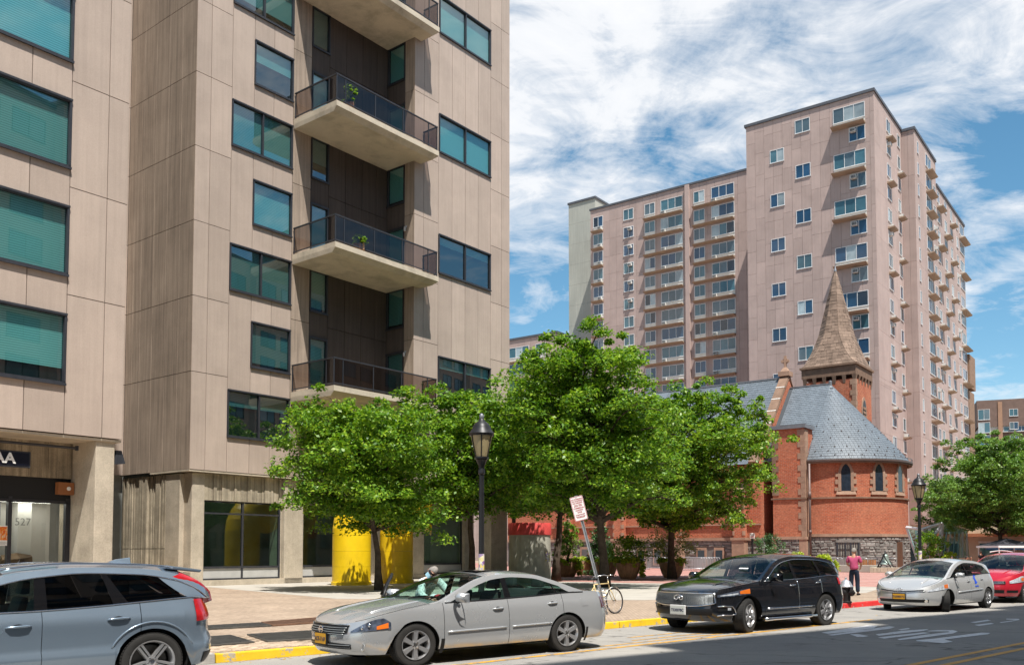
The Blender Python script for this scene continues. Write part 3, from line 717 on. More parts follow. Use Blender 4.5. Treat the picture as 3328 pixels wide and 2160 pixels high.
ed.box(-16.3, -.15, 57.3, .15, .3, 57.65).box(-16.3, .3, 57.3, -15.9, 13, 57.65).box(-.25, .3, 57.3, .15, 13.1, 57.65).box(-47.8, 12.35, 57.15, -16.3, 12.8, 57.45).box(-.1, 13.05, 57.15, 1.76, 13.4, 57.5).box(1.4, 13.4, 57.15, 1.76, 26, 57.5).box(1.4, 26.1, 53.8, 1.76, 46.6, 54.15)
ed.build('roof_edge', ROOFE, PK)
def ledge(x0, x1, z, y, d=.75, face='y'):
    m = MB()
    if face == 'y': m.hexa([(x0, y - d * .85, z), (x1, y - d * .85, z), (x1, y + .02, z - .12), (x0, y + .02, z - .12)], [(x0, y - d, z + .12), (x1, y - d, z + .12), (x1, y + .02, z + .14), (x0, y + .02, z + .14)])
    else: m.hexa([(y - .02, x0, z - .12), (y + d * .85, x0, z), (y + d * .85, x1, z), (y - .02, x1, z - .12)], [(y - .02, x0, z + .14), (y + d, x0, z + .12), (y + d, x1, z + .12), (y - .02, x1, z + .14)])
    m.build('ledge', LEDGE, PK)
for k in range(7):
    zt = 56.35 - 5.8 * k
    win2(PK, (-4.85, 0, zt - 1.85), 0, 3.8, 1.85, 3, .62); ledge(-4.95, -1.0, zt - 2.62, 0, .95)
    z2 = 51.75 - 5.8 * k; win2(PK, (-2.97, 0, z2), 0, 1.93, 1.75, 2)
    if k not in (5,): ac(PK, (-2.45, -.05, z2 + 1.05), 0)
    win2(PK, (-9.62, 0, 54.6 - 5.8 * k), 0, 1.9, 1.72, 2); win2(PK, (-12.92, 0, 51.62 - 5.8 * k), 0, 1.85, 1.7, 2)
RH = 2.87
for k in range(12):
    z = 55.9 - RH * k - 1.72
    win2(PK, (-26.6, 12.5, z), 0, 3.6, 1.72, 3, .55); win2(PK, (-29.45, 12.5, z), 0, 1.76, 1.72, 2, .55); win2(PK, (-34.95, 12.5, z), 0, 3.68, 1.72, 3, .55)
    win2(PK, (-37.76, 12.5, z), 0, 1.8, 1.72, 2, .55); win2(PK, (-41.53, 12.5, z), 0, 1.8, 1.72, 2); win2(PK, (-47.1, 12.5, z), 0, 1.8, 1.72, 2, .55)
    for a, b_ in ((-29.5, -23.), (-37.8, -31.2), (-47.3, -45.25)): ledge(a, b_, z - .78, 12.5, .7)
    ac(PK, (-26.1, 12.45, z - .52), 0); ac(PK, (-34.4, 12.45, z - .52), 0); ac(PK, (-45.8, 12.45, z - .52), 0)
    if 0 < k < 6: ac(PK, (-40.3, 12.4, z + 1.05), 0)
for k in range(14):
    ex = -30.45 if k % 1 == 0 else 0
    break
MB().box(-30.75, 12.1, 0, -30.1, 12.5, 57.2).build('pilaster', PINK, PK)
for k in range(17):
    z = 56.2 - RH * k - 1.65
    win2(PK, (0, 5.65, z), pi / 2, 1.75, 1.65, 2)
    if k % 2 == 0: ledge(5.5, 7.6, z - .95, 0, .8, 'x'); ac(PK, (.05, 6.6, z - .8), pi / 2)
    elif random.random() < .7: ac(PK, (.05, 6.2, z + 1.), pi / 2)
    win2(PK, (0, 11.0, z), pi / 2, 1.3, 1.65, 1)
    if k % 2: ledge(10.9, 12.5, z - .95, 0, .8, 'x'); ac(PK, (.05, 11.7, z - .8), pi / 2)
    X2 = 1.61
    win2(PK, (X2, 14.7, z), pi / 2, .75, 1.6, 1)
    win2(PK, (X2, 19.6, z), pi / 2, 3.2, 1.75, 3); ledge(19.6, 23.2, z - .75, X2, .9, 'x')
    if k > 0:
        for y0, w, lg in ((24., 1.5, 0), (26.6, 1.5, 1), (31.3, 1.6, 2), (35.5, 1.4, 3), (40., 1.3, 0), (42.6, 3.4, 1)):
            win2(PK, (X2, y0, z), pi / 2, w, 1.65, 2 if w < 3 else 3)
            if lg and (k + lg) % 2 == 0: ledge(y0 - .3, y0 + w + (1.2 if lg == 1 else .4), z - .85, X2, .85, 'x'); ac(PK, (X2 + .05, y0 + .9, z - .7), pi / 2)
            elif random.random() < .25: ac(PK, (X2 + .05, y0 + .5, z + 1.), pi / 2)
# grey-green stair tower at the far end of the pink block
GG = M('grey_green_render', (.40, .405, .36), .85, var=.08, vs=.3, streak=.15)
def local_on(root, axis, val, px, py):
    Mi = root.matrix_basis.inverted(); d = Mi.to_3x3() @ pray(px, py); o = Mi @ Vector((0, 0, 1.78)); i = 'xyz'.index(axis)
    t = (val - o[i]) / d[i]; return o + d * t
tl = local_on(PK, 'y', 18, 1848, 667); tr_ = local_on(PK, 'y', 18, 1934, 645)
for k in range(16):
    z1 = tl.z - 3.55 * k; MB().box(tl.x, 18, z1 - 3.53, tr_.x, 27, z1).build('stair_tower_lift', GG, PK)
MB().box(tl.x - .15, 17.85, tl.z, tr_.x + .15, 27, tl.z + .35).build('stair_tower_cap', ROOFE, PK)
BRN = M('brown_brick', (.24, .15, .10), .85, var=.15, vs=2., bump=.2, bs=20)
MB().box(-8, 46.6, 27.9, 1.9, 51.5, 33.2).box(-8, 46.6, 0, 1.7, 51.2, 27.4).build('end_block', BRN, PK)

# smaller pink block seen between the tan block and the tower
q = atY(1808, 1082, 150.)
PS = empty('low_apartment_block', (q.x, q.y, 0), PR, 'lower pink apartment block far behind, left of the pink tower', 'building')
MB().box(-30, .05, 0, 0, 18, q.z - .2).build('wall', PINKD, PS)
pieces(panel_grid(PS, -30, 0, 0, q.z, 0, 'y', PINK, 1.3, 2.87) + panel_grid(PS, 0, 18, 0, q.z, .05, 'x', PINK, 1.3, 2.87), 'panel', PINK, PS, 120)
MB().box(-30, -.15, q.z, .25, 18, q.z + .35).build('roof_edge', ROOFE, PS)
for k in range(8):
    z = q.z - 3.1 - 2.87 * k
    win2(PS, (-9.8, 0, z), 0, 4.2, 1.8, 3, .6); win2(PS, (-4.2, 0, z), 0, 2.2, 1.8, 2, .6)
    MB().box(-10, -.8, z - .9, -5.4, .05, z - .7).build('ledge', LEDGE, PS); ac(PS, (-6.3, -.05, z - .55), 0)

# brown brick block far down the street
q = atY(3174, 1302, 190.); q2 = atY(3232, 1297, 186.)
BRF = M('dark_brick', (.165, .11, .09), .85, var=.15, vs=.8, bump=.2, bs=8); BRO = M('orange_brick', (.34, .20, .13), .85, var=.12, vs=1.)
FB = empty('brick_apartment_block', (q.x, q.y, 0), radians(-22), 'dark brown brick apartment block at the far right', 'building')
MB().box(0, 0, 27.9, 30, 15, q.z).box(-1.6, .6, 0, 30, 15, 26.6).build('wall', BRF, FB)
MB().box(.4, .3, 26.6, 30, 14, 27.9).build('glazed_band', SPAN, FB)
MB().box(3.9, -.15, 0, 4.7, .02, q.z - .5).build('pilaster', BRO, FB)
for k in range(3):
    z = q.z - 3.6 - 2.75 * k
    win2(FB, (.2, -.02, z - .5), 0, 2.2, 2.2, 2)
    for x0 in (6., 9.4, 13., 16.5): win2(FB, (x0, -.02, z), 0, 1.6, 1.5, 2)
for k in range(8):
    z = 23.4 - 2.9 * k
    win2(FB, (-.6, .58, z), 0, 3.2, 2., 3)
    for x0 in (6., 9.4, 13., 16.5): win2(FB, (x0, .58, z), 0, 1.6, 1.5, 2)
for x0 in (4.9, 7.2, 9.5, 11.8): win2(FB, (x0, .28, 26.7), 0, 2., 1.1, 2)
MB().box(-14, 6, 0, -1.6, 15, 26.2).build('side_wing', BRN, FB)

# stepped apartment row on the near side of the street, behind the viewer: it throws the long shadow on the road
OT = radians(-7)
for k in range(-3, 13):
    s0 = 8.05 + 8.4 * k; p = ST(s0, -4.7)
    H = 36. + (.0, .3, -.2, .1, -.3)[k % 5]
    ob = empty('apartment_row_block', (p.x, p.y, 0), ROT_S + radians(-6.1), 'stepped grey apartment row across the street', 'building', 'apartment row across the street')
    MB().box(0, -15, 0, 8.45, 0, H).build('wall', TAN, ob)
    MB().box(-.1, -15, H, 8.5, .12, H + .35).build('roof_edge', ROOFE, ob)
    for f in range(11):
        for x0 in (.9, 4.7): 
            o = win2(ob, (x0 + 2.8, -0.0, 2.2 + 3.05 * f), pi, 2.8, 1.8, 2, 0., FRAME)

# ================================================================ CHURCH
def mat_brick(name, c1, c2, c3, mort, bw=.36, bh=.125):
    m = new_mat(name); t = NT(m); v = t.n('ShaderNodeTexCoord').outputs['UV']; w = t.coord('World')
    b = t.n('ShaderNodeTexBrick'); t.l(v, b.inputs['Vector']); b.inputs['Color1'].default_value = (*c1, 1); b.inputs['Color2'].default_value = (*c2, 1); b.inputs['Mortar'].default_value = (*mort, 1)
    b.inputs['Scale'].default_value = 1; b.inputs['Brick Width'].default_value = bw; b.inputs['Row Height'].default_value = bh; b.inputs['Mortar Size'].default_value = .012; b.inputs['Bias'].default_value = -.1
    c = t.mix(t.ramp(t.noise(w, .55, 5, .6, .6), [(.4, (0, 0, 0)), (.68, (1, 1, 1))]), b.outputs[0], c3, 'MIX')
    c = t.mix(.65, b.outputs[0], c)
    c = t.mix(1., c, t.ramp(t.noise(w, 5, 5, .7), [(.3, (.78,) * 3), (.7, (1.18,) * 3)]), 'MULTIPLY')
    c = t.mix(1., c, t.ramp(t.noise(v, 14, 2, .5, 0, (.35, 1., 1)), [(.3, (.74,) * 3), (.7, (1.15,) * 3)]), 'MULTIPLY')
    t.finish(t.bsdf(c, .88, 0, .2, t.bump(b.outputs['Fac'], -.6, .012))); return m
BRICK = mat_brick('church_brick', (.47, .122, .056), (.36, .085, .043), (.50, .205, .12), (.40, .26, .19))
SAND = M('brownstone', (.33, .215, .155), .85, var=.16, vs=2., bump=.3, bs=20, spec=.15, rnd=.1, isl=.08)
SANDD = M('dark_brownstone', (.215, .14, .10), .85, var=.2, vs=2., bump=.3, bs=20, spec=.15, rnd=.1)
RUB = M('rough_grey_stone', (.23, .215, .20), .9, var=.3, vs=3., bump=.8, bs=14, spec=.15, rnd=.28)
MORT = M('stone_mortar', (.16, .15, .14), .95, var=.1)
SLATE = M('roof_slate', (.125, .148, .172), .5, var=.1, vs=1.2, bump=.15, bs=30, spec=.45, rnd=.08, isl=.1)
SLATEB = M('roof_underlay', (.05, .06, .07), .8, var=.1)
SPIRE = M('spire_stone', (.225, .162, .125), .88, var=.2, vs=1.4, bump=.3, bs=16, spec=.15, rnd=.16, isl=.16, stains=.35)
LEADG = M('lead_grey', (.22, .23, .25), .5, .5, var=.15)
GUTT = M('gutter_brown', (.13, .09, .08), .5, .3, var=.15)
LANC = M('lancet_glass', (.02, .03, .045), .15, 0, var=.3, vs=4., spec=.8)
CH = empty('church', (30.40, 86., .15), -radians(37), 'red brick church with round apse, grey slate roof and stone spire', 'building')
R0 = 6.58
def P_(a, r, z): return (r * cos(a), r * sin(a), z)
def arcbox(a0, a1, r0, r1, z0, z1, n=1, jit=0.):
    mb = MB()
    for i in range(n):
        b0 = a0 + (a1 - a0) * i / n; b1 = a0 + (a1 - a0) * (i + 1) / n
        mb.hexa([P_(b0, r0, z0), P_(b0, r1, z0), P_(b1, r1, z0), P_(b1, r0, z0)], [P_(b0, r0, z1), P_(b0, r1, z1), P_(b1, r1, z1), P_(b1, r0, z1)])
    return mb
uvcyl = lambda co, n: (atan2(co.y, co.x) * R0, co.z)
aw = MB(); NA = 64
for i in range(NA):
    a0 = radians(-98 + 196 * i / NA); a1 = radians(-98 + 196 * (i + 1) / NA)
    aw.quad(P_(a0, R0, 2.9), P_(a1, R0, 2.9), P_(a1, R0, 9.75), P_(a0, R0, 9.75))
aw.build('apse_wall', BRICK, CH, smooth=True, uv=uvcyl)
lo = MB()
for i in range(NA):
    a0 = radians(-98 + 196 * i / NA); a1 = radians(-98 + 196 * (i + 1) / NA)
    lo.quad(P_(a0, R0 + .06, -.2), P_(a1, R0 + .06, -.2), P_(a1, R0 + .06, 2.95), P_(a0, R0 + .06, 2.95))
lo.build('apse_footing', MORT, CH)
arcbox(radians(-98), radians(98), R0 - .1, R0 + .2, 2.93, 3.18, 60).build('band_course', SAND, CH)
arcbox(radians(-98), radians(98), R0 - .1, R0 + .14, 6.28, 6.42, 60).build('string_course', SANDD, CH)
def rubble_rows(z0, z1, fn, a0, a1, skip, parent, wmin=.28, wmax=.85):
    out = []; z = z0
    while z < z1 - .1:
        h = random.uniform(.16, .36)
        if z1 - z - h < .15: h = z1 - z
        a = a0 - random.uniform(0, .4)
        while a < a1:
            w = random.uniform(wmin, wmax)
            if not skip(a, a + w, z, z + h): out.append((a, min(a + w, a1), z, z + h))
            a += w
        z += h
    return out
def stone(fn, a0, a1, z0, z1, g=.018):
    d0 = random.uniform(.03, .1); J = lambda: random.uniform(-.012, .012)
    am, zm = (a0 + a1) / 2, (z0 + z1) / 2; mb = MB()
    cs = [(a0 + g, z0 + g), (a1 - g, z0 + g), (a1 - g, z1 - g), (a0 + g, z1 - g)]
    ins = [(am + (a - am) * .8 + J(), zm + (z - zm) * .72 + J()) for a, z in cs]
    vs = [fn(a, z, 0.) for a, z in cs] + [fn(a, z, d0 * .35) for a, z in cs] + [fn(a, z, d0 + random.uniform(-.02, .03)) for a, z in ins]
    fs = [(8, 9, 10, 11)] + [(4 + i, 4 + (i + 1) % 4, 8 + (i + 1) % 4, 8 + i) for i in range(4)] + [(i, (i + 1) % 4, 4 + (i + 1) % 4, 4 + i) for i in range(4)]
    return mb.add(vs, fs)
fapse = lambda a, z, d: P_(a / R0, R0 + .06 + d, z)
sk = lambda a, b, z0, z1: (radians(-70) * R0 < b and a < radians(-54) * R0 and .35 < z1 and z0 < 2.6) or (radians(-19) * R0 < b and a < radians(-11) * R0 and z0 < 2.6)
for q in rubble_rows(0, 2.93, fapse, radians(-93) * R0, radians(8) * R0, sk, CH): stone(fapse, *q).build('stone', RUB, CH)
# basement window with bars, side door
bwn = MB(); a0, a1 = radians(-69.5), radians(-54.3)
arcbox(a0, a1, R0 - .02, R0 + .08, 1.28, 2.42, 6).build('basement_window', M('basement_pane', (.26, .25, .22), .3, var=.2), CH)
bars = arcbox(a0, a1, R0 + .1, R0 + .15, 1.83, 1.87, 4)
for k in range(9): 
    a = a0 + (a1 - a0) * k / 8; w = .012 if k in (0, 3, 5, 8) else .004; bars.add(arcbox(a - w, a + w, R0 + .06, R0 + .14, 1.25, 2.45).v, [(0, 3, 2, 1), (4, 5, 6, 7), (0, 1, 5, 4), (1, 2, 6, 5), (2, 3, 7, 6), (3, 0, 4, 7)])
bars.build('window_bars', FRAME, CH)
arcbox(a0 - .02, a1 + .02, R0, R0 + .16, 2.43, 2.66, 4).build('lintel', RUB, CH)
arcbox(radians(-19), radians(-11), R0 - .05, R0 + .07, 0, 2.5, 3).build('side_door', M('door_brown', (.10, .05, .03), .6), CH)
# lancet windows with stone surrounds
def lancet(ac):
    a = radians(ac); w = .40; st = MB(); fn = lambda x, z, d: P_(a + x / R0, R0 + d, z)
    lw = empty('lancet_window', parent=CH)
    prof = [(-w, 6.95), (-w, 8.55)] + [(-w + (w) * (1 - cos(radians(60 * i / 5))) / (1 - cos(radians(60))), 8.55 + .78 * sin(radians(60 * i / 5)) / sin(radians(60))) for i in range(1, 6)]
    prof = prof + [(-x, z) for x, z in prof[-2::-1]]
    MB().add([fn(x, z, .045) for x, z in prof], [tuple(range(len(prof)))]).build('pane', LANC, lw)
    sur = MB(); n = len(prof)
    outp = []
    for x, z in prof:
        if z <= 8.56: outp.append((x * 1.62, z))
        else: 
            k = 1.5; outp.append((x * k + (0), 8.55 + (z - 8.55) * 1.42))
    for i in range(n - 1):
        p0, p1, q1, q0 = prof[i], prof[i + 1], outp[i + 1], outp[i]
        sur.add([fn(*p0, .0), fn(*p1, .0), fn(*q1, .0), fn(*q0, .0), fn(*p0, .07), fn(*p1, .07), fn(*q1, .10), fn(*q0, .10)], [(4, 5, 6, 7), (0, 1, 5, 4), (2, 3, 7, 6), (0, 4, 7, 3), (1, 2, 6, 5)])
    sur.build('surround', SAND, lw)
    for sd in (-1, 1):
        for z0, z1, ww in ((6.95, 7.25, .3), (7.55, 7.95, .26), (8.2, 8.5, .22)):
            x0, x1 = sorted((sd * w * 1.6, sd * (w * 1.6 + ww))); arc = MB().hexa([fn(x0, z0, -.02), fn(x1, z0, -.02), fn(x1, z0, .08), fn(x0, z0, .08)], [fn(x0, z1, -.02), fn(x1, z1, -.02), fn(x1, z1, .08), fn(x0, z1, .08)]); arc.build('quoin', SAND, lw)
    MB().hexa([fn(-.85, 6.62, -.02), fn(.85, 6.62, -.02), fn(.85, 6.62, .16), fn(-.85, 6.62, .16)], [fn(-.75, 6.95, -.02), fn(.75, 6.95, -.02), fn(.75, 6.95, .06), fn(-.75, 6.95, .06)]).build('sill', SAND, lw)
for ac_ in (-62.4, -36.3, -12.): lancet(ac_)
# gutter, snow rail, conical roof of single slates
arcbox(radians(-96), radians(98), R0 - .05, R0 + .5, 9.58, 9.74, 60).build('gutter', GUTT, CH)
arcbox(radians(-96), radians(98), R0 + .1, R0 + .42, 9.42, 9.58, 60).build('cornice', SANDD, CH)
sr = arcbox(radians(-95), radians(98), R0 + .42, R0 + .46, 9.98, 10.02, 60); 
for k in range(22): 
    a = radians(-95 + 9 * k); sr.tube([P_(a, R0 + .46, 9.74), P_(a, R0 + .40, 10.1)], .018, 5)
sr.build('snow_rail', LEADG, CH)
def cone_pt(a, s, d=0.):    # s: 0 at eaves .. 1 apex
    r = (R0 + .42) * (1 - s); z = 9.82 + 7.75 * s - (.28 * (1 - s) ** 8)
    return (r * cos(a) + d * .7 * cos(a), r * sin(a) + d * .7 * sin(a), z + d * .7)
ca, cb_ = radians(-90), radians(80); und = MB()
und.grid(lambda i, j: cone_pt(ca + (cb_ - ca) * i, j * .999, 0.), 48, 14).build('apse_roof', SLATEB, CH)
RSL = 10.6; NCR = 38; items = []
for r in range(NCR):
    s0 = r / NCR; s1 = min((r + 1.12) / NCR, .998); rad = (R0 + .42) * (1 - s0)
    n = max(3, int(rad * (cb_ - ca) / .34)); off = (r % 2) * .5
    for i in range(n):
        a0 = ca + (cb_ - ca) * (i + off * (i > 0)) / n; a1 = ca + (cb_ - ca) * min(1, (i + 1 + off)/ n); g = .012 / max(rad, .4)
        if a1 - a0 < 3 * g: continue
        th = .032; lift = random.uniform(0, .008)
        b = [cone_pt(a0 + g, s0, .012), cone_pt(a1 - g, s0, .012), cone_pt(a1 - g, s1, .004), cone_pt(a0 + g, s1, .004)]
        t4 = [cone_pt(a0 + g, s0, th + lift), cone_pt(a1 - g, s0, th + lift), cone_pt(a1 - g, s1, .012), cone_pt(a0 + g, s1, .012)]
        front = abs(degrees((a0 + a1) / 2) + 55)
        items.append((r * .6 + front * .25, MB().hexa(b, t4)))
# straight bay of roof between the gable and the apse
def slope_pt(x, s, side=-1, ye=R0 + .42, ze=9.82, zr=17.57, d=0.): return (x, side * (ye * (1 - s) + d * .7), ze + (zr - ze) * s + d * .7)
MB().quad(slope_pt(-4, 0), slope_pt(0, 0), slope_pt(0, 1), slope_pt(-4, 1)).quad(slope_pt(-4, 0, 1), slope_pt(0, 0, 1), slope_pt(0, 1, 1), slope_pt(-4, 1, 1)).build('bay_roof', SLATEB, CH)
def slates(x0, x1, ncr, w, fn, off0=0):
    out = []
    for r in range(ncr):
        s0 = r / ncr; s1 = min((r + 1.12) / ncr, 1.); x = x0 - (r % 2) * w * .5
        while x < x1:
            a, c = max(x, x0) + .008, min(x + w, x1) - .008
            if c - a > .04:
                l = random.uniform(0, .012)
                out.append((r, MB().hexa([fn(a, s0, d=.012), fn(c, s0, d=.012), fn(c, s1, d=.004), fn(a, s1, d=.004)], [fn(a, s0, d=.032 + l), fn(c, s0, d=.032 + l), fn(c, s1, d=.012), fn(a, s1, d=.012)])))
            x += w
    return out
items += [(20 + r * .6, m) for r, m in slates(-3.6, 0., NCR, .36, slope_pt)]
items.sort(key=lambda q: q[0])
pieces([m for _, m in items], 'slate', SLATE, CH, 300)
# snow guards
sgd = MB()
for s, n, o in ((.06, 17, 0), (.105, 17, .5), (.15, 17, 0), (.26, 10, 0), (.34, 9, .5), (.42, 8, 0), (.50, 6, .5)):
    for i in range(n):
        a = ca + (cb_ - ca) * (i + o) / n; p = cone_pt(a, s, .08); sgd.box(p[0] - .04, p[1] - .04, p[2] - .05, p[0] + .04, p[1] + .04, p[2] + .03)
sgd.build('snow_guards', GUTT, CH)
MB().lathe([(.16, 0), (.16, .5), (.1, .55)], 10, (0, 0, 17.35)).box(-3.9, -.12, 17.55, 0, .12, 17.68).build('ridge_cap', LEADG, CH)
# nave
XN = -33.
MB().box(XN, -7.5, 2.9, -4.05, 7.5, 9.9).build('nave_wall', BRICK, CH, uv='box')
MB().box(XN, -7.56, -.2, -4.05, 7.5, 2.9).build('nave_footing', MORT, CH)
fn_n = lambda a, z, d: (a, -7.56 - d, z)
for q in rubble_rows(0, 2.7, fn_n, -30., -4.1, lambda a, b, z0, z1: any(c - .5 < b and a < c + .5 and z0 < 2.0 for c in (-8.1, -9.9, -14.5, -16.3, -22.8)), CH, .5, 1.1): stone(fn_n, *q).build('stone', RUB, CH)
MB().box(XN, -7.75, 2.65, -4.05, -7.4, 2.9).build('nave_band', SAND, CH)
MB().box(XN, -7.66, 4.05, -4.05, -7.4, 4.17).build('nave_string', SAND, CH)
for c in (-8.1, -9.9, -14.5, -16.3): 
    MB().box(c - .5, -7.7, .3, c + .5, -7.5, 2.0).build('basement_surround', SAND, CH); MB().box(c - .33, -7.74, .5, c + .33, -7.68, 1.75).build('basement_pane', LANC, CH)
MB().box(-23.4, -7.8, 0, -22.2, -7.5, 2.1).build('door_surround', SAND, CH); MB().box(-23.15, -7.84, .1, -22.45, -7.78, 1.85).build('cellar_door', M('cellar_door', (.10, .10, .10), .6), CH)
for x0 in (-5.9, -12.2, -18.6, -25.):
    bt = empty('buttress', (x0, -7.5, 0), parent=CH)
    MB().box(-.6, -1.0, 0, .6, .05, 2.7).build('base', SAND, bt); MB().box(-.5, -.85, 2.9, .5, .05, 7.).build('shaft', BRICK, bt, uv='box')
    MB().box(-.7, -1.08, 2.66, .7, .05, 2.9).build('cap', SAND, bt); MB().hexa([(-.55, -.9, 7.), (.55, -.9, 7.), (.55, .05, 7.), (-.55, .05, 7.)], [(-.55, -.1, 7.9), (.55, -.1, 7.9), (.55, .05, 7.9), (-.55, .05, 7.9)]).build('weathering', SAND, bt)
    for z in (3.1, 3.9, 4.7, 5.5, 6.3):
        for sd in (-1, 1): MB().box(sd * .38, -.89, z, sd * .54, -.5, z + .4).build('quoin', SAND, bt)
for x0 in (-9.2, -15.4, -21.8): 
    MB().box(x0 - .9, -7.62, 5., x0 + .9, -7.45, 8.6).build('window_surround', SAND, CH); MB().box(x0 - .6, -7.66, 5.3, x0 + .6, -7.6, 8.3).build('nave_window', LANC, CH)
nfn = lambda x, s, side=-1, d=0.: slope_pt(x, s, side, 8.35, 9.55, 18.65, d)
MB().quad(nfn(XN, 0), nfn(-4.4, 0), nfn(-4.4, 1), nfn(XN, 1)).quad(nfn(XN, 0, 1), nfn(-4.4, 0, 1), nfn(-4.4, 1, 1), nfn(XN, 1, 1)).build('nave_roof', SLATEB, CH)
it = slates(-17., -4.7, 34, .42, nfn); it.sort(key=lambda q: -q[0]); r_ = MB()
for _, m in it: r_.add(m.v, m.f)
o = r_.build('nave_slates', SLATE, CH); o['kind'] = 'stuff'
r_ = MB(); r_.grid(lambda i, j: nfn(XN + (16.) * i, j, d=.04), 2, 2).build('nave_roof_far', SLATE, CH)
MB().box(XN, -.14, 18.62, -4.6, .14, 18.78).build('nave_ridge', LEADG, CH)
# gable with coping stones
MB().prism([(-7.9, 9.6), (7.9, 9.6), (0, 18.75)], -4.7, -4.0, 'x').build('gable', BRICK, CH, uv='box')
for sd in (-1, 1):
    for k in range(7):
        s0, s1 = k / 7, (k + 1) / 7 - .006
        f = lambda x, s, d: nfn(x, s, sd, d)
        MB().hexa([f(-4.85, s0, .06), f(-3.9, s0, .06), f(-3.9, s1, .06), f(-4.85, s1, .06)], [f(-4.8, s0, .30), f(-3.95, s0, .30), f(-3.95, s1, .30), f(-4.8, s1, .30)]).build('coping_stone', SANDD, CH)
        if k: MB().hexa([f(-4.82, s0 - .006, .31), f(-3.93, s0 - .006, .31), f(-3.93, s0 + .002, .31), f(-4.82, s0 + .002, .31)], [f(-4.82, s0 - .006, .33), f(-3.93, s0 - .006, .33), f(-3.93, s0 + .002, .33), f(-4.82, s0 + .002, .33)]).build('flashing', SPAN, CH)
cz = 18.9
MB().box(-4.9, -.55, cz - .1, -3.8, .55, cz + .35).hexa([(-4.75, -.4, cz + .35), (-3.95, -.4, cz + .35), (-3.95, .4, cz + .35), (-4.75, .4, cz + .35)], [(-4.5, -.15, cz + .8), (-4.2, -.15, cz + .8), (-4.2, .15, cz + .8), (-4.5, .15, cz + .8)]).box(-4.46, -.1, cz + .8, -4.24, .1, cz + 1.95).box(-4.75, -.09, cz + 1.32, -3.95, .09, cz + 1.54).lathe([(.3, -.06), (.3, .06), (.22, .06), (.22, -.06), (.3, -.06)], 12, (-4.35, 0, cz + 1.43), M=Matrix.Rotation(pi / 2, 3, 'X'), cap=False).build('gable_cross', SAND, CH)
# pier rising through the eaves, with quoins
MB().box(-3.0, -7.32, 2.9, -.05, -5.2, 12.6).build('chimney_pier', BRICK, CH, uv='box')
MB().box(-3.1, -7.4, -.2, 0.02, -6.5, 2.72).build('pier_base', MORT, CH)
for q in rubble_rows(0, 2.7, None, -2.6, -.6, lambda *a: False, CH): stone(lambda a, z, d: (a, -7.42 - d, z), *q).build('stone', RUB, CH)
MB().box(-.6, -7.5, 0, .06, -7.0, 2.75).box(-3.15, -7.5, 0, -2.7, -7., 2.75).box(-3.2, -7.55, 2.7, .12, -6.6, 2.95).build('pier_plinth', SAND, CH)
MB().box(-3.15, -7.42, 6.28, .05, -6.6, 6.42).build('pier_string', SANDD, CH)
MB().box(-3.2, -7.5, 12.6, .12, -5., 12.95).build('pier_coping', LEADG, CH)
z = 2.95; i = 0
while z < 12.3:
    w = (.42, .68)[i % 2]
    MB().box(-w, -7.36, z, -.02, -7.2, z + .52).build('quoin', SAND, CH); MB().box(-.05, -7.3, z, .0, -6.5, z + .52).build('quoin', SAND, CH)
    if z > 6.4: MB().box(-3.04, -7.36, z, -3.04 + w * .9, -7.2, z + .52).build('quoin', SANDD, CH)
    z += .53; i += 1
MB().tube([(.28, -7.15, 9.4), (.28, -7.15, 0.)], .11, 8).tube([(.28, -7.15, 6.9), (.28, -7.15, 6.3)], .15, 8).tube([(.28, -7.15, 3.5), (.28, -7.15, 3.2)], .15, 8).build('downpipe', GUTT, CH, smooth=True)
# tower and spire
TX0, TX1, TY0, TY1 = -4.15, 1.25, 4.0, 9.7
MB().box(TX0 + .12, TY0 + .12, 6, TX1 - .12, TY1 - .12, 18.7).build('tower_wall', BRICK, CH, uv='box')
for k in range(17):
    w = (.5, .32)[k % 2]; z = 9.6 + k * .53
    MB().box(TX1 - .1 - w, TY0 + .05, z, TX1 - .05, TY0 + .2, z + .51).build('quoin', SAND, CH); MB().box(TX1 - .16, TY0 + .2, z, TX1 - .05, TY0 + .1 + w, z + .51).build('quoin', SAND, CH)
MB().box(TX0, TY0, 19.1, TX1, TY1, 20.05).build('tower_cornice', SANDD, CH); MB().box(TX0 - .15, TY0 - .15, 20.05, TX1 + .15, TY1 + .15, 20.25).build('tower_eaves', SANDD, CH)
for k in range(6):      # corbels with little arches between
    x = TX0 + .1 + k * (TX1 - TX0 - .5) / 5
    MB().hexa([(x + .08, TY0 + .1, 18.3), (x + .32, TY0 + .1, 18.3), (x + .32, TY0 + .2, 18.3), (x + .08, TY0 + .2, 18.3)], [(x, TY0 - .02, 19.1), (x + .4, TY0 - .02, 19.1), (x + .4, TY0 + .2, 19.1), (x, TY0 + .2, 19.1)]).build('corbel', SANDD, CH)
    y = TY0 + .1 + k * (TY1 - TY0 - .5) / 5
    MB().hexa([(TX1 - .2, y + .08, 18.3), (TX1 - .1, y + .08, 18.3), (TX1 - .1, y + .32, 18.3), (TX1 - .2, y + .32, 18.3)], [(TX1 - .2, y, 19.1), (TX1 + .02, y, 19.1), (TX1 + .02, y + .4, 19.1), (TX1 - .2, y + .4, 19.1)]).build('corbel', SANDD, CH)
yc = (TY0 + TY1) / 2
pf = [(-.55, 12.5), (.55, 12.5), (.55, 15.6)] + [(.55 * cos(radians(15 * i)), 15.6 + 1.2 * sin(radians(15 * i))) for i in range(1, 12)] + [(-.55, 15.6)]
MB().prism([(yc + a * 1.5, z if z < 13 else 15.6 + (z - 15.6) * 1.3 if z > 15.6 else z) for a, z in pf], TX1 - .2, TX1 - .06, 'x').build('belfry_surround', SAND, CH)
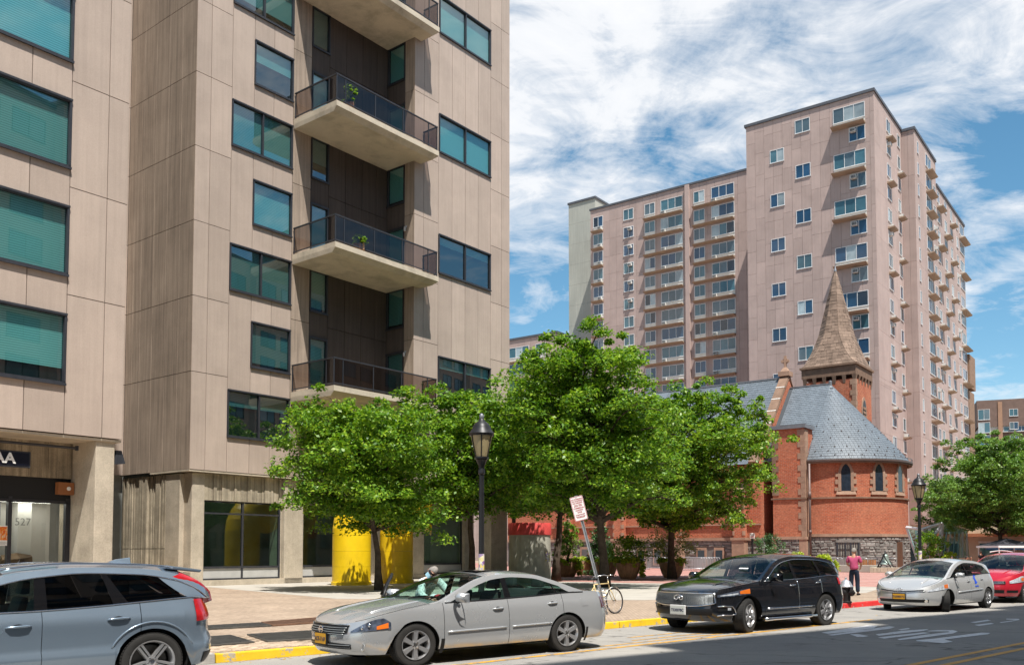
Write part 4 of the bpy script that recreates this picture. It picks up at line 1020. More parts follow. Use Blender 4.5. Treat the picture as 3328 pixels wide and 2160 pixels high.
MB().prism([(yc + a, z) for a, z in pf], TX1 - .2, TX1 - .03, 'x').build('belfry_opening', SLATEB, CH)
for k in range(9): MB().hexa([(TX1 - .03, yc - .5, 12.7 + k * .4), (TX1 + .03, yc - .5, 12.62 + k * .4), (TX1 + .03, yc + .5, 12.62 + k * .4), (TX1 - .03, yc + .5, 12.7 + k * .4)], [(TX1 - .03, yc - .5, 12.92 + k * .4), (TX1 - .01, yc - .5, 12.88 + k * .4), (TX1 - .01, yc + .5, 12.88 + k * .4), (TX1 - .03, yc + .5, 12.92 + k * .4)]).build('louvre', SANDD, CH)
sx, sy, hw = (TX0 + TX1) / 2, yc, (TX1 - TX0) / 2 + .1
def spoly(f):           # outline of the spire at height fraction f: square eaves turning into an octagon
    k = min(1, f / .34); r = (1 - f) * (.80 if f > .34 else 1.0 - .2 * k ** .6)
    ch = .02 + .39 * k ** .7; h = hw * (1 - f) * (1.0 - .14 * min(1, k ** .7)); c = h * (1 - 1.414 * ch)
    return [(sx + h, sy - c), (sx + h, sy + c), (sx + c, sy + h), (sx - c, sy + h), (sx - h, sy + c), (sx - h, sy - c), (sx - c, sy - h), (sx + c, sy - h)]
NS = 31; sp = []; ZS0, ZS1 = 20.25, 31.0
for r in range(NS):
    f0, f1 = r / NS * .955, (r + 1) / NS * .955; A0_, A1_ = spoly(f0), spoly(f1); z0 = ZS0 + (ZS1 - ZS0) * f0; z1 = ZS0 + (ZS1 - ZS0) * f1
    for i in range(8):
        p0, p1, q0, q1 = [Vector((*v, 0)) for v in (A0_[i], A0_[(i + 1) % 8], A1_[i], A1_[(i + 1) % 8])]
        L_ = (p1 - p0).length
        if L_ < .06: continue
        n = max(1, int(round(L_ / .62))); o_ = .5 if r % 2 and n > 1 else 0
        cuts = sorted(set([0.] + [min(1, (k + o_) / n) for k in range(0 if not o_ else 0, n + 1)] + [1.]))
        cuts = [c for j, c in enumerate(cuts) if j == 0 or c - cuts[j - 1] > .02]
        nrm = Vector(((p1 - p0).y, -(p1 - p0).x, 0)).normalized() 
        for a, b_ in zip(cuts, cuts[1:]):
            e = random.uniform(0, .035); g = .012 / L_
            b0, b1, t0_, t1_ = p0.lerp(p1, a + g), p0.lerp(p1, b_ - g), q0.lerp(q1, a + g), q0.lerp(q1, b_ - g)
            inn = .25
            def Z(p, z, k): 
                w = p + nrm * k; return (w.x, w.y, z)
            mb = MB().hexa([Z(b0, z0, e), Z(b1, z0, e), Z(b1, z0, -inn), Z(b0, z0, -inn)], [Z(t0_, z1 - .012, e * .6), Z(t1_, z1 - .012, e * .6), Z(t1_, z1 - .012, -inn * .8), Z(t0_, z1 - .012, -inn * .8)])
            vis = (nrm.x * .3 - nrm.y) ; sp.append((-vis, mb))
sp.sort(key=lambda q: q[0])
pieces([m for _, m in sp], 'spire_stone', SPIRE, CH, 300)
cv = MB(); 
for r in range(0, 20):
    f0, f1 = r / 20 * .955, (r + 1) / 20 * .955; A0_, A1_ = spoly(f0), spoly(f1)
    for i in range(8):
        k = .94; c = lambda v: (sx + (v[0] - sx) * k, sy + (v[1] - sy) * k)
        cv.quad((*c(A0_[i]), ZS0 + (ZS1 - ZS0) * f0), (*c(A0_[(i + 1) % 8]), ZS0 + (ZS1 - ZS0) * f0), (*c(A1_[(i + 1) % 8]), ZS0 + (ZS1 - ZS0) * f1), (*c(A1_[i]), ZS0 + (ZS1 - ZS0) * f1))
cv.build('spire_core', MORT, CH)
MB().lathe([(.16, 0), (.14, .15), (.1, .3), (.02, .62), (0, .62)], 8, (sx, sy, 30.45)).build('spire_tip', LEADG, CH)
# small ridge cross far along the nave
c0 = MB().tube([(-25.5, 0, 18.7), (-25.5, 0, 24.2)], [.45, .05], 8).tube([(-25.5, 0, 24.), (-25.5, 0, 26.6)], .045, 6).tube([(-26.1, 0, 25.6), (-24.9, 0, 25.6)], .045, 6)
c0.lathe([(.36, -.03), (.36, .03), (.3, .03), (.3, -.03), (.36, -.03)], 12, (-25.5, 0, 25.6), M=Matrix.Rotation(pi / 2, 3, 'X'), cap=False).build('bell_fleche', LEADG, CH)

# ================================================================ TREES, SHRUBS
def mat_leaf(name, dark, mid, light, trans=.35):
    m = new_mat(name); t = NT(m); g = t.n('ShaderNodeNewGeometry'); v = g.outputs['Position']
    c = t.ramp(g.outputs['Random Per Island'], [(0., dark), (.5, mid), (1., light)])
    c = t.mix(1., c, t.ramp(t.noise(v, .9, 4, .6), [(.3, (.72, .8, .7)), (.7, (1.2, 1.12, 1.05))]), 'MULTIPLY')
    b = t.bsdf(c, .42, 0, .32); tl = t.n('ShaderNodeBsdfTranslucent'); c2 = t.mix(1., c, (1.25, 1.3, .5), 'MULTIPLY'); t.l(c2, tl.inputs[0])
    mx = t.n('ShaderNodeMixShader'); mx.inputs[0].default_value = trans; t.l(b.outputs[0], mx.inputs[1]); t.l(tl.outputs[0], mx.inputs[2]); t.finish(mx); return m
LEAF = mat_leaf('street_tree_leaf', (.055, .14, .016), (.12, .255, .022), (.30, .43, .04))
LEAF2 = mat_leaf('locust_leaf', (.085, .18, .035), (.13, .245, .05), (.21, .34, .09))
LEAF3 = mat_leaf('lime_leaf', (.26, .36, .02), (.36, .46, .03), (.46, .54, .06))
LEAF4 = mat_leaf('olive_leaf', (.11, .15, .035), (.20, .25, .07), (.34, .33, .12))
LEAF5 = mat_leaf('conifer_leaf', (.03, .08, .03), (.06, .13, .05), (.11, .20, .08), .2)
LEAF6 = mat_leaf('shrub_leaf', (.09, .20, .02), (.17, .32, .03), (.29, .43, .06))
BARK = M('bark', (.075, .058, .045), .95, var=.35, vs=5, bump=.9, bs=18, spec=.1)
def leaf_mesh(name, C, per, rad, size, mat, up=.62, flat_=.52, seed=0):
    rng = np.random.default_rng(seed); C = np.asarray(C, float); n = len(C) * per
    rad = np.repeat(np.broadcast_to(np.asarray(rad, float), (len(C),)), per)
    d = rng.normal(size=(n, 3)); d /= np.linalg.norm(d, axis=1)[:, None]; r = rng.random(n) ** .45
    off = d * (r * rad)[:, None]; off[:, 2] *= flat_
    off[:, 2] -= (off[:, 0] ** 2 + off[:, 1] ** 2) * .28 / np.maximum(rad, .1)
    P = np.repeat(C, per, 0) + off
    nv = rng.normal(size=(n, 3)) * (1 - up); nv[:, 2] += up; nv[:, :2] += off[:, :2] / np.maximum(rad, .1)[:, None] * .35; nv /= np.linalg.norm(nv, axis=1)[:, None]
    a = rng.normal(size=(n, 3)); a -= nv * (a * nv).sum(1)[:, None]; a /= np.linalg.norm(a, axis=1)[:, None]; b = np.cross(nv, a)
    s = (size * (.65 + .7 * rng.random(n)))[:, None]
    V = np.empty((n, 4, 3)); V[:, 0] = P - a * s * .5; V[:, 1] = P + b * s * .32 + nv * s * .06; V[:, 2] = P + a * s * .55 - nv * s * .08; V[:, 3] = P - b * s * .32 + nv * s * .06
    me = bpy.data.meshes.new(name); me.vertices.add(n * 4); me.vertices.foreach_set('co', V.ravel()); me.loops.add(n * 4); me.loops.foreach_set('vertex_index', np.arange(n * 4, dtype=np.int32))
    me.polygons.add(n); me.polygons.foreach_set('loop_start', np.arange(0, n * 4, 4, dtype=np.int32)); me.polygons.foreach_set('loop_total', np.full(n, 4, np.int32))
    me.update(calc_edges=True); me.materials.append(mat); return me
def tree(name, x, y, H, R, zb, label, seed, leaf=LEAF, per=58, nb=40, lsz=.2, lean=(0, 0), tr=.17, fork=True, top=.12, group='street trees in front of the buildings', shift=(0, 0), zmax=.42):
    rng = random.Random(seed); root = empty(name, (x, y, .15), 0, label, 'tree', group)
    tk = MB(); bend = [(0, 0, -.1)]; n = 9; top_z = H * .86
    for i in range(1, n + 1):
        f = i / n; bend.append((lean[0] * f + rng.uniform(-.06, .06) + shift[0] * f * f, lean[1] * f + rng.uniform(-.06, .06) + shift[1] * f * f, top_z * f))
    tk.tube(bend, [tr * 1.35] + [tr * (1 - .88 * (i / n) ** .8) for i in range(1, n + 1)], 10); tk.build('trunk', BARK, root, smooth=True)
    def ax(z):
        f = min(max(z / top_z, 0), 1) * n; i = min(int(f), n - 1); p, q = Vector(bend[i]), Vector(bend[i + 1]); return p.lerp(q, f - i)
    br = MB(); C = []; RD = []
    for k in range(nb):
        f = (k + .5) / nb; z = zb * .85 + (H * .95 - zb * .85) * f
        g = (z - zb * .85) / (H - zb * .85)                      # 0 bottom .. 1 top of crown
        env = R * (sqrt(max(.02, 1 - ((zmax - g) / (zmax + .22)) ** 2)) if g < zmax else max(top, sqrt(max(0, 1 - ((g - zmax) / (1 - zmax)) ** 2.0)))) * rng.uniform(.72, 1.12)
        a = k * 2.39996 + rng.uniform(-.5, .5); dirv = Vector((cos(a), sin(a), 0))
        o = ax(max(z - env * rng.uniform(.25, .5), zb * .62)); e = ax(z) + dirv * env; e.z = z + rng.uniform(-.5, .5) - (.25 if g < .25 else 0)
        mid = o.lerp(e, .5) + Vector((0, 0, .14 * env)); pts = [o, o.lerp(mid, .55), mid, mid.lerp(e, .55) + Vector((0, 0, .04 * env)), e]
        r0 = tr * (.42 if k > 3 else .6) * (1 - .6 * g); br.tube(pts, [r0, r0 * .8, r0 * .55, r0 * .3, r0 * .1], 6)
        m = max(5, int(env * 3.4))
        for j in range(m):
            u_ = .22 + .84 * (j + rng.random()) / m; q = (o.lerp(mid, u_ / .5) if u_ < .5 else mid.lerp(e, (u_ - .5) / .5))
            w = (u_) * env * .42; side = dirv.cross(Vector((0, 0, 1))) * rng.uniform(-w, w)
            C.append(q + side + Vector((0, 0, rng.uniform(-.45, .5)))); RD.append(rng.uniform(.32, .85) * (1.0 if g < .75 else .75))
    for k in range(5): C.append(ax(top_z) + Vector((rng.uniform(-.3, .3), rng.uniform(-.3, .3), rng.uniform(0, H * .14)))); RD.append(.4)
    br.build('branches', BARK, root, smooth=True)
    inst(leaf_mesh('crown', [tuple(c) for c in C], per, RD, lsz, leaf, seed=seed), 'crown', root)
    return root
tree('street_tree', -5.6, 38.36, 8.05, 3.85, 3.9, 'round green street tree before the two yellow tubes', 11, per=105, nb=50, lsz=.15, tr=.17, lean=(-.3, 0), shift=(-.75, -.7))
tree('street_tree', -1.95, 44.5, 9.5, 3.6, 4.9, 'green street tree right behind the near black lamp post', 12, per=85, nb=44, lsz=.17, tr=.2, shift=(-.3, -1.6))
tree('street_tree', .15, 56., 11.6, 4.0, 5.6, 'green street tree behind the red banded concrete drum', 13, per=70, nb=40, lsz=.2, tr=.2)
tree('street_tree', 2.43, 50.3, 12.2, 3.9, 5.6, 'green street tree with leaning forked trunk beside the concrete drum', 14, per=80, nb=44, lsz=.18, tr=.24, lean=(.7, 0), shift=(.2, 1.5))
tree('street_tree', 4.25, 41.7, 11.7, 4.15, 4.8, 'tallest green street tree in the middle behind the leaning parking sign', 15, per=105, nb=60, lsz=.155, tr=.24, lean=(-.8, 0), zmax=.30, shift=(-.3, -2.2))
tree('street_tree', 9.56, 54.3, 11.2, 5.7, 4.6, 'green street tree between the black car and the church nave', 16, per=95, nb=64, lsz=.18, tr=.25, lean=(-.5, 0), shift=(1.1, -1.8))
tree('locust_tree', 37.6, 70, 10.9, 5.2, 4.7, 'light feathery green tree over the cafe umbrellas at the right', 17, LEAF2, 105, 46, .18, tr=.22, group='pale trees along the far street')
tree('locust_tree', 46, 77, 10.6, 5.2, 4.5, 'light green tree cut off by the right edge behind the red van', 18, LEAF2, 85, 40, .2, tr=.22, group='pale trees along the far street')
tree('locust_tree', 42.5, 88, 9., 3.6, 4., 'smaller pale tree beside the pink tower foot', 19, LEAF2, 70, 30, .2, tr=.18, group='pale trees along the far street')
def shrub(name, x, y, z, rx, h, label, leaf, n=40, per=40, lsz=.12, seed=1, stems=6, cat='shrub', group=None, cone=False, lift=.0):
    rng = random.Random(seed); root = empty(name, (x, y, z), 0, label, cat, group); st = MB(); C = []; RD = []
    for k in range(n):
        a = rng.uniform(0, 2 * pi); f = rng.random() ** .6; zz = lift * h + rng.random() * h * (1 - lift)
        g = (zz / h); env = rx * ((1 - g) * .95 + .08 if cone else sqrt(max(0.05, 1 - (2 * (g - .45)) ** 2 * .8)))
        C.append((cos(a) * env * f, sin(a) * env * f, zz)); RD.append(rng.uniform(.5, 1.) * rx * .34)
    for k in range(stems):
        c = rng.choice(C); st.tube([(rng.uniform(-.08, .08), rng.uniform(-.08, .08), -.05), (c[0] * .4, c[1] * .4, c[2] * .5), c], [.03, .02, .006], 5)
    st.build('stems', BARK, root); inst(leaf_mesh('foliage', C, per, RD, lsz, leaf, .55, .8, seed), 'foliage', root); return root
# ================================================================ PLANTERS
POT = M('planter_fibre', (.44, .27, .165), .8, var=.16, vs=2.5, bump=.2, bs=25, spec=.2, coord='Object', streak=.3, stains=.2); SOIL = M('soil', (.06, .045, .03), .95)
def planter(x, y, label, r=.74, h=.95, bush=None, blabel=None, vine=None, seed=3, bh=1.2, br=.85):
    p = empty('bowl_planter', (x, y, .155), 0, label, 'planter', 'bowl planters on the plaza')
    prof = [(r * .52, 0), (r * .62, .03), (r * .80, h * .3), (r * .93, h * .62), (r, h - .04), (r * .99, h), (r * .9, h), (r * .86, h - .14)]
    MB().lathe(prof, 28, cap=False).build('bowl', POT, p, smooth=50); MB().lathe([(0, h - .12), (r * .87, h - .12)], 20, cap=False).build('soil', SOIL, p)
    rng = random.Random(seed); C = []
    for k in range(34):
        a = rng.uniform(0, 2 * pi); f = rng.uniform(.7, 1.12); C.append((cos(a) * r * f, sin(a) * r * f, h + .12 - max(0, f - .95) * 1.2 + rng.uniform(-.04, .12)))
    if vine is not None:
        for k in range(16):
            a = vine + rng.uniform(-.5, .5); C.append((cos(a) * r * 1.16, sin(a) * r * 1.16, h - rng.random() * h * .8))
    v = empty('trailing_vine', (x, y, .155), 0, 'lime vine in the ' + label.replace('bowl planter', 'bowl'), 'plant', 'vines in the bowl planters')
    inst(leaf_mesh('foliage', C, 26, .2, .15, LEAF3, .6, .7, seed), 'foliage', v)
    if bush: shrub(bush[0], x, y, .155 + h - .12, br, bh, blabel, bush[1], 70, 46, .12, seed + 5, 8, lift=.22)
planter(3.6, 58.9, 'brown bowl planter right of the concrete drum', seed=4, vine=-.3, bush=('potted_shrub', LEAF6), blabel='leafy green shrub in the bowl beside the concrete drum', bh=2.6, br=.95)
planter(6.15, 59.2, 'brown bowl planter half hidden behind another bowl', seed=5)
planter(6.93, 54.3, 'brown bowl planter in front of its twin, middle of plaza', seed=6, vine=-.2, bush=('potted_shrub', LEAF6), blabel='bright green rounded shrub in the front bowl planter', bh=1.65, br=1.25)
planter(5.0, 63.5, 'brown bowl planter farthest back beside a tree trunk', seed=7)
planter(9.98, 56.9, 'brown bowl planter behind the right hand tree trunk', r=.78, seed=8, bush=('potted_shrub', LEAF4), blabel='airy olive shrub in the bowl by the barrier stack', bh=2.7, br=1.6)
shrub('conifer', 6.1, 62.5, .15, 1.2, 4.6, 'dark green conifer behind the twin bowl planters', LEAF5, 120, 40, .16, 31, cone=True, cat='tree')
c_ = ground(2490, 1862); shrub('young_pine', 20.2, 71.5, .15, 1.35, 2.9, 'young blue green pine against the church base', LEAF5, 90, 44, .14, 32, cat='tree')
shrub('lime_bush', 21.9, 69.5, .15, 1.1, 1.5, 'lime green bush left at the church foundation', LEAF3, 50, 50, .14, 33, group='lime bushes by the church')
shrub('lime_bush', 23.6, 69., .15, 1.1, 1.25, 'lime green low bush beside the church downpipe', LEAF3, 50, 50, .14, 34, group='lime bushes by the church')
shrub('green_bush', 32.7, 71., .15, 1.4, 3.2, 'tall green bush at the right end of the church apse', LEAF6, 80, 46, .16, 35)
shrub('yellow_bush', 33.6, 69.5, .15, .9, 1.5, 'yellow green round bush behind the far lamp post', LEAF3, 40, 46, .14, 36)

# ================================================================ STREET FURNITURE
BLK = M('black_cast_iron', (.022, .022, .024), .42, .3, var=.2, vs=4, coord='Object'); LANT = M('amber_lantern_glass', (.36, .29, .16), .3, var=.12, vs=3, coord='Object', spec=.6)
def sticker_mat():
    m = new_mat('pole_stickers'); t = NT(m); v = t.coord('Object'); n = t.n('ShaderNodeTexVoronoi'); t.l(v, n.inputs['Vector']); n.inputs['Scale'].default_value = 14.
    c = t.ramp(n.outputs['Color'], [(.1, (.75, .75, .72)), (.35, (.75, .6, .05)), (.5, (.8, .8, .78)), (.7, (.25, .12, .35)), (.9, (.8, .8, .75))]); t.finish(t.bsdf(c, .5)); return m
STK = sticker_mat()
def lamp_post(x, y, label, st=True, st_z=1.42):
    L_ = empty('lamp_post', (x, y, .15), .3, label, 'lamp post', 'black lamp posts along the kerb')
    MB().lathe([(.2, 0), (.2, .12), (.16, .18), (.14, .5), (.12, .62), (.09, .7), (.062, .85), (.058, 2.1), (.054, 3.28), (.075, 3.3), (.075, 3.36), (.06, 3.4), (.065, 3.46), (.105, 3.56), (.13, 3.6), (.09, 3.64)], 20).build('pole', BLK, L_, smooth=40)
    MB().lathe([(.13, 3.64), (.2, 3.95), (.235, 4.12)], 16, cap=False).build('lantern_glass', LANT, L_, smooth=True)
    cg = MB()
    for k in range(6):
        a = k * pi / 3 + .25; cg.tube([(.135 * cos(a), .135 * sin(a), 3.62), (.207 * cos(a), .207 * sin(a), 3.95), (.245 * cos(a), .245 * sin(a), 4.14)], .012, 5)
    for r_, z_ in ((.14, 3.64), (.243, 4.13)): cg.lathe([(r_ - .02, z_ - .02), (r_ + .015, z_ - .02), (r_ + .015, z_ + .02), (r_ - .02, z_ + .02)], 18)
    cg.build('cage', BLK, L_)
    MB().lathe([(.26, 4.12), (.275, 4.16), (.25, 4.2), (.2, 4.27), (.19, 4.31), (.14, 4.39), (.075, 4.43), (.06, 4.47), (.03, 4.5)], 20).build('hood', BLK, L_, smooth=40)
    MB().lathe([(.04, 4.47), (.05, 4.5), (.05, 4.56), (.02, 4.6)], 10).build('finial', LEADG, L_, smooth=True)
    MB().lathe([(.064, st_z - .18), (.064, st_z + .16)], 18, cap=False).build('sticker', STK, L_, smooth=True)
lamp_post(-.655, 19.45, 'near black lamp post with amber lantern behind the silver sedan')
lamp_post(15.49, 34.5, 'far black lamp post with amber lantern beside the church apse', st_z=1.5)
GALV = M('galvanised_steel', (.48, .50, .52), .42, .7, var=.15, vs=6, coord='Object'); SRED = M('sign_red', (.42, .02, .035), .5, var=.05); SWHT = M('sign_white_face', (.80, .80, .79), .45, var=.04)
def rrect(w, h, r, n=5):
    return [(sx_ * (w / 2 - r) + r * cos(a), sy_ * (h / 2 - r) + r * sin(a)) for sx_, sy_, a0 in ((1, 1, 0), (-1, 1, pi / 2), (-1, -1, pi), (1, -1, 1.5 * pi)) for a in [a0 + pi / 2 * i / n for i in range(n + 1)]]
def ring_prism(mb, o, i_, y0, y1):
    n = len(o); mb.add([(x, y0, z) for x, z in o] + [(x, y0, z) for x, z in i_] + [(x, y1, z) for x, z in o] + [(x, y1, z) for x, z in i_],
        [(k, (k + 1) % n, n + (k + 1) % n, n + k) for k in range(n)] + [(k, 2 * n + k, 2 * n + (k + 1) % n, (k + 1) % n) for k in range(n)]); return mb
def parking_sign():
    sg = empty('parking_sign', (2.44, 23.6, .15), 0, 'leaning white parking sign with red lettering on a steel post', 'sign'); sg.rotation_euler = (radians(-2), radians(-14.2), 0)
    ch = MB().prism([(-.04, -.02), (-.025, -.02), (-.015, .012), (.015, .012), (.025, -.02), (.04, -.02), (.04, -.012), (.03, -.012), (.02, .02), (-.02, .02), (-.03, -.012), (-.04, -.012)], -.1, 3.18, 'z'); ch.build('post', GALV, sg)
    bo = MB()
    for k in range(26): bo.lathe([(.006, 0), (.006, .006)], 6, (0, -.022 + .034, .3 + k * .1))
    fz = 2.84; pl = MB().prism([(x, z + fz) for x, z in rrect(.345, .645, .035)], -.032, -.026); pl.build('plate', SWHT, sg)
    ring_prism(MB(), [(x, z + fz) for x, z in rrect(.335, .635, .033)], [(x, z + fz) for x, z in rrect(.312, .612, .026)], -.034, -.033).build('border', SRED, sg)
    for txt, sz, z in (('NO STANDING', .046, .245), ('NO STOPPING', .046, .195), ('NO PARKING', .046, .145), ('7:00 A.M. - 6:00 P.M.', .026, .098), ('MONDAY - FRIDAY', .028, .066), ('COMMERCIAL', .048, .012), ('LOADING', .048, -.045), ('ZONE', .048, -.1), ('30 MINUTE LIMIT', .036, -.165), ("VEHICLES WILL BE TOWED", .022, -.21), ("AT OWNER'S EXPENSE", .022, -.238)):
        inst(text_mesh(txt, sz, SRED, 'lettering', .0008, 'CENTER', .92, .0012), 'lettering', sg, (0, -.0345, fz + z), (pi / 2, 0, 0))
    MB().lathe([(.012, 0), (.012, .01)], 8, (0, 0, 0), M=Matrix.Rotation(pi / 2, 3, 'X')).build('bolt', GALV, sg).location = (0, -.032, fz + .29)
parking_sign()
s2 = empty('small_notice_sign', (14.55, 55., .15), 0, 'small white notice on a black post beside the barrier stack', 'sign')
MB().tube([(0, 0, -.05), (0, 0, 2.55)], .07, 10).build('post', BLK, s2); MB().box(-.17, -.1, 2.42, .13, -.085, 2.75).build('plate', SWHT, s2)
for k in range(4): MB().box(-.13, -.104, 2.66 - k * .06, .09, -.1, 2.685 - k * .06).build('text_line', SRED if k > 1 else BLK, s2)
# hydrant
HYB = M('hydrant_black', (.02, .018, .018), .45, .2, var=.2, coord='Object'); HYS = M('hydrant_silver', (.55, .56, .58), .38, .7, var=.12, coord='Object')
hy = empty('fire_hydrant', (10.62, 28.96, .15), ROT_S, 'black fire hydrant with silver domed cap at the red kerb', 'hydrant')
MB().lathe([(.17, 0), (.17, .05), (.135, .07), (.135, .45), (.15, .47), (.15, .5)], 18).build('barrel', HYB, hy, smooth=40)
MB().lathe([(.215, .5), (.22, .53), (.19, .56), (.16, .63), (.12, .69), (.06, .73), (.035, .74), (.035, .8), (.02, .81)], 18).build('bonnet', HYS, hy, smooth=40)
for a in (0, 1.5 * pi, pi):
    Mx = Matrix.Rotation(a, 3, 'Z') @ Matrix.Rotation(pi / 2, 3, 'Y')
    MB().lathe([(.075, .1), (.075, .17), (.11, .17), (.11, .21), (.09, .22), (.09, .25), (.03, .26), (.03, .3), (.0, .3)], 14, (0, 0, .33), M=Mx).build('outlet', HYB, hy, smooth=40)
# concrete drum with red band
DRC = M('drum_concrete', (.40, .39, .33), .88, var=.18, vs=1.6, bump=.35, bs=22, spec=.15, stains=.3, streak=.15); DRR = mat_worn('drum_red', (.55, .065, .06), (.40, .2, .17), .28, 4.)
dr = empty('concrete_drum', (.93, 47.6, .15), 0, 'round concrete vent drum with a red top band', 'vent')
MB().lathe([(1.12, 0), (1.09, 2.1), (1.08, 2.48)], 40).build('body', DRC, dr, smooth=40); MB().lathe([(1.11, 2.48), (1.13, 2.5), (1.13, 3.08), (1.11, 3.11), (.95, 3.11), (.95, 2.9)], 40).build('band', DRR, dr, smooth=40)
MB().box(.72, -.9, 1.1, .95, -.87, 1.6).build('notice', STK, dr).rotation_euler = (0, 0, .1)
d2 = empty('orange_banded_drum', (39.5, 72.5, .15), 0, 'small concrete drum with orange band beside the cafe', 'vent')
MB().lathe([(.68, 0), (.66, 1.75)], 26).build('body', DRC, d2, smooth=40); MB().lathe([(.67, 1.75), (.69, 1.77), (.69, 2.15), (.6, 2.18)], 26).build('band', M('orange_paint', (.52, .16, .04), .6), d2, smooth=40); MB().box(-.25, -.71, .9, .1, -.67, 1.4).build('notice', SWHT, d2)
# yellow ventilator tubes: segmented steel elbows with a flared mouth
YT = M('yellow_tube_paint', (.86, .58, .008), .42, var=.1, stains=.1, vs=1.2, spec=.45, bump=.05, bs=6); YTI = M('tube_dark_inside', (.05, .04, .01), .8)
def tube_pipe(x, y, rz, R, hz, label, ebend=1.25):
    t_ = empty('yellow_vent_tube', (x, y, .15), rz, label, 'vent tube', 'yellow vent tubes by the building')
    MB().lathe([(R + .05, 0), (R + .05, .16), (R + .01, .18)], 32, cap=False).build('base_ring', YT, t_, smooth=40)
    zs = [.18, .9, 1.65, 2.4, hz]
    for a, b_ in zip(zs, zs[1:]): MB().lathe([(R, a + .006), (R, b_ - .006), (R - .012, b_)], 36, cap=False).build('ring_section', YT, t_, smooth=40)
    pts = []; n = 5; Rb = R * ebend
    for i in range(n + 1):
        a = (pi / 2) * i / n; c = Vector((Rb - Rb * cos(a), 0, hz + Rb * sin(a))); d = Vector((sin(a), 0, cos(a))); pts.append((c, d))
    for i in range(n):
        (c0, d0), (c1, d1) = pts[i], pts[i + 1]; mb = MB(); K = 32; vs = []
        for c, d in ((c0, d0), (c1, d1)):
            e1 = Vector((0, 1, 0)); e2 = d.cross(e1)
            vs += [c + (e1 * cos(2 * pi * k / K) + e2 * sin(2 * pi * k / K)) * R for k in range(K)]
        mb.add(vs, [(k, (k + 1) % K, K + (k + 1) % K, K + k) for k in range(K)]); mb.build('elbow_section', YT, t_, smooth=30)
    ec, _ = pts[-1]; Mx = Matrix.Rotation(pi / 2, 3, 'Y'); MB().lathe([(R, 0), (R, .25), (R * 1.12, .5), (R * 1.32, .68), (R * 1.36, .7), (R * 1.1, .5), (R * .96, .2)], 36, tuple(ec), M=Mx, cap=False).build('flared_mouth', YT, t_, smooth=40)
    MB().lathe([(0, .1), (R * .95, .1)], 24, tuple(ec), M=Mx, cap=False).build('dark_throat', YTI, t_)
tube_pipe(-7.85, 44.5, radians(40), .93, 2.75, 'left yellow vent tube with its elbow hidden in the tree')
tube_pipe(-6.0, 47.2, radians(8), .86, 2.55, 'right yellow vent tube with flared mouth pointing right')
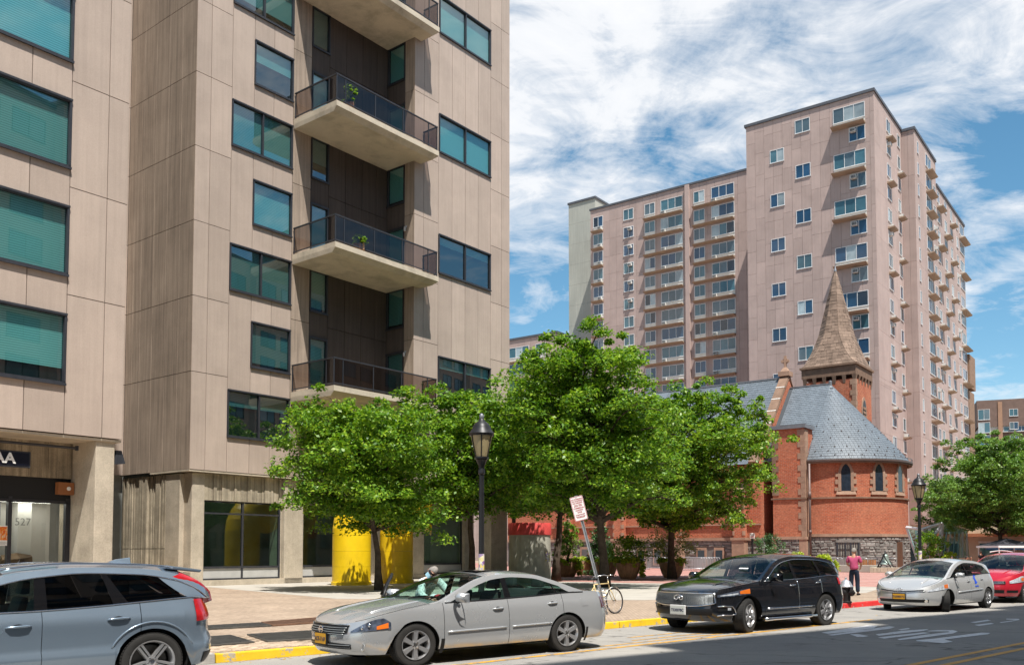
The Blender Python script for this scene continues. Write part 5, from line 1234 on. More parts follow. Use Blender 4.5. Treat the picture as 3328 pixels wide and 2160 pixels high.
# bicycle chained to the post
CRM = M('bicycle_cream', (.55, .42, .20), .4, .1, var=.15, coord='Object'); TYR = M('tyre_rubber', (.025, .024, .023), .85, var=.2, vs=8, bump=.3, bs=60, coord='Object'); CHR = M('chrome', (.7, .7, .72), .18, 1., var=.06, coord='Object')
def bicycle():
    f = Vector((2.72, 24.0, .15)); b = empty('bicycle', f - US * 1.06, ROT_S, 'cream bicycle with white mudguard chained to the leaning sign post', 'bicycle'); b.rotation_euler = (radians(-5), 0, ROT_S)
    for x0 in (0, 1.06):
        w = MB().tube([(x0 + .33 * cos(a), 0, .34 + .33 * sin(a)) for a in [2 * pi * k / 36 for k in range(36)]], .017, 6, closed=True).build('tyre', TYR, b, smooth=True)
        MB().tube([(x0 + .305 * cos(a), 0, .34 + .305 * sin(a)) for a in [2 * pi * k / 36 for k in range(36)]], .009, 5, closed=True).build('rim', CHR, w, smooth=True)
        sp_ = MB()
        for k in range(24):
            a = 2 * pi * k / 24; sp_.tube([(x0, .02 * (-1) ** k, .34), (x0 + .3 * cos(a), 0, .34 + .3 * sin(a))], .0016, 3)
        sp_.tube([(x0, -.05, .34), (x0, .05, .34)], .02, 8).build('spokes', CHR, w)
    fr = MB(); BB = (.42, 0, .28); ST_ = (.30, 0, .78); HT = (.86, 0, .86); HB = (.90, 0, .66); r_ = .016
    for p, q in ((BB, ST_), (ST_, (.87, 0, .80)), (BB, HB), (HB, HT)): fr.tube([p, q], r_, 8)
    for sd in (-.05, .05): fr.tube([BB, (0, sd, .34)], .011, 6).tube([(ST_[0], 0, ST_[2] - .05), (0, sd, .34)], .009, 6).tube([HB, (.93, sd, .55), (1.0, sd, .42), (1.06, sd, .34)], .012, 6)
    fr.build('frame', CRM, b, smooth=True)
    MB().tube([HT, (.85, 0, .98)], .013, 6).tube([(.62, -.3, 1.0), (.72, -.28, 1.0), (.86, -.12, 1.03), (.88, 0, 1.0), (.86, .12, 1.03), (.72, .28, 1.0), (.62, .3, 1.0)], .012, 6).build('handlebar', CHR, b, smooth=True)
    MB().tube([ST_, (.28, 0, .9)], .013, 6).build('seat_post', CHR, b)
    MB().add([(.16, -.1, .93), (.16, .1, .93), (.3, .06, .95), (.45, .02, .93), (.45, -.02, .93), (.3, -.06, .95), (.16, -.09, .89), (.16, .09, .89), (.42, 0, .89)], [(0, 5, 4, 3, 2, 1), (0, 1, 7, 6), (1, 2, 3, 8, 7), (3, 4, 8), (4, 5, 0, 6, 8), (6, 7, 8)]).build('saddle', BLK, b, smooth=True)
    MB().grid(lambda i, j: (1.06 + .365 * cos(radians(60 + 110 * i)), (j - .5) * .06, .34 + .365 * sin(radians(60 + 110 * i))), 14, 2).build('mudguard', SWHT, b, smooth=True)
    MB().lathe([(.09, -.01), (.09, .01)], 16, (.42, -.05, .28), M=Matrix.Rotation(pi / 2, 3, 'X')).tube([(.42, -.07, .28), (.52, -.08, .16)], .01, 5).tube([(.42, .07, .28), (.32, .08, .40)], .01, 5).build('crankset', CHR, b)
    c = empty('lock_chain', (2.44, 23.55, .15), ROT_S, 'heavy link chain wound round the sign post foot', 'chain'); lk = MB()
    for k in range(56):
        a = k * .62; z = .06 + .012 * k; rr = .075 + .02 * sin(k * 1.7); p = Vector((rr * cos(a) - .26 * z, rr * sin(a), z)); q = Vector((rr * cos(a + .5) - .26 * z, rr * sin(a + .5), z + .015)); lk.tube([p, q], .013, 5)
    lk.build('links', CHR, c)
bicycle()
# crowd barriers
def make_barrier():
    b = empty('crowd_barrier', (0, 0, 0)); w, h = 2.1, 1.12
    MB().tube([(-w / 2, 0, .16), (-w / 2, 0, h - .15), (-w / 2 + .05, 0, h - .05), (-w / 2 + .15, 0, h), (w / 2 - .15, 0, h), (w / 2 - .05, 0, h - .05), (w / 2, 0, h - .15), (w / 2, 0, .16)], .022, 6).tube([(-w / 2, 0, .2), (w / 2, 0, .2)], .018, 6).build('frame', GALV, b, smooth=True)
    br = MB()
    for k in range(1, 17): x = -w / 2 + w * k / 17; br.tube([(x, 0, .2), (x, 0, h)], .009, 4)
    br.build('bars', GALV, b)
    for x in (-w / 2 + .25, w / 2 - .25): MB().tube([(x, -.32, 0), (x, -.05, .12), (x, 0, .2), (x, .05, .12), (x, .32, 0)], .018, 5).build('foot', GALV, b)
    return b
bpr = make_barrier(); CR = -radians(37)
pos = [(16.2 + .35 * k - .0, 75.5 - .02 * k) for k in range(8)]
lbl = ['frontmost', 'second', 'third', 'fourth', 'fifth', 'sixth', 'seventh', 'last']
bl_ = [(Vector((15.2, 77.2, .158)) + UC * (.28 * k) + NC * (.1 * k), 'steel crowd barrier, %s of the stack left of the small notice' % lbl[k]) for k in range(8)]
bl_ += [(Vector((12.6, 80.2, .158)) + UC * (.3 * k), 'steel crowd barrier behind the olive shrub, %s row' % lbl[k]) for k in range(2)]
bl_ += [(Vector((25.6, 74.2, .158)) + NC * (2.2 * k) + UC * (.15 * (k % 2)), 'steel crowd barrier before the apse, %s from the lime bushes' % ('first', 'second', 'third')[k]) for k in range(3)]
bl_ += [(Vector((26.2, 74.9, .158)), 'steel crowd barrier standing close behind the row at the apse')]
for i, (p, lb) in enumerate(bl_):
    o = bpr if i == 0 else copy_tree(bpr); o.location = p; o.rotation_euler = (0, 0, CR + random.uniform(-.02, .02)); tag(o, lb, 'barrier', 'crowd barriers on the plaza')
# bell on its stand, stone base, concrete blocks
bs = empty('bell_base', (28.9, 70.4, .155), CR, 'low base of pale stone blocks under the bell', 'plinth')
for k in range(8): 
    for j in range(3): MB().box(-1.05 + k * .263, -.45 + j * .3, 0, -1.05 + k * .263 + .25, -.45 + j * .3 + .285, .4 + random.uniform(-.012, .012)).build('block', M('base_stone', (.50, .44, .34), .85, var=.15, rnd=.1) if k + j == 0 else bpy.data.materials['base_stone'], bs, bevel=.02)
VERD = M('bell_verdigris', (.26, .33, .30), .5, .5, var=.2, vs=5, coord='Object')
be = empty('church_bell', (28.9, 70.4, .56), CR, 'grey green bronze bell in an iron A frame on the stone base', 'bell')
MB().lathe([(.06, 1.02), (.16, 1.0), (.22, .92), (.24, .8), (.27, .6), (.33, .42), (.43, .3), (.46, .25), (.42, .25)], 24).build('bell', VERD, be, smooth=50)
for sy_ in (-.4, .4): MB().tube([(-.5, sy_, 0), (-.08, sy_, .75), (0, sy_, 1.02)], .045, 6).tube([(.5, sy_, 0), (.08, sy_, .75), (0, sy_, 1.02)], .045, 6).build('side_frame', BLK, be)
MB().tube([(0, -.45, 1.02), (0, .45, 1.02)], .05, 8).tube([(0, -.1, 1.02), (0, 0, 1.25), (0, .1, 1.02)], .05, 6).build('yoke', BLK, be)
for i, (p, lb) in enumerate(((Vector((26.0, 72.2, .158)), 'long pale concrete block behind the man in the red shirt'), (Vector((27.9, 71.5, .158)), 'short pale concrete block left of the bell'))):
    o = MB().box(-.95, -.28, 0, .95, .28, .56).build('concrete_block', CONC_W, bevel=.03); o.location = p; o.rotation_euler = (0, 0, CR); tag(o, lb, 'block', 'concrete blocks on the plaza')
wb = MB(); wbx = empty('wooden_planter_box', (28.6, 73.2, .158), CR, 'orange brown wooden box behind the barriers at the apse', 'box')
for k in range(6): MB().box(-.6 + k * .2, -.3, 0, -.6 + k * .2 + .19, .3, .95).build('slat', M('orange_timber', (.45, .19, .06), .7, rnd=.2) if k == 0 else bpy.data.materials['orange_timber'], wbx)
# glass pavilion of slanted white steel and glass
WST = M('white_steel', (.66, .66, .68), .45, .1, var=.06); PGL = mat_glass('pavilion_glass', (.35, .70, .68), .12)
gp = empty('glass_pavilion', tuple(atY(3000, 1835, 72.)), 0, 'angular white steel and glass pavilion right of the church', 'pavilion'); gp.location.z = .15; gx, gy = gp.location.x, gp.location.y
Q = lambda a, b, dy=0.: (lambda p: (p.x - gx, p.y - gy, p.z - .15))(atY(2900 + a * .2072, 1540 + b * .2072, 72. + dy))
def beam(p, q, w=.13): MB().tube([p, q], w, 4).build('beam', WST, gp)
K1, K2_, K3, K4, K5, K6 = Q(785, 765), Q(465, 865), Q(570, 1105), Q(690, 1330), Q(760, 1340), Q(225, 830, 3)
for p, q in ((K1, K2_), (K1, K3), (K1, K4), (K1, K5), (K2_, K3), (K3, Q(555, 1330)), (K2_, K6), (Q(585, 850), K3), (K6, Q(390, 1330, 3)), (Q(380, 860, 2), Q(395, 1330, 2))): beam(p, q, .12)
for tri in ((K1, K2_, K3), (K2_, K6, Q(390, 1330, 3), K3), (K1, Q(1180, 870, 4), Q(1210, 1300, 4), K5)): MB().quad(*tri).build('pane', PGL, gp)
for k in range(6): beam(Q(860 + k * 62, 860 + k * 12, 3), Q(800 + k * 75, 1310, 3), .06)
# cafe canopies, umbrella, people far off are added with the people
cn = empty('canopy_tent', (36.2, 66.5, .15), .1, 'white edged black canopy tent at the cafe', 'canopy')
for x, y in ((-1.4, -1.2), (1.4, -1.2), (-1.4, 1.2), (1.4, 1.2)): MB().box(x - .03, y - .03, 0, x + .03, y + .03, 1.95).build('leg', ALU, cn)
MB().add([(-1.5, -1.3, 2.05), (1.5, -1.3, 2.05), (1.5, 1.3, 2.05), (-1.5, 1.3, 2.05), (0, 0, 2.62)], [(0, 1, 4), (1, 2, 4), (2, 3, 4), (3, 0, 4)]).build('roof', M('canopy_black', (.03, .03, .04), .7), cn)
MB().box(-1.5, -1.32, 1.9, 1.5, -1.3, 2.05).box(-1.52, -1.3, 1.9, -1.5, 1.3, 2.05).box(1.5, -1.3, 1.9, 1.52, 1.3, 2.05).build('valance', SWHT, cn)
for i, (x, y, cc, lb) in enumerate(((40.2, 70.5, (.015, .02, .09), 'navy blue cafe umbrella beside the orange banded drum'), (37.9, 69.5, (.05, .15, .32), 'mid blue cafe umbrella behind the canopy tent'))):
    u_ = empty('cafe_umbrella', (x, y, .15), 0, lb, 'umbrella', 'cafe umbrellas'); MB().tube([(0, 0, 0), (0, 0, 2.5)], .03, 6).build('pole', ALU, u_)
    n = 8; MB().add([(1.6 * cos(2 * pi * k / n), 1.6 * sin(2 * pi * k / n), 1.95) for k in range(n)] + [(1.6 * cos(2 * pi * k / n), 1.6 * sin(2 * pi * k / n), 1.75) for k in range(n)] + [(0, 0, 2.6)], [(k, (k + 1) % n, 2 * n) for k in range(n)] + [(n + k, n + (k + 1) % n, (k + 1) % n, k) for k in range(n)]).build('cover', M('umbrella_cloth_%d' % i, cc, .8), u_)
# low cream shop front behind the cafe
sh = empty('shop_row', (41.5, 86, .15), CR, 'low cream shop front behind the cafe tables', 'building')
MB().box(-9, 0, 0, 26, 8, 4.2).build('wall', M('cream_render', (.55, .48, .36), .85, var=.1), sh)
for x in (-7.5, -4.2, -1, 2.5, 6, 9.5, 13): MB().box(x, -.06, 0, x + 1.7, .02, 2.4).build('glazed_door', PV[1], sh); MB().box(x - .1, -.08, 2.4, x + 1.8, .02, 2.6).build('door_head', ALU, sh)
MB().box(-9, -.9, 3., 26, 0, 3.3).build('sign_band', M('shop_band', (.4, .16, .08), .7), sh)
# garden pots on two balconies
for (t_, y_, z_, lb, nm, sd) in ((6.35, -3.0, 24.4, 'green leafy pot plant at the corner of the upper balcony', 'balcony_plant', 51), (7.1, -3.05, 17.25, 'small yellow green pot plant on the middle balcony', 'balcony_plant', 52)):
    p = A_(t_, y_, z_); b = empty('plant_pot', tuple(p), 0, lb.replace('pot plant', 'plant tub').replace('green leafy', 'brown').replace('small yellow green', 'small brown'), 'pot')
    MB().box(-.28, -.18, 0, .28, .18, .36).build('tub', POT, b, bevel=.02)
    shrub(nm, p.x, p.y, p.z + .36, .42, .9 if sd == 51 else .4, lb, LEAF6, 26, 40, .1, sd)
# leaf litter along the gutter
lit = MB(); rng = random.Random(5)
for k in range(420):
    s = rng.uniform(2, 34); y = 13.9 - abs(rng.gauss(0, .22)) if rng.random() < .8 else rng.uniform(11, 16); z = .006 if y < 13.92 else .158
    p = ST(s, y, z + .004); a = rng.uniform(0, 6.28); e = rng.uniform(.015, .04); d1 = Vector((cos(a), sin(a), .15)) * e; d2_ = Vector((-sin(a), cos(a), rng.uniform(0, .4))) * e * .6
    lit.quad(p - d1, p + d2_, p + d1, p - d2_)
o = lit.build('leaf_litter', M('dry_leaf', (.38, .25, .09), .8, var=.3, vs=20, isl=.4)); tag(o, 'dry fallen leaves scattered along the kerb', 'leaves', kind='stuff')

# ================================================================ CARS
def spl(pts):
    xs = [p[0] for p in pts]; ys = [p[1] for p in pts]; n = len(xs); d = [(ys[i + 1] - ys[i]) / (xs[i + 1] - xs[i]) for i in range(n - 1)]
    m = [d[0]] + [0 if d[i - 1] * d[i] <= 0 else 2 * d[i - 1] * d[i] / (d[i - 1] + d[i]) for i in range(1, n - 1)] + [d[-1]]
    def f(x):
        if x <= xs[0]: return ys[0]
        if x >= xs[-1]: return ys[-1]
        i = 0
        while x > xs[i + 1]: i += 1
        h = xs[i + 1] - xs[i]; t = (x - xs[i]) / h
        return (2 * t**3 - 3 * t**2 + 1) * ys[i] + (t**3 - 2 * t**2 + t) * h * m[i] + (-2 * t**3 + 3 * t**2) * ys[i + 1] + (t**3 - t**2) * h * m[i + 1]
    return f
def paint(name, col, metal=.5, rough=.3, fl=.06, dust_=.05):
    m = new_mat(name); t = NT(m); v = t.coord('Object')
    c = t.ramp(t.noise(v, 420, 2, .5), [(.3, bright(col, 1 - fl)), (.7, bright(col, 1 + fl))])
    dust = t.ramp(t.noise(v, 2.2, 6, .7), [(.35, (0, 0, 0)), (.8, (dust_,) * 3)])
    c = t.mix(dust, c, (.36, .34, .31)); r = t.math('ADD', t.math('MULTIPLY', t.noise(v, 3, 5, .6), .12), rough - .05)
    t.finish(t.bsdf(c, r, metal, .5, None, 1.)); return m
PLG = M('gloss_black_pillar', (.006, .006, .007), .1, var=0, spec=.4); PLK = M('black_plastic', (.014, .014, .015), .4, spec=.25, var=.1, coord='Object'); RUBB = M('dark_underbody', (.006, .006, .006), .95, var=0)
CHROME = M('car_chrome', (.72, .72, .74), .12, 1., var=.03, coord='Object'); ALLOY = M('wheel_alloy', (.50, .50, .51), .3, .75, var=.08, vs=6, coord='Object'); DISC = M('brake_disc', (.12, .115, .11), .4, .7, var=.1, coord='Object')
SEATM = M('dark_upholstery', (.028, .028, .03), .8, var=.2, coord='Object'); TAN_S = M('light_upholstery', (.30, .27, .22), .8, var=.1, coord='Object')
CGL = mat_glass('car_glass_green', (.60, .82, .74), .0, k=.75); CGD = mat_glass('car_glass_privacy', (.10, .11, .13), .0, k=.8); CGW = mat_glass('car_windscreen', (.66, .80, .78), .0, k=.7)
HEADL = M('headlamp_clear', (.50, .53, .57), .15, .15, var=.45, vs=14, spec=.8, coord='Object', coat=1.); HEADD = M('headlamp_smoked', (.07, .085, .12), .08, .2, var=.6, vs=14, spec=.9, coord='Object', coat=1.); LENS = mat_glass('lamp_lens', (.9, .92, .95), .06); AMB = M('amber_lens', (.72, .16, .015), .2, var=.1, spec=.8, coat=1., coord='Object'); TAILR = M('tail_lamp_red', (.42, .008, .012), .18, var=.25, vs=9, spec=.8, coat=1., coord='Object'); TAILD = M('tail_lamp_dark', (.10, .005, .008), .18, var=.2, spec=.8, coat=1., coord='Object')
PLY = M('plate_orange', (.72, .36, .02), .5, var=.06, coord='Object'); PLW = M('plate_white', (.62, .64, .60), .5, var=.06, coord='Object'); PLB = M('plate_blue_ink', (.03, .035, .08), .6, var=0)
class Car:
    def __init__(s, name, P, label, pm, group='cars parked along the kerb'):
        s.P = P; s.pm = pm; WB = P['WB']; s.root = empty(name, (0, 0, 0), ROT_S, label, 'car', group)
        s.ztop = spl(P['ztop']); s.zc = spl(P['zc']); s.zr = spl(P['zr']); s.fs = spl(P['fs']); s.ff = spl(P['ff']); s.fr = spl(P['fr'])
        s.xf, s.xr, s.W = P['xf'], P['xr'], P['W']; s.cf, s.cr = P.get('cf', .8), P.get('cr', .55); s.pf, s.pr = P.get('pf', 2.7), P.get('pr', 3.2)
        s.xa, s.xb = s.xf + s.cf, s.xr - s.cr; s.ra = P['ra']; s.rw = P['rw']; s.sill = P.get('sill', .24); s.WB = WB
        s.belt = s.ztop
    def plan(s, q):
        if q <= 1:
            ph = max(q, 1e-4) * pi / 2; e = 2 / s.pf; x = s.xf + s.cf * (1 - cos(ph) ** e); y = s.W * .985 * sin(ph) ** e
            if q > .999: x, y = s.xa, s.W * .985
            return x, y
        if q < 2:
            f = q - 1; x = s.xa + (s.xb - s.xa) * f; y = s.W * (.985 + .015 * sin(pi * f)); return x, y
        ph = (3 - min(q, 2.9999)) * pi / 2; e = 2 / s.pr; return s.xr - s.cr * (1 - cos(ph) ** e), s.W * .985 * sin(ph) ** e
    def normal(s, q):
        a = s.plan(max(0, q - .01)); b = s.plan(min(3, q + .01)); dx, dy = b[0] - a[0], b[1] - a[1]; L = hypot(dx, dy); return -dy / L, dx / L
    def S(s, q, z, off=0., side=-1):
        x, y = s.plan(q); nx, ny = s.normal(q)
        if q < .03: nx, ny = -1, 0
        if q > 2.97: nx, ny = 1, 0
        w = nx * nx; ins = s.fs(z) * (1 - w) + (s.ff(z) if nx < 0 else s.fr(z)) * w - off
        return (x - nx * ins, side * max(y - ny * ins, 0), z)
    def qx(s, x):
        if s.xa <= x <= s.xb: return 1 + (x - s.xa) / (s.xb - s.xa)
        lo, hi = (0., 1.) if x < s.xa else (2., 3.)
        for _ in range(30):
            m = (lo + hi) / 2
            if s.plan(m)[0] < x: lo = m
            else: hi = m
        return lo
    def zlo(s, x):
        z = s.sill
        if x < -s.ra or x > s.WB + s.ra: z = s.P.get('bump', .24)
        for a in (0, s.WB):
            d = abs(x - a)
            if d < s.ra: z = max(z, s.rw + sqrt(s.ra**2 - d * d) - .01)
        return z
    def cols(s):
        qs = [i / 12 for i in range(12)]
        xs = list(np.linspace(s.xa, s.xb, 26)) + list(s.P.get('cuts', []))
        for a in (0, s.WB):
            for k in range(0, 25): xs.append(a - s.ra * cos(pi * k / 24)); 
            xs += [a - s.ra - .003, a + s.ra + .003]
        xs = sorted(x for x in xs if s.xa <= x <= s.xb)
        out = [x for i, x in enumerate(xs) if i == 0 or x - xs[i - 1] > .0015]
        qs += [s.qx(x) for x in out]
        for i in range(1, 13): qs.append(2 + i / 12)
        # front/rear arch columns that fall into the rounded corners
        return sorted(set(qs))
    def shell(s):
        qs = s.cols(); NV = 16; cuts = sorted(s.P.get('cuts', []))
        def strip(name, q0, q1, side, gap0, gap1):
            sel = [q for q in qs if q0 - 1e-6 <= q <= q1 + 1e-6]
            if not sel: return
            if sel[0] > q0 + 1e-6: sel = [q0] + sel
            if sel[-1] < q1 - 1e-6: sel = sel + [q1]
            g = .004 / (s.xb - s.xa)
            mb = MB(); vs = []
            for i, q in enumerate(sel):
                qq = q + (g if i == 0 and gap0 else 0) - (g if i == len(sel) - 1 and gap1 else 0)
                x, _ = s.plan(qq); zl, zt = s.zlo(x), s.ztop(x)
                for j in range(NV + 1): vs.append(s.S(qq, zl + (zt - zl) * (j / NV), 0, side))
            fs = []
            for i in range(len(sel) - 1):
                for j in range(NV):
                    f = (i * (NV + 1) + j, (i + 1) * (NV + 1) + j, (i + 1) * (NV + 1) + j + 1, i * (NV + 1) + j + 1); fs.append(f if side < 0 else f[::-1])
            return mb.add(vs, fs).build(name, s.pm, s.root, smooth=55)
        c = [s.qx(x) for x in cuts]
        names = s.P.get('panels', ['front_fender', 'door', 'door', 'quarter_panel'])
        for side in (-1, 1):
            lim = [.0] + c + [3.]
            for k in range(len(lim) - 1): strip(names[k], lim[k], lim[k + 1], side, k > 0, k < len(lim) - 2)
    def tops(s):
        def loft(name, ql, mat, crown, z_off=.0):
            rows = []; NY = 12
            for q in ql:
                x, y, z = s.S(q, s.ztop(s.plan(q)[0]), 0, 1); rows.append([(x, y * (-1 + 2 * k / NY), z + crown(x) * (1 - abs(-1 + 2 * k / NY) ** 2.2) + z_off) for k in range(NY + 1)])
            mb = MB(); vs = [p for r in rows for p in r]; fs = [(i * (NY + 1) + k, (i + 1) * (NY + 1) + k, (i + 1) * (NY + 1) + k + 1, i * (NY + 1) + k + 1) for i in range(len(rows) - 1) for k in range(NY)]
            return mb.add(vs, fs).build(name, mat, s.root, smooth=True)
        xc = s.P['cowl']; ql = [i / 10 for i in range(10)] + [s.qx(x) for x in np.linspace(s.xa, xc, 14)]
        cr = s.P['hoodcrown']; loft('bonnet', ql, s.pm, spl([(s.xf, .0), (s.xf + .25, cr * .45), (s.xf + .6, cr * .8), (xc, cr)]))
        for side in (-1, 1):
            pts = []
            for x in np.linspace(s.xf + .16, xc, 12):
                q = s.qx(x); X, Y_, Z = s.S(q, s.ztop(x), 0, 1); pts.append((X, side * Y_ * .93, Z + spl([(s.xf, .0), (s.xf + .25, cr * .45), (s.xf + .6, cr * .8), (xc, cr)])(x) * (1 - .93 ** 2.2) + .001))
            MB().tube(pts, .004, 4).build('bonnet_seam', RUBB, s.root)
            MB().tube([(p[0], p[1] * .62, p[2] + cr * .52 - .004 + (.0 if i > 2 else -.012)) for i, p in enumerate(pts)][2:], [.002, .012, .016, .018, .018, .018, .016, .014, .01, .002], 6).build('bonnet_crease', s.pm, s.root, smooth=True)
        dk = s.P.get('deck', s.P['xr0'] - .09); ql = ([s.qx(x) for x in np.linspace(dk, s.xb, 8)] if dk < s.xb else [s.qx(dk)]) + [2 + i / 10 for i in range(1, 11) if s.plan(2 + i / 10)[0] > dk]
        loft('boot_lid' if 'deck' in s.P else 'tailgate', ql, s.pm, spl([(dk, .03 if 'deck' in s.P else .01), (s.xr - .02, .03 if 'deck' in s.P else .01), (s.xr, .0)]))
    def side_y(s, x, z):
        xx = min(max(x, s.xf + .2), s.xr - .04); zb = s.belt(x); yb = s.S(s.qx(xx), zb, 0, 1)[1]
        t = max(0, z - zb); return yb - t * s.P['tumble'] - t * t * .12
    def green(s):
        P = s.P; NY = 14
        def top_pt(x, f, inset=0.):       # f -1..1 across
            zr = max(s.zr(x), s.belt(x) + .002); yr = s.side_y(x, zr) ; zc = max(s.zc(x), zr)
            return (x, f * yr, zr + (zc - zr) * (1 - abs(f) ** 2.4))
        def band(name, x0, x1, f0, f1, mat, nx=12, par=None, off=0.):
            mb = MB(); 
            return mb.grid(lambda i, j: tuple(Vector(top_pt(x0 + (x1 - x0) * i, f0 + (f1 - f0) * j)) + Vector((0, 0, off))), nx, NY, True).build(name, mat, par or s.root, smooth=True)
        xw0, xw1, xr1, xr0 = P['xw0'], P['xw1'], P['xr1'], P['xr0']
        band('windscreen', xw0, xw1, -.93, .93, P['wglass']); band('roof', xw1, xr1, -1, 1, s.pm, 16); band('rear_window', xr1, xr0, -.88, .88, P['rglass'])
        for f0, f1 in ((-1, -.93), (.93, 1)): 
            b = MB().grid(lambda i, j: top_pt(xw0 + (xw1 - xw0) * i, f0 + (f1 - f0) * j), 12, 2, True).build('a_pillar', s.pm, s.root, smooth=True)
        for f0, f1 in ((-1, -.88), (.88, 1)): MB().grid(lambda i, j: top_pt(xr1 + (xr0 - xr1) * i, f0 + (f1 - f0) * j), 12, 2, True).build('c_pillar', s.pm, s.root, smooth=True)
        rail = P.get('rail', .075)
        def wtop(x): 
            sl_ = abs(s.zr(x + .05) - s.zr(x - .05)) / .1; return s.zr(x) - rail * (1 + .9 * min(1.2, sl_))
        def side_pt(x, z, side, off=0.): return (x, side * (s.side_y(x, z) + off), z)
        for side in (-1, 1):
            xs = np.linspace(xw0 + .02, xr0 - .02, 48)
            vs = []; 
            for x in xs:
                zt = max(s.zr(x), s.belt(x) + .002); zl = max(wtop(x), s.belt(x)); 
                for k in range(4): vs.append(side_pt(x, zl + (zt - zl) * k / 3, side))
            fs = [(i * 4 + k, (i + 1) * 4 + k, (i + 1) * 4 + k + 1, i * 4 + k + 1) for i in range(len(xs) - 1) for k in range(3)]
            MB().add(vs, fs if side < 0 else [f[::-1] for f in fs]).build('roof_rail', s.pm, s.root, smooth=True)
            for (xl0, xl1, xr0_, xr1_, kind) in P['side']:      # bottom/top x of left edge, right edge
                mat = {'g': P['sglass'], 'd': P['dglass'], 'p': s.pm, 'k': PLG}[kind]; nm = {'g': 'side_window', 'd': 'side_window', 'p': 'pillar', 'k': 'b_pillar'}[kind]
                def fn(i, j):
                    x = (xl0 + (xl1 - xl0) * j) * (1 - i) + (xr0_ + (xr1_ - xr0_) * j) * i; zb = s.belt(x) - .015; zt = max(wtop(x), zb + .001); z = zb + (zt - zb) * j
                    return side_pt(x, z, side, -.012 if kind in 'gd' else .002)
                MB().grid(fn, 12, 6, side > 0).build(nm, mat, s.root, smooth=True)
            # belt trim
            x0, x1 = P['side'][0][0], P['side'][-1][2]
            MB().tube([side_pt(x, s.belt(x) - .005, side, .006) for x in np.linspace(x0, x1, 20)], .009, 5).build('belt_trim', P.get('trim', PLK), s.root, smooth=True)
            if P.get('chromeline'): MB().tube([side_pt(x, max(wtop(x), s.belt(x)) + .004, side, .006) for x in np.linspace(x0 + .1, x1, 24)], .009, 5).build('window_trim', CHROME, s.root, smooth=True)
    def patch(s, name, q0, q1, zl, zu, mat, off=.006, n=10, m=6, sides=(-1, 1), parent=None):
        out = []
        for side in sides:
            def fn(i, j):
                q = q0 + (q1 - q0) * i; a = zl(i) if callable(zl) else zl; b = zu(i) if callable(zu) else zu; return s.S(q, a + (b - a) * j, off, side)
            out.append(MB().grid(fn, n, m, side > 0).build(name, mat, parent or s.root, smooth=True))
        return out
    def band_patch(s, name, qh, zl, zu, mat, off=.006, n=20, m=6, parent=None):     # across the nose (q 0..qh on both sides)
        def fn(i, j):
            t = -1 + 2 * i; a = zl(abs(t)) if callable(zl) else zl; b = zu(abs(t)) if callable(zu) else zu
            return s.S(abs(t) * qh, a + (b - a) * j, off, 1 if t > 0 else -1)
        return MB().grid(fn, n, m).build(name, mat, parent or s.root, smooth=True)
    def tail_patch(s, name, qh, zl, zu, mat, off=.006, n=20, m=6):
        def fn(i, j):
            t = -1 + 2 * i; a = zl(abs(t)) if callable(zl) else zl; b = zu(abs(t)) if callable(zu) else zu
            return s.S(3 - abs(t) * qh, a + (b - a) * j, off, 1 if t > 0 else -1)
        return MB().grid(fn, n, m, True).build(name, mat, s.root, smooth=True)
    def line(s, name, pts, r, mat, side=-1, off=.004, n=5): return MB().tube([s.S(s.qx(x), z, off, side) for x, z in pts], r, n).build(name, mat, s.root, smooth=True)
    def wheels(s, style, steer=0., tyre_r=None, ty=None):
        r = s.rw; t_w = s.P.get('tw', .215); rr = r * s.P.get('rimf', .68)
        ty = (ty or s.W - .02)
        tm = MB().lathe([(rr * .98, -t_w * .42), (r * .86, -t_w * .5), (r * .965, -t_w * .46), (r * .995, -t_w * .3), (r, 0), (r * .995, t_w * .3), (r * .965, t_w * .46), (r * .86, t_w * .5), (rr * .98, t_w * .42)], 44, cap=False)
        for k in range(60):       # tread blocks
            a = 2 * pi * k / 60
            for y0, y1 in ((-t_w * .44, -t_w * .12), (-t_w * .08, t_w * .10), (t_w * .14, t_w * .44)):
                c, s_ = cos(a), sin(a); c2, s2 = cos(a + .075), sin(a + .075); R1, R2 = r * .985, r * 1.006
                tm.hexa([(R1 * c, R1 * s_, y0), (R1 * c2, R1 * s2, y0), (R1 * c2, R1 * s2, y1), (R1 * c, R1 * s_, y1)], [(R2 * c, R2 * s_, y0), (R2 * c2, R2 * s2, y0), (R2 * c2, R2 * s2, y1), (R2 * c, R2 * s_, y1)])
        tme = tm.mesh('tyre', TYR, smooth=40)
        rm = MB().lathe([(rr, -t_w * .46), (rr * 1.02, -t_w * .5), (rr * .97, -t_w * .49), (rr * .92, -t_w * .40), (rr * .90, t_w * .3)], 40, cap=False); zf = -t_w * .40
        ns, kind = style
        for k in range(ns):
            a = 2 * pi * k / ns + pi / 2; ca, sa = cos(a), sin(a)
            def pt(rad, lat, z): return (rad * ca - lat * sa, rad * sa + lat * ca, z)
            for (l0, l1) in (((-1, 1),) if kind != 'double' else ((-1.15, -.25), (.25, 1.15))):
                w0, w1 = rr * .13, rr * (.15 if kind != 'star' else .19)
                rm.hexa([pt(rr * .12, w0 * l0, zf + .035), pt(rr * .94, w1 * l0, zf + .02), pt(rr * .94, w1 * l1, zf + .02), pt(rr * .12, w0 * l1, zf + .035)][::-1], [pt(rr * .12, w0 * l0 * .8, zf - .005), pt(rr * .94, w1 * l0 * .85, zf - .02), pt(rr * .94, w1 * l1 * .85, zf - .02), pt(rr * .12, w0 * l1 * .8, zf - .005)][::-1])
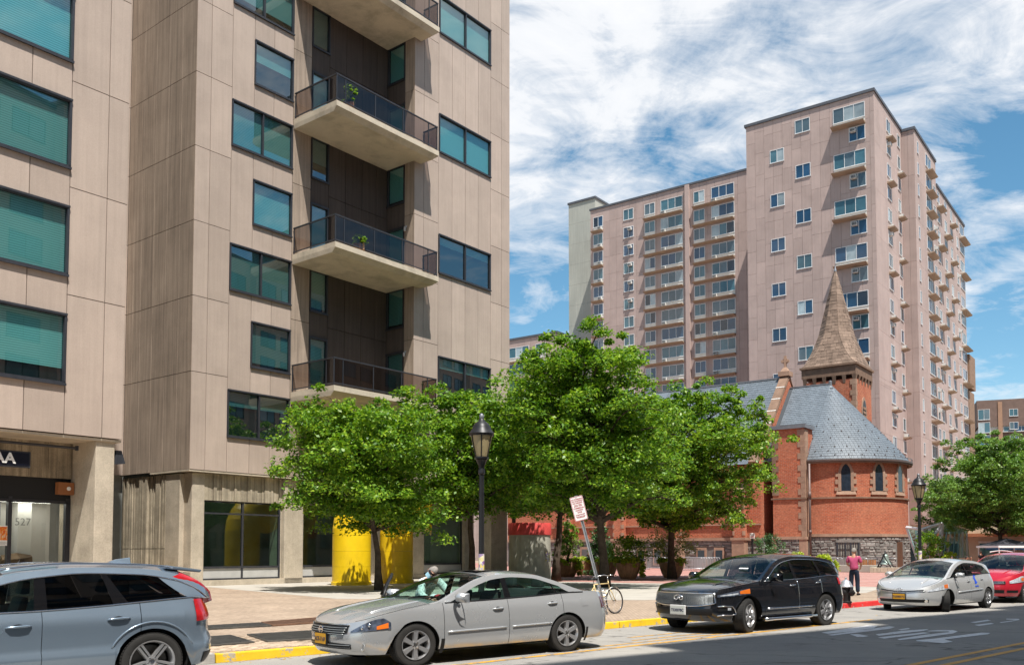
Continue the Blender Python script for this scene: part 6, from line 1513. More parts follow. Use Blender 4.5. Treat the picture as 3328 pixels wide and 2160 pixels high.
        rm.lathe([(rr * .28, zf + .03), (rr * .27, zf - .008), (rr * .16, zf - .014), (rr * .14, zf - .004), (0, zf - .004)], 24, cap=False)
        rme = rm.mesh('rim', ALLOY, smooth=35)
        nut = MB()
        for k in range(5): a = 2 * pi * k / 5 + .3; nut.lathe([(rr * .045, 0), (rr * .045, -.012), (0, -.014)], 8, (rr * .2 * cos(a), rr * .2 * sin(a), zf - .008))
        nut.lathe([(rr * .10, zf - .002), (rr * .085, zf - .012), (0, zf - .013)], 16); nme = nut.mesh('hub_nuts', CHROME if s.P.get('capchrome') else DISC, smooth=30)
        dm = MB().lathe([(rr * .1, -.01), (rr * .78, -.01), (rr * .78, .01), (rr * .1, .01)], 30, (0, 0, t_w * .05)).lathe([(rr * .97, t_w * .1), (0, t_w * .1)], 24).mesh('brake_disc', DISC)
        for x in (0, s.WB):
            for side in (-1, 1):
                yc = side * (ty - t_w / 2)
                o = inst(tme, 'tyre', s.root, (x, yc, r)); Mr = Matrix.Rotation((steer if x == 0 else 0), 4, 'Z') @ Matrix.Rotation(-pi / 2 if side < 0 else pi / 2, 4, 'X')
                # local -z of the wheel must face outwards
                o.rotation_euler = (Matrix.Rotation((steer if x == 0 else 0), 4, 'Z') @ Matrix.Rotation(-pi / 2 * (1 if side < 0 else -1), 4, 'X')).to_euler()
                inst(rme, 'rim', o); inst(nme, 'hub_nuts', o); inst(dm, 'brake_disc', o)
        # wheel housings and floor
        ub = MB(); y_ = s.W - .27
        ub.box(s.xf + .35, -y_, s.sill - .04, s.xr - .3, y_, .62)
        ub.box(s.ra + .02, -s.W + .1, s.sill - .03, s.WB - s.ra - .02, s.W - .1, .5)
        ub.box(s.xf + .3, -s.W + .3, .3, -s.ra - .05, s.W - .3, .6); ub.build('underbody', RUBB, s.root)
        for a in (0, s.WB):
            for side in (-1, 1):
                rimr = s.ra + .004
                MB().grid(lambda i, j: (a - rimr * cos(pi * (i * 1.12 - .06)), side * ((s.W - .03) - .3 * j - (.02 if abs(cos(pi * (i * 1.12 - .06))) > .9 else 0)), s.rw + rimr * sin(pi * (i * 1.12 - .06))), 24, 2, side > 0).build('wheel_housing', RUBB, s.root)
    def interior(s, mat=SEATM, dash=True, rows=2, wheel=True):
        P = s.P; zb = s.belt(1.2); y = s.W - .2
        MB().box(P['cowl'] - .15, -y, .35, s.xb - .2, y, .42).build('cabin_floor', RUBB, s.root)
        MB().prism([(P['cowl'] - .25, .5), (P['cowl'] + .42, .5), (P['cowl'] + .42, zb - .12), (P['cowl'] + .2, zb - .03), (P['cowl'] - .25, zb - .06)], -y, y).build('dashboard', PLK, s.root, bevel=.03)
        def seat(x, yy, w=.5):
            o = MB().hexa([(x, yy - w / 2, .42), (x + .5, yy - w / 2, .42), (x + .5, yy + w / 2, .42), (x, yy + w / 2, .42)], [(x - .02, yy - w / 2, .62), (x + .5, yy - w / 2, .58), (x + .5, yy + w / 2, .58), (x - .02, yy + w / 2, .62)])
            h = zb + .12
            o.hexa([(x + .42, yy - w / 2, .55), (x + .58, yy - w / 2, .55), (x + .58, yy + w / 2, .55), (x + .42, yy + w / 2, .55)], [(x + .62, yy - w * .42, h), (x + .72, yy - w * .42, h), (x + .72, yy + w * .42, h), (x + .62, yy + w * .42, h)])
            sx_ = o.build('seat', mat, s.root, bevel=.05, smooth=40)
            for yk in ((0,) if w < .6 else (-.36, .36)): MB().hexa([(x + .62, yy + yk - .13, h + .03), (x + .74, yy + yk - .13, h + .03), (x + .74, yy + yk + .13, h + .03), (x + .62, yy + yk + .13, h + .03)], [(x + .66, yy + yk - .11, h + .21), (x + .75, yy + yk - .11, h + .21), (x + .75, yy + yk + .11, h + .21), (x + .66, yy + yk + .11, h + .21)]).build('headrest', mat, sx_, bevel=.04, smooth=40)
        for yy in (-.38, .38): seat(P['seat'], yy)
        for r_ in range(1, rows): seat(P['seat'] + .92 * r_, 0, 1.25)
        if wheel: MB().tube([(P['cowl'] + .48 + .07 * sin(a), -.38 + .18 * cos(a), zb - .08 + .17 * sin(a)) for a in [2 * pi * k / 20 for k in range(20)]], .016, 6, closed=True).build('steering_wheel', PLK, s.root, smooth=True)
    def mirror(s, x, z, w=.2, h=.15, col=None):
        for side in (-1, 1):
            y0 = side * (s.side_y(x, z) + .0)
            mb = MB(); mb.grid(lambda i, j: (x + .02 + (.11 - .19 * (1 - abs(2 * i - 1) ** 2.4) ** .5 * 1.) * (1) * 1.0 if False else x + .09 - .17 * sqrt(max(0, 1 - (2 * i - 1) ** 2 * .55 - (2 * j - 1) ** 2 * .45)), y0 + side * (.06 + w * i), z - h / 2 + h * j + .02 * sin(pi * i)), 10, 8, side < 0)
            mb.grid(lambda i, j: (x + .09, y0 + side * (.06 + w * i), z - h / 2 + h * j + .02 * sin(pi * i)), 10, 8, side > 0)
            o = mb.build('wing_mirror', col or s.pm, s.root, smooth=60)
            MB().tube([(x + .03, y0 - side * .01, z - .06), (x + .04, y0 + side * .09, z - .05)], .03, 6).build('mirror_arm', PLK, o)
    def handle(s, x, z, l=.2, mat=None):
        for side in (-1, 1):
            q = s.qx(x); a = s.S(q, z, .03, side); 
            MB().tube([s.S(s.qx(x - l / 2), z - .006, .006, side), s.S(s.qx(x - l / 3), z, .02, side), s.S(q, z + .004, .023, side), s.S(s.qx(x + l / 3), z + .006, .02, side), s.S(s.qx(x + l / 2), z + .006, .006, side)], [.008, .015, .016, .015, .008], 8).build('door_handle', mat or s.pm, s.root, smooth=True)
            s.patch('handle_recess', s.qx(x - l * .32), s.qx(x + l * .3), lambda i: z - .012 * sin(pi * max(.02, min(.98, i))), lambda i: z + .034 * sin(pi * max(.02, min(.98, i))), PLK, .003, 8, 3, (side,))
    def plate(s, txt, mat, z, ink, w=.31, h=.155, frame=PLK, sub=None):
        x = s.S(0, z, 0)[0] - .03; p = MB().box(x, -w / 2 - .02, z - h / 2 - .02, x + .03, w / 2 + .02, z + h / 2 + .02).build('plate_frame', frame, s.root, bevel=.006)
        MB().box(x - .004, -w / 2, z - h / 2, x + .01, w / 2, z + h / 2).build('number_plate', mat, p)
        inst(text_mesh(txt, .088, ink, 'plate_lettering', .0008, 'CENTER', .82, .002), 'plate_lettering', p, (x - .006, 0, z - .008), (pi / 2, 0, -pi / 2))
    def place(s, fpx, fpy, rpx, rpy, ky=1., kz=1.):
        f, r = ground(fpx, fpy, 0), ground(rpx, rpy, 0); d = r - f; th = atan2(d.y, d.x); kx = d.length / s.WB
        ex = Vector((cos(th), sin(th), 0)); ey = Vector((-sin(th), cos(th), 0))
        s.root.rotation_euler = (0, 0, th); s.root.scale = (kx, ky, kz); s.root.location = f + ey * (s.W - .12) * ky; print('car', s.root.name, 'kx', round(kx, 3), 'th', round(degrees(th), 1))
        return s
FS = [(.15, .10), (.26, .035), (.42, .004), (.58, .0), (.74, .012), (.86, .03), (.95, .06), (1.06, .10), (1.25, .15)]
def build_cars():
    # ---- silver sedan
    SIL = paint('silver_sedan_paint', (.47, .48, .49), .5, .25)
    A4 = Car('parked_sedan', dict(WB=2.8, xf=-.97, xr=3.93, W=.895, ra=.385, rw=.328, sill=.235, bump=.215, cf=.78, pf=2.5, cr=.6, pr=2.9,
        ztop=[(-.97, .665), (-.75, .73), (-.4, .83), (0, .905), (.45, .965), (1.2, .985), (2.2, 1.02), (2.9, 1.055), (3.35, 1.055), (3.75, 1.02), (3.93, .98)], belt=[(.3, .96), (1.2, .985), (2.2, 1.02), (3.0, 1.055), (3.4, 1.055)],
        zc=[(.22, .99), (.6, 1.16), (1.0, 1.325), (1.3, 1.41), (1.75, 1.455), (2.2, 1.435), (2.6, 1.335), (3.0, 1.17), (3.3, 1.075)], zr=[(.22, .90), (.42, .97), (.8, 1.15), (1.15, 1.30), (1.45, 1.375), (1.8, 1.40), (2.25, 1.375), (2.65, 1.265), (3.05, 1.12), (3.3, 1.04)],
        fs=FS, ff=[(.2, .10), (.3, .03), (.45, .0), (.55, .01), (.62, .04), (.68, .07), (.8, .12), (1., .3)], fr=[(.2, .12), (.35, .02), (.55, .0), (.75, .03), (.95, .10), (1.1, .2)],
        cowl=.42, hoodcrown=.055, deck=3.2, tumble=.42, xw0=.26, xw1=1.32, xr1=2.28, xr0=3.26, cuts=[.46, 1.62, 2.72], wglass=CGW, rglass=CGL, sglass=CGL, dglass=CGL, seat=1.0, rail=.06,
        side=[(.5, .62, 1.58, 1.60, 'g'), (1.58, 1.60, 1.70, 1.69, 'k'), (1.70, 1.69, 2.62, 2.52, 'g'), (2.62, 2.52, 2.66, 2.56, 'k'), (2.66, 2.56, 2.98, 2.72, 'g'), (2.98, 2.72, 3.2, 2.95, 'p')], tw=.215), 'silver sedan with a woman leaning in at its far door', SIL)
    A4.shell(); A4.tops(); A4.green(); A4.wheels((6, 'star'), 0.); A4.interior(); A4.mirror(.68, 1.03)
    A4.handle(1.42, .83); A4.handle(2.50, .875)
    for x0, x1 in ((.52, 1.56), (1.68, 2.45)): 
        for sd in (-1, 1): A4.line('side_moulding', [(x, .50 + (x - .5) * .018) for x in np.linspace(x0, x1, 10)], .017, SIL, sd, .004, 6)
    A4.band_patch('grille', .36, lambda t: .50 + .05 * t ** 2.2, .655, PLK, .008)
    for k in range(4): 
        z = .522 + k * .032; MB().tube([A4.S(abs(t) * (.31 + .02 * k / 2), z + .004 * t * t, .016, 1 if t > 0 else -1) for t in np.linspace(-1, 1, 17)], .008, 5).build('grille_slat', M('grille_grey', (.28, .30, .31), .35, .6) if k == 0 else bpy.data.materials['grille_grey'], A4.root, smooth=True)
    MB().tube([A4.S(abs(t) * .37, .665, .012, 1 if t > 0 else -1) for t in np.linspace(-1, 1, 17)], .009, 5).build('grille_trim', CHROME, A4.root, smooth=True)
    x = A4.S(0, .58, .03)[0]; bd = MB().lathe([(.058, 0), (.058, .014), (.044, .014), (.044, 0)], 24, (x, 0, .58), M=Matrix.Rotation(-pi / 2, 3, 'Y'), cap=False).box(x - .016, -.066, .57, x, .066, .592); bd.build('badge', CHROME, A4.root)
    A4.band_patch('lower_intake', .40, .30, lambda t: .395 - .02 * t, PLK, .006)
    for k in range(2): MB().tube([A4.S(abs(t) * .39, .325 + .035 * k, .012, 1 if t > 0 else -1) for t in np.linspace(-1, 1, 13)], .006, 4).build('intake_slat', bpy.data.materials['grille_grey'], A4.root)
    for sd in (-1, 1):
        h = A4.patch('headlamp', .40, .88, lambda i: .56 + .045 * i, lambda i: .575 + .195 * sin(pi / 2 * min(1, i * 1.1)) - .07 * max(0, i - .85) / .15, HEADD, .008, 18, 7, (sd,))[0]
        A4.patch('indicator', .72, .85, lambda i: .60 + .02 * i, lambda i: .65 + .05 * i, AMB, .013, 5, 3, (sd,), h)
        for q, zz in ((.54, .625), (.63, .665)): p = Vector(A4.S(q, zz, .016, sd)); MB().lathe([(.036, 0), (.03, .01), (0, .018)], 14, tuple(p), M=Matrix.Rotation(-pi / 2, 3, 'Y')).build('lamp_bulb', CHROME, h, smooth=True)
        p = Vector(A4.S(.56, .335, .008, sd)); MB().lathe([(.06, 0), (.062, .012), (.045, .012), (.04, -.01), (0, -.01)], 18, tuple(p), M=Matrix.Rotation(-pi / 2 + .0, 3, 'Y')).build('fog_lamp', SIL, A4.root, smooth=40)
        A4.patch('tail_lamp', 2.16, 2.5, lambda i: .76 - .03 * i, lambda i: .96 - .04 * i, TAILD, .008, 8, 5, (sd,))
        A4.patch('fuel_flap_line', A4.qx(3.12), A4.qx(3.26), .80, .93, SIL, .004, 3, 3, (-1,)) if sd < 0 else None
        A4.patch('mud_flap', A4.qx(WBm := .41), A4.qx(.47), .17, .4, PLK, .004, 2, 3, (sd,)); A4.patch('mud_flap', A4.qx(2.8 + .395), A4.qx(2.8 + .44), .17, .42, PLK, .004, 2, 3, (sd,))
    A4.plate('XCF-7169', PLY, .44, PLB)
    MB().box(1.38, -.36, 1.445, 1.95, .36, 1.452).build('sunroof', M('sunroof_glass', (.02, .02, .022), .1, spec=.8), A4.root)
    for (y, w, m) in ((-.45, .10, SWHT), (-.56, .08, SRED)): MB().quad((.52, y - w / 2, 1.055), (.52, y + w / 2, 1.055), (.58, y + w / 2, 1.085), (.58, y - w / 2, 1.085)).build('inspection_sticker', m, A4.root)
    for y0 in (-.1, .45): MB().tube([(.28, y0 - .1, 1.015), (.36, y0 - .55, 1.045)], .008, 4).build('wiper', PLK, A4.root)
    # far front door standing open
    dr_ = empty('open_door', (.48, .86, 0), 0, parent=A4.root); dr_.rotation_euler = (0, 0, radians(62))
    MB().grid(lambda i, j: (.02 + 1.08 * i, .03 * sin(pi * j), .30 + .68 * j), 8, 6).build('door_skin', SIL, dr_, smooth=True); MB().box(.02, -.09, .30, 1.08, -.0, .97).build('door_trim', SEATM, dr_)
    MB().tube([(.05, 0, .97), (.32, -.06, 1.17), (.62, -.14, 1.31), (.95, -.17, 1.36), (1.07, -.17, 1.34), (1.09, 0, .97)], .026, 6).build('window_frame', PLK, dr_, smooth=True)
    A4.place(1340, 2162, 1832, 2114.5, 1.07, 1.0)
    s_ = A4
    # ---- black sport utility
    BKP = paint('black_suv_paint', (.006, .0065, .009), 0., .12, .02, .012)
    Q6 = Car('parked_suv', dict(WB=2.9, xf=-1.04, xr=4.02, W=.975, ra=.45, rw=.375, sill=.30, bump=.27, cf=.85, pf=2.6, cr=.62, pr=2.7, tw=.24, rimf=.66,
        ztop=[(-1.04, .89), (-.8, .955), (-.4, 1.03), (0, 1.075), (.5, 1.12), (1.2, 1.13), (2.2, 1.155), (3.2, 1.20), (3.7, 1.20), (4.02, 1.17)], belt=[(.3, 1.11), (1.2, 1.13), (2.2, 1.155), (3.2, 1.20), (4.02, 1.20)],
        zc=[(.18, 1.15), (.6, 1.36), (1.0, 1.55), (1.3, 1.65), (1.9, 1.735), (2.8, 1.725), (3.4, 1.67), (3.72, 1.60), (3.9, 1.42), (4.02, 1.2)], zr=[(.18, 1.04), (.42, 1.12), (.8, 1.32), (1.15, 1.51), (1.5, 1.615), (2.0, 1.665), (2.8, 1.65), (3.4, 1.58), (3.7, 1.45), (4.02, 1.18)],
        fs=[(.2, .12), (.32, .05), (.5, .01), (.66, .0), (.85, .012), (1.0, .03), (1.1, .06), (1.25, .11)], ff=[(.25, .12), (.36, .04), (.5, .0), (.62, .03), (.7, .045), (.8, .05), (.9, .10), (1.05, .3)], fr=[(.25, .12), (.42, .02), (.6, .0), (.8, .06), (1.2, .16)],
        cowl=.46, hoodcrown=.07, tumble=.36, xw0=.22, xw1=1.32, xr1=3.66, xr0=4.0, cuts=[.56, 1.78, 2.72], wglass=CGW, rglass=CGD, sglass=CGL, dglass=CGD, seat=1.1, rail=.075, trim=CHROME, chromeline=True,
        side=[(.58, .72, 1.70, 1.72, 'g'), (1.70, 1.72, 1.84, 1.82, 'k'), (1.84, 1.82, 2.78, 2.70, 'd'), (2.78, 2.70, 2.86, 2.78, 'k'), (2.86, 2.78, 3.72, 3.32, 'd'), (3.72, 3.32, 4.03, 3.75, 'p')]), 'glossy black sport utility car with amber side lamps at the yellow kerb', BKP)
    Q6.shell(); Q6.tops(); Q6.green(); Q6.wheels((5, 'double'), radians(14)); Q6.interior(TAN_S, rows=3); Q6.mirror(.80, 1.19, .22, .17)
    Q6.handle(1.58, 1.0, .22, CHROME); Q6.handle(2.60, 1.04, .22, CHROME)
    for x in (1.78, 2.72): Q6.line('door_edge_guard', [(x + .006, z) for z in np.linspace(.42 if x < 2 else .8, 1.12, 8)], .006, CHROME, -1, .006)
    for sd in (-1, 1):
        Q6.line('sill_trim', [(x, .50) for x in np.linspace(.62, 2.36, 10)], .022, CHROME, sd, .004, 6)
        MB().tube([(x, sd * (.98), .27) for x in np.linspace(.5, 2.42, 8)], .04, 8).build('side_step', CHROME, Q6.root, smooth=True)
        Q6.patch('headlamp', .55, 1.06, lambda i: .79 + .05 * i, lambda i: .84 + .13 * i, HEADD, .01, 12, 5, (sd,)); Q6.patch('indicator', .95, 1.06, lambda i: .86, lambda i: .915 + .05 * i, AMB, .014, 5, 3, (sd,)); Q6.patch('lamp_lens', .6, .92, lambda i: .815 + .035 * i, lambda i: .835 + .05 * i, HEADL, .013, 8, 3, (sd,))
        Q6.patch('fog_lamp_recess', .56, .84, .50, lambda i: .585, PLK, .006, 8, 3, (sd,)); Q6.patch('fog_lamp', .72, .78, .515, .57, HEADL, .012, 4, 3, (sd,))
        MB().tube([Q6.S(q, z, .014, sd) for q, z in ((.54, .40), (.66, .415), (.8, .41), (.88, .43), (.85, .52), (.8, .60), (.66, .605), (.55, .60))], .016, 6).build('fog_lamp_trim', CHROME, Q6.root, smooth=True)
        Q6.patch('tail_lamp', 2.02, 2.55, lambda i: .98, lambda i: 1.14 - .02 * i, TAILR, .01, 8, 4, (sd,))
    g = Q6.band_patch('grille', .50, lambda t: .60 + .075 * t ** 2.4, lambda t: .86 + .01 * t, PLK, .01)
    mesh_ = MB()
    for k in range(9):
        for ph in (0, 1):
            mesh_.tube([Q6.S(abs(t) * .47, .635 + k * .027 + .011 * (1 if (i + ph) % 2 else -1) + .03 * t * t * (1 - k / 9), .018, 1 if t > 0 else -1) for i, t in enumerate(np.linspace(-1, 1, 33))], .0035, 4)
    mesh_.build('grille_mesh', bpy.data.materials['grille_grey'], Q6.root)
    MB().tube([Q6.S(abs(t) * .52, .595 + .08 * abs(t) ** 2.4, .016, 1 if t > 0 else -1) for t in np.linspace(-1, 1, 25)] + [Q6.S(.52 - .02, .87, .012, 1)] + [Q6.S(abs(t) * .5, .875, .016, 1 if t > 0 else -1) for t in np.linspace(.95, -1, 25)], .016, 6, closed=True).build('grille_surround', CHROME, Q6.root, smooth=True)
    x = Q6.S(0, .77, .04)[0]; MB().tube([(x - .0, .105 * cos(a), .775 + .055 * sin(a)) for a in np.linspace(-pi / 2 + .42, 1.5 * pi - .42, 28)], .011, 6).tube([(x, .043, .725), (x, .0, .80)], .011, 6).tube([(x, -.043, .725), (x, .0, .80)], .011, 6).build('badge', CHROME, Q6.root, smooth=True)
    Q6.band_patch('lower_intake', .46, .40, .55, PLK, .006); Q6.plate('T530078C', PLW, .505, PLB, .34, .17, ALU)
    MB().quad((.62, -.5, 1.385), (.62, -.28, 1.385), (.66, -.28, 1.405), (.66, -.5, 1.405)).build('inspection_sticker', SWHT, Q6.root)
    MB().tube([(.34, .1, 1.19), (.42, -.55, 1.235)], .009, 4).build('wiper', PLK, Q6.root)
    Q6.place(2423, 2054, 2674, 2029.5, 1.11, 1.0)
    # ---- silver hatchback taxi
    PRP = paint('silver_hatchback_paint', (.54, .545, .545), .45, .28)
    PV_ = Car('parked_hatchback', dict(WB=2.78, xf=-1.02, xr=3.68, W=.885, ra=.37, rw=.318, sill=.22, bump=.20, cf=.85, pf=2.35, cr=.6, pr=2.6, tw=.2, rimf=.64,
        ztop=[(-1.02, .66), (-.8, .755), (-.5, .86), (-.15, .955), (.2, 1.0), (1.0, 1.03), (2.0, 1.06), (3.0, 1.10), (3.68, 1.06)], belt=[(-.1, .97), (.4, 1.01), (1.0, 1.03), (2.0, 1.06), (3.0, 1.10), (3.68, 1.10)],
        zc=[(-.25, .99), (.2, 1.17), (.7, 1.38), (1.1, 1.50), (1.6, 1.57), (2.4, 1.56), (3.0, 1.49), (3.4, 1.40), (3.6, 1.2), (3.68, 1.08)], zr=[(-.25, .90), (.0, .99), (.4, 1.16), (.8, 1.32), (1.2, 1.43), (1.7, 1.50), (2.4, 1.48), (3.0, 1.40), (3.4, 1.27), (3.68, 1.06)],
        fs=FS, ff=[(.2, .11), (.3, .03), (.42, .0), (.55, .02), (.62, .04), (.7, .09), (.85, .2), (1., .32)], fr=[(.2, .12), (.35, .02), (.55, .0), (.8, .05), (1.1, .14)],
        cowl=.02, hoodcrown=.07, tumble=.40, xw0=-.2, xw1=1.1, xr1=3.32, xr0=3.66, cuts=[.46, 1.5, 2.5], wglass=CGW, rglass=CGD, sglass=CGL, dglass=CGL, seat=.95, rail=.07,
        side=[(.0, .1, .42, .46, 'g'), (.42, .46, .46, .5, 'k'), (.46, .5, 1.46, 1.5, 'g'), (1.46, 1.5, 1.58, 1.58, 'k'), (1.58, 1.58, 2.5, 2.44, 'g'), (2.5, 2.44, 2.58, 2.5, 'k'), (2.58, 2.5, 3.2, 2.9, 'g'), (3.2, 2.9, 3.68, 3.45, 'p')]), 'silver hatchback taxi with a blue bird emblem on its door', PRP)
    PV_.shell(); PV_.tops(); PV_.green(); PV_.wheels((5, 'double'), radians(24)); PV_.interior(); PV_.mirror(.52, 1.06, .2, .14); PV_.handle(1.36, .88, .2); PV_.handle(2.36, .92, .2)
    for sd in (-1, 1):
        PV_.line('side_moulding', [(x, .56 + (x - .5) * .03) for x in np.linspace(.6, 2.3, 10)], .018, PRP, sd, .004, 6)
        PV_.patch('headlamp', .50, 1.05, lambda i: .60 + .09 * i, lambda i: .64 + .20 * i, HEADL, .01, 12, 5, (sd,)); PV_.patch('indicator', .93, 1.03, lambda i: .70, lambda i: .80 + .02 * i, AMB, .014, 4, 3, (sd,))
        PV_.patch('bumper_vent', .84, .92, .30, .48, PLK, .006, 4, 4, (sd,))
        p = Vector(PV_.S(.46, .335, .012, sd)); MB().lathe([(.05, 0), (.05, .012), (.03, .014), (0, .01)], 16, tuple(p), M=Matrix.Rotation(-pi / 2, 3, 'Y')).build('fog_lamp', CHROME, PV_.root, smooth=40)
    PV_.band_patch('upper_grille', .42, lambda t: .592 + .045 * t, lambda t: .612 + .055 * t, PLK, .008); PV_.band_patch('lower_intake', .52, .285, .375, PLK, .006)
    MB().tube([PV_.S(abs(t) * .46, .575 + .05 * abs(t), .012, 1 if t > 0 else -1) for t in np.linspace(-1, 1, 17)], .008, 5).build('grille_trim', CHROME, PV_.root, smooth=True)
    x = PV_.S(0, .66, .03)[0]; e1 = lambda a, b, yc, zc_: [(x, yc + a * cos(t), zc_ + b * sin(t)) for t in [2 * pi * k / 24 for k in range(24)]]
    MB().tube(e1(.07, .046, 0, .655), .007, 5, closed=True).tube(e1(.028, .044, 0, .657), .005, 5, closed=True).tube(e1(.05, .018, 0, .68), .005, 5, closed=True).build('badge', CHROME, PV_.root, smooth=True)
    PV_.plate('T650837C', PLY, .455, PLB, .31, .15)
    BLUE = M('emblem_blue', (.01, .07, .55), .4, var=0)
    bird = [(0, 0), (.1, -.01), (.2, .03), (.15, .08), (.13, .16), (.17, .24), (.27, .25), (.16, .29), (.08, .27), (.06, .17), (-.02, .21), (.02, .13), (.04, .07)]
    vs = [PV_.S(PV_.qx(1.78 + a), .78 + b * .95 + (1.78 + a - 1.5) * .03, .006, -1) for a, b in bird]; MB().add(vs, [tuple(range(len(vs)))]).build('bird_emblem', BLUE, PV_.root)
    for k in range(6): MB().add([PV_.S(PV_.qx(1.79 + a + k * .042), .69 + b, .006, -1) for a, b in ((0, 0), (.032, 0), (.032, .045), (0, .045))], [(0, 1, 2, 3)]).build('emblem_letter', BLUE, PV_.root)
    PV_.place(3073, 1986, 3201, 1973, 1.16, 1.0)
    # ---- red minivan behind
    REDP = paint('red_van_paint', (.50, .012, .03), .2, .25, .04, .03)
    RV = Car('parked_minivan', dict(WB=3.02, xf=-.98, xr=4.12, W=.985, ra=.40, rw=.34, sill=.26, bump=.24, cf=.85, pf=2.5, cr=.4, pr=3.2, tw=.22, rimf=.66,
        ztop=[(-.98, .82), (-.75, .93), (-.4, 1.03), (0, 1.08), (.6, 1.12), (2, 1.13), (4.12, 1.14)], belt=[(0, 1.08), (.6, 1.12), (2, 1.13), (4.12, 1.14)],
        zc=[(-.15, 1.11), (.3, 1.34), (.7, 1.52), (1.1, 1.66), (1.8, 1.755), (3.2, 1.745), (3.9, 1.68), (4.1, 1.3)], zr=[(-.15, 1.0), (.1, 1.1), (.5, 1.34), (.9, 1.52), (1.3, 1.63), (1.9, 1.68), (3.2, 1.67), (3.9, 1.55), (4.1, 1.16)],
        fs=[(.2, .12), (.32, .04), (.5, .0), (.8, .0), (1.0, .03), (1.15, .08)], ff=[(.25, .1), (.36, .02), (.5, .0), (.66, .03), (.8, .10), (.95, .22), (1.1, .4)], fr=[(.25, .1), (.5, 0), (1.1, .08)],
        cowl=.12, hoodcrown=.08, tumble=.3, xw0=-.1, xw1=1.12, xr1=3.85, xr0=4.08, cuts=[.5, 1.6, 2.7], wglass=CGW, rglass=CGD, sglass=CGL, dglass=CGD, seat=1.1, rail=.08,
        side=[(.1, .2, .5, .55, 'k'), (.5, .55, 1.5, 1.52, 'g'), (1.5, 1.52, 1.62, 1.62, 'k'), (1.62, 1.62, 2.75, 2.7, 'd'), (2.75, 2.7, 2.85, 2.8, 'k'), (2.85, 2.8, 3.8, 3.7, 'd'), (3.8, 3.7, 4.05, 3.95, 'p')]), 'red minivan with round headlamps cut off at the right edge', REDP)
    RV.shell(); RV.tops(); RV.green(); RV.wheels((6, 'star')); RV.interior(TAN_S); RV.mirror(.62, 1.16, .2, .18)
    for sd in (-1, 1):
        RV.patch('headlamp', .50, .98, lambda i: .68 + .06 * i, lambda i: .76 + .17 * min(1, i * 1.3), HEADL, .012, 12, 5, (sd,)); RV.patch('indicator', .86, .96, .76, .88, AMB, .016, 4, 3, (sd,)); RV.patch('bumper_pocket', .42, .74, .36, .45, PLK, .006, 8, 3, (sd,))
        MB().tube([(x, sd * .62, 1.76 + .05 * sin(pi * min(1, max(0, (x - 1.3) / 2.2)))) for x in np.linspace(1.3, 3.5, 12)], .02, 6).build('roof_bar', ALU, RV.root, smooth=True)
    RV.band_patch('grille', .40, lambda t: .66 + .02 * t, .76, PLK, .01); RV.band_patch('lower_intake', .36, .34, .46, PLK, .006)
    for k in range(3): MB().tube([RV.S(abs(t) * .40, .68 + .03 * k, .018, 1 if t > 0 else -1) for t in np.linspace(-1, 1, 13)], .009, 5).build('grille_slat', CHROME, RV.root, smooth=True)
    f = ground(3322, 1957, 0); r = f + US * 3.3; RV.root.location = f + VS * .86; RV.root.scale = (1.06, 1.03, 1.0)
    # ---- grey-blue estate in the foreground
    GRB = paint('blue_grey_paint', (.20, .26, .33), .45, .24, .1)
    V6 = Car('parked_estate', dict(WB=2.865, xf=-.9, xr=3.80, W=.95, ra=.435, rw=.37, sill=.28, bump=.28, cf=.8, pf=2.5, cr=.55, pr=2.7, tw=.24, rimf=.72, capchrome=True,
        ztop=[(-.9, .86), (-.6, .95), (0, 1.03), (.5, 1.07), (1.4, 1.075), (2.2, 1.105), (2.8, 1.145), (3.4, 1.18), (3.8, 1.13)], belt=[(.3, 1.05), (.6, 1.07), (1.4, 1.075), (2.0, 1.095), (2.6, 1.13), (3.0, 1.17), (3.4, 1.20), (3.8, 1.2)],
        zc=[(.15, 1.1), (.6, 1.32), (1.0, 1.50), (1.4, 1.60), (2.0, 1.65), (2.8, 1.63), (3.25, 1.57), (3.55, 1.45), (3.75, 1.18)], zr=[(.15, 1.0), (.4, 1.07), (.8, 1.28), (1.2, 1.46), (1.6, 1.54), (2.1, 1.58), (2.8, 1.555), (3.2, 1.49), (3.5, 1.36), (3.75, 1.16)],
        fs=[(.2, .11), (.32, .035), (.45, .005), (.52, -.012), (.58, .02), (.75, .012), (.92, .0), (1.02, .03), (1.15, .08), (1.25, .11)], ff=[(.25, .1), (.4, .0), (.7, .03), (.95, .15)], fr=[(.25, .14), (.42, .02), (.6, .0), (.72, .05), (.9, .06), (1.15, .14), (1.3, .2)],
        cowl=.44, hoodcrown=.06, tumble=.42, xw0=.2, xw1=1.3, xr1=3.28, xr0=3.74, cuts=[.52, 1.64, 2.72], wglass=CGW, rglass=CGD, sglass=CGL, dglass=CGD, seat=1.08, rail=.075, trim=CHROME, chromeline=True,
        side=[(.55, .7, 1.56, 1.60, 'g'), (1.56, 1.60, 1.70, 1.71, 'k'), (1.70, 1.71, 2.42, 2.32, 'd'), (2.42, 2.32, 2.60, 2.38, 'k'), (2.60, 2.38, 3.34, 2.98, 'd'), (3.34, 2.98, 3.76, 3.40, 'p')]), 'blue grey estate car with tall red tail lamp cut off at the left', GRB)
    V6.shell(); V6.tops(); V6.green(); V6.wheels((5, 'double')); V6.interior(rows=2); V6.mirror(.8, 1.14)
    V6.handle(1.40, .90, .26); V6.handle(2.46, .94, .26)
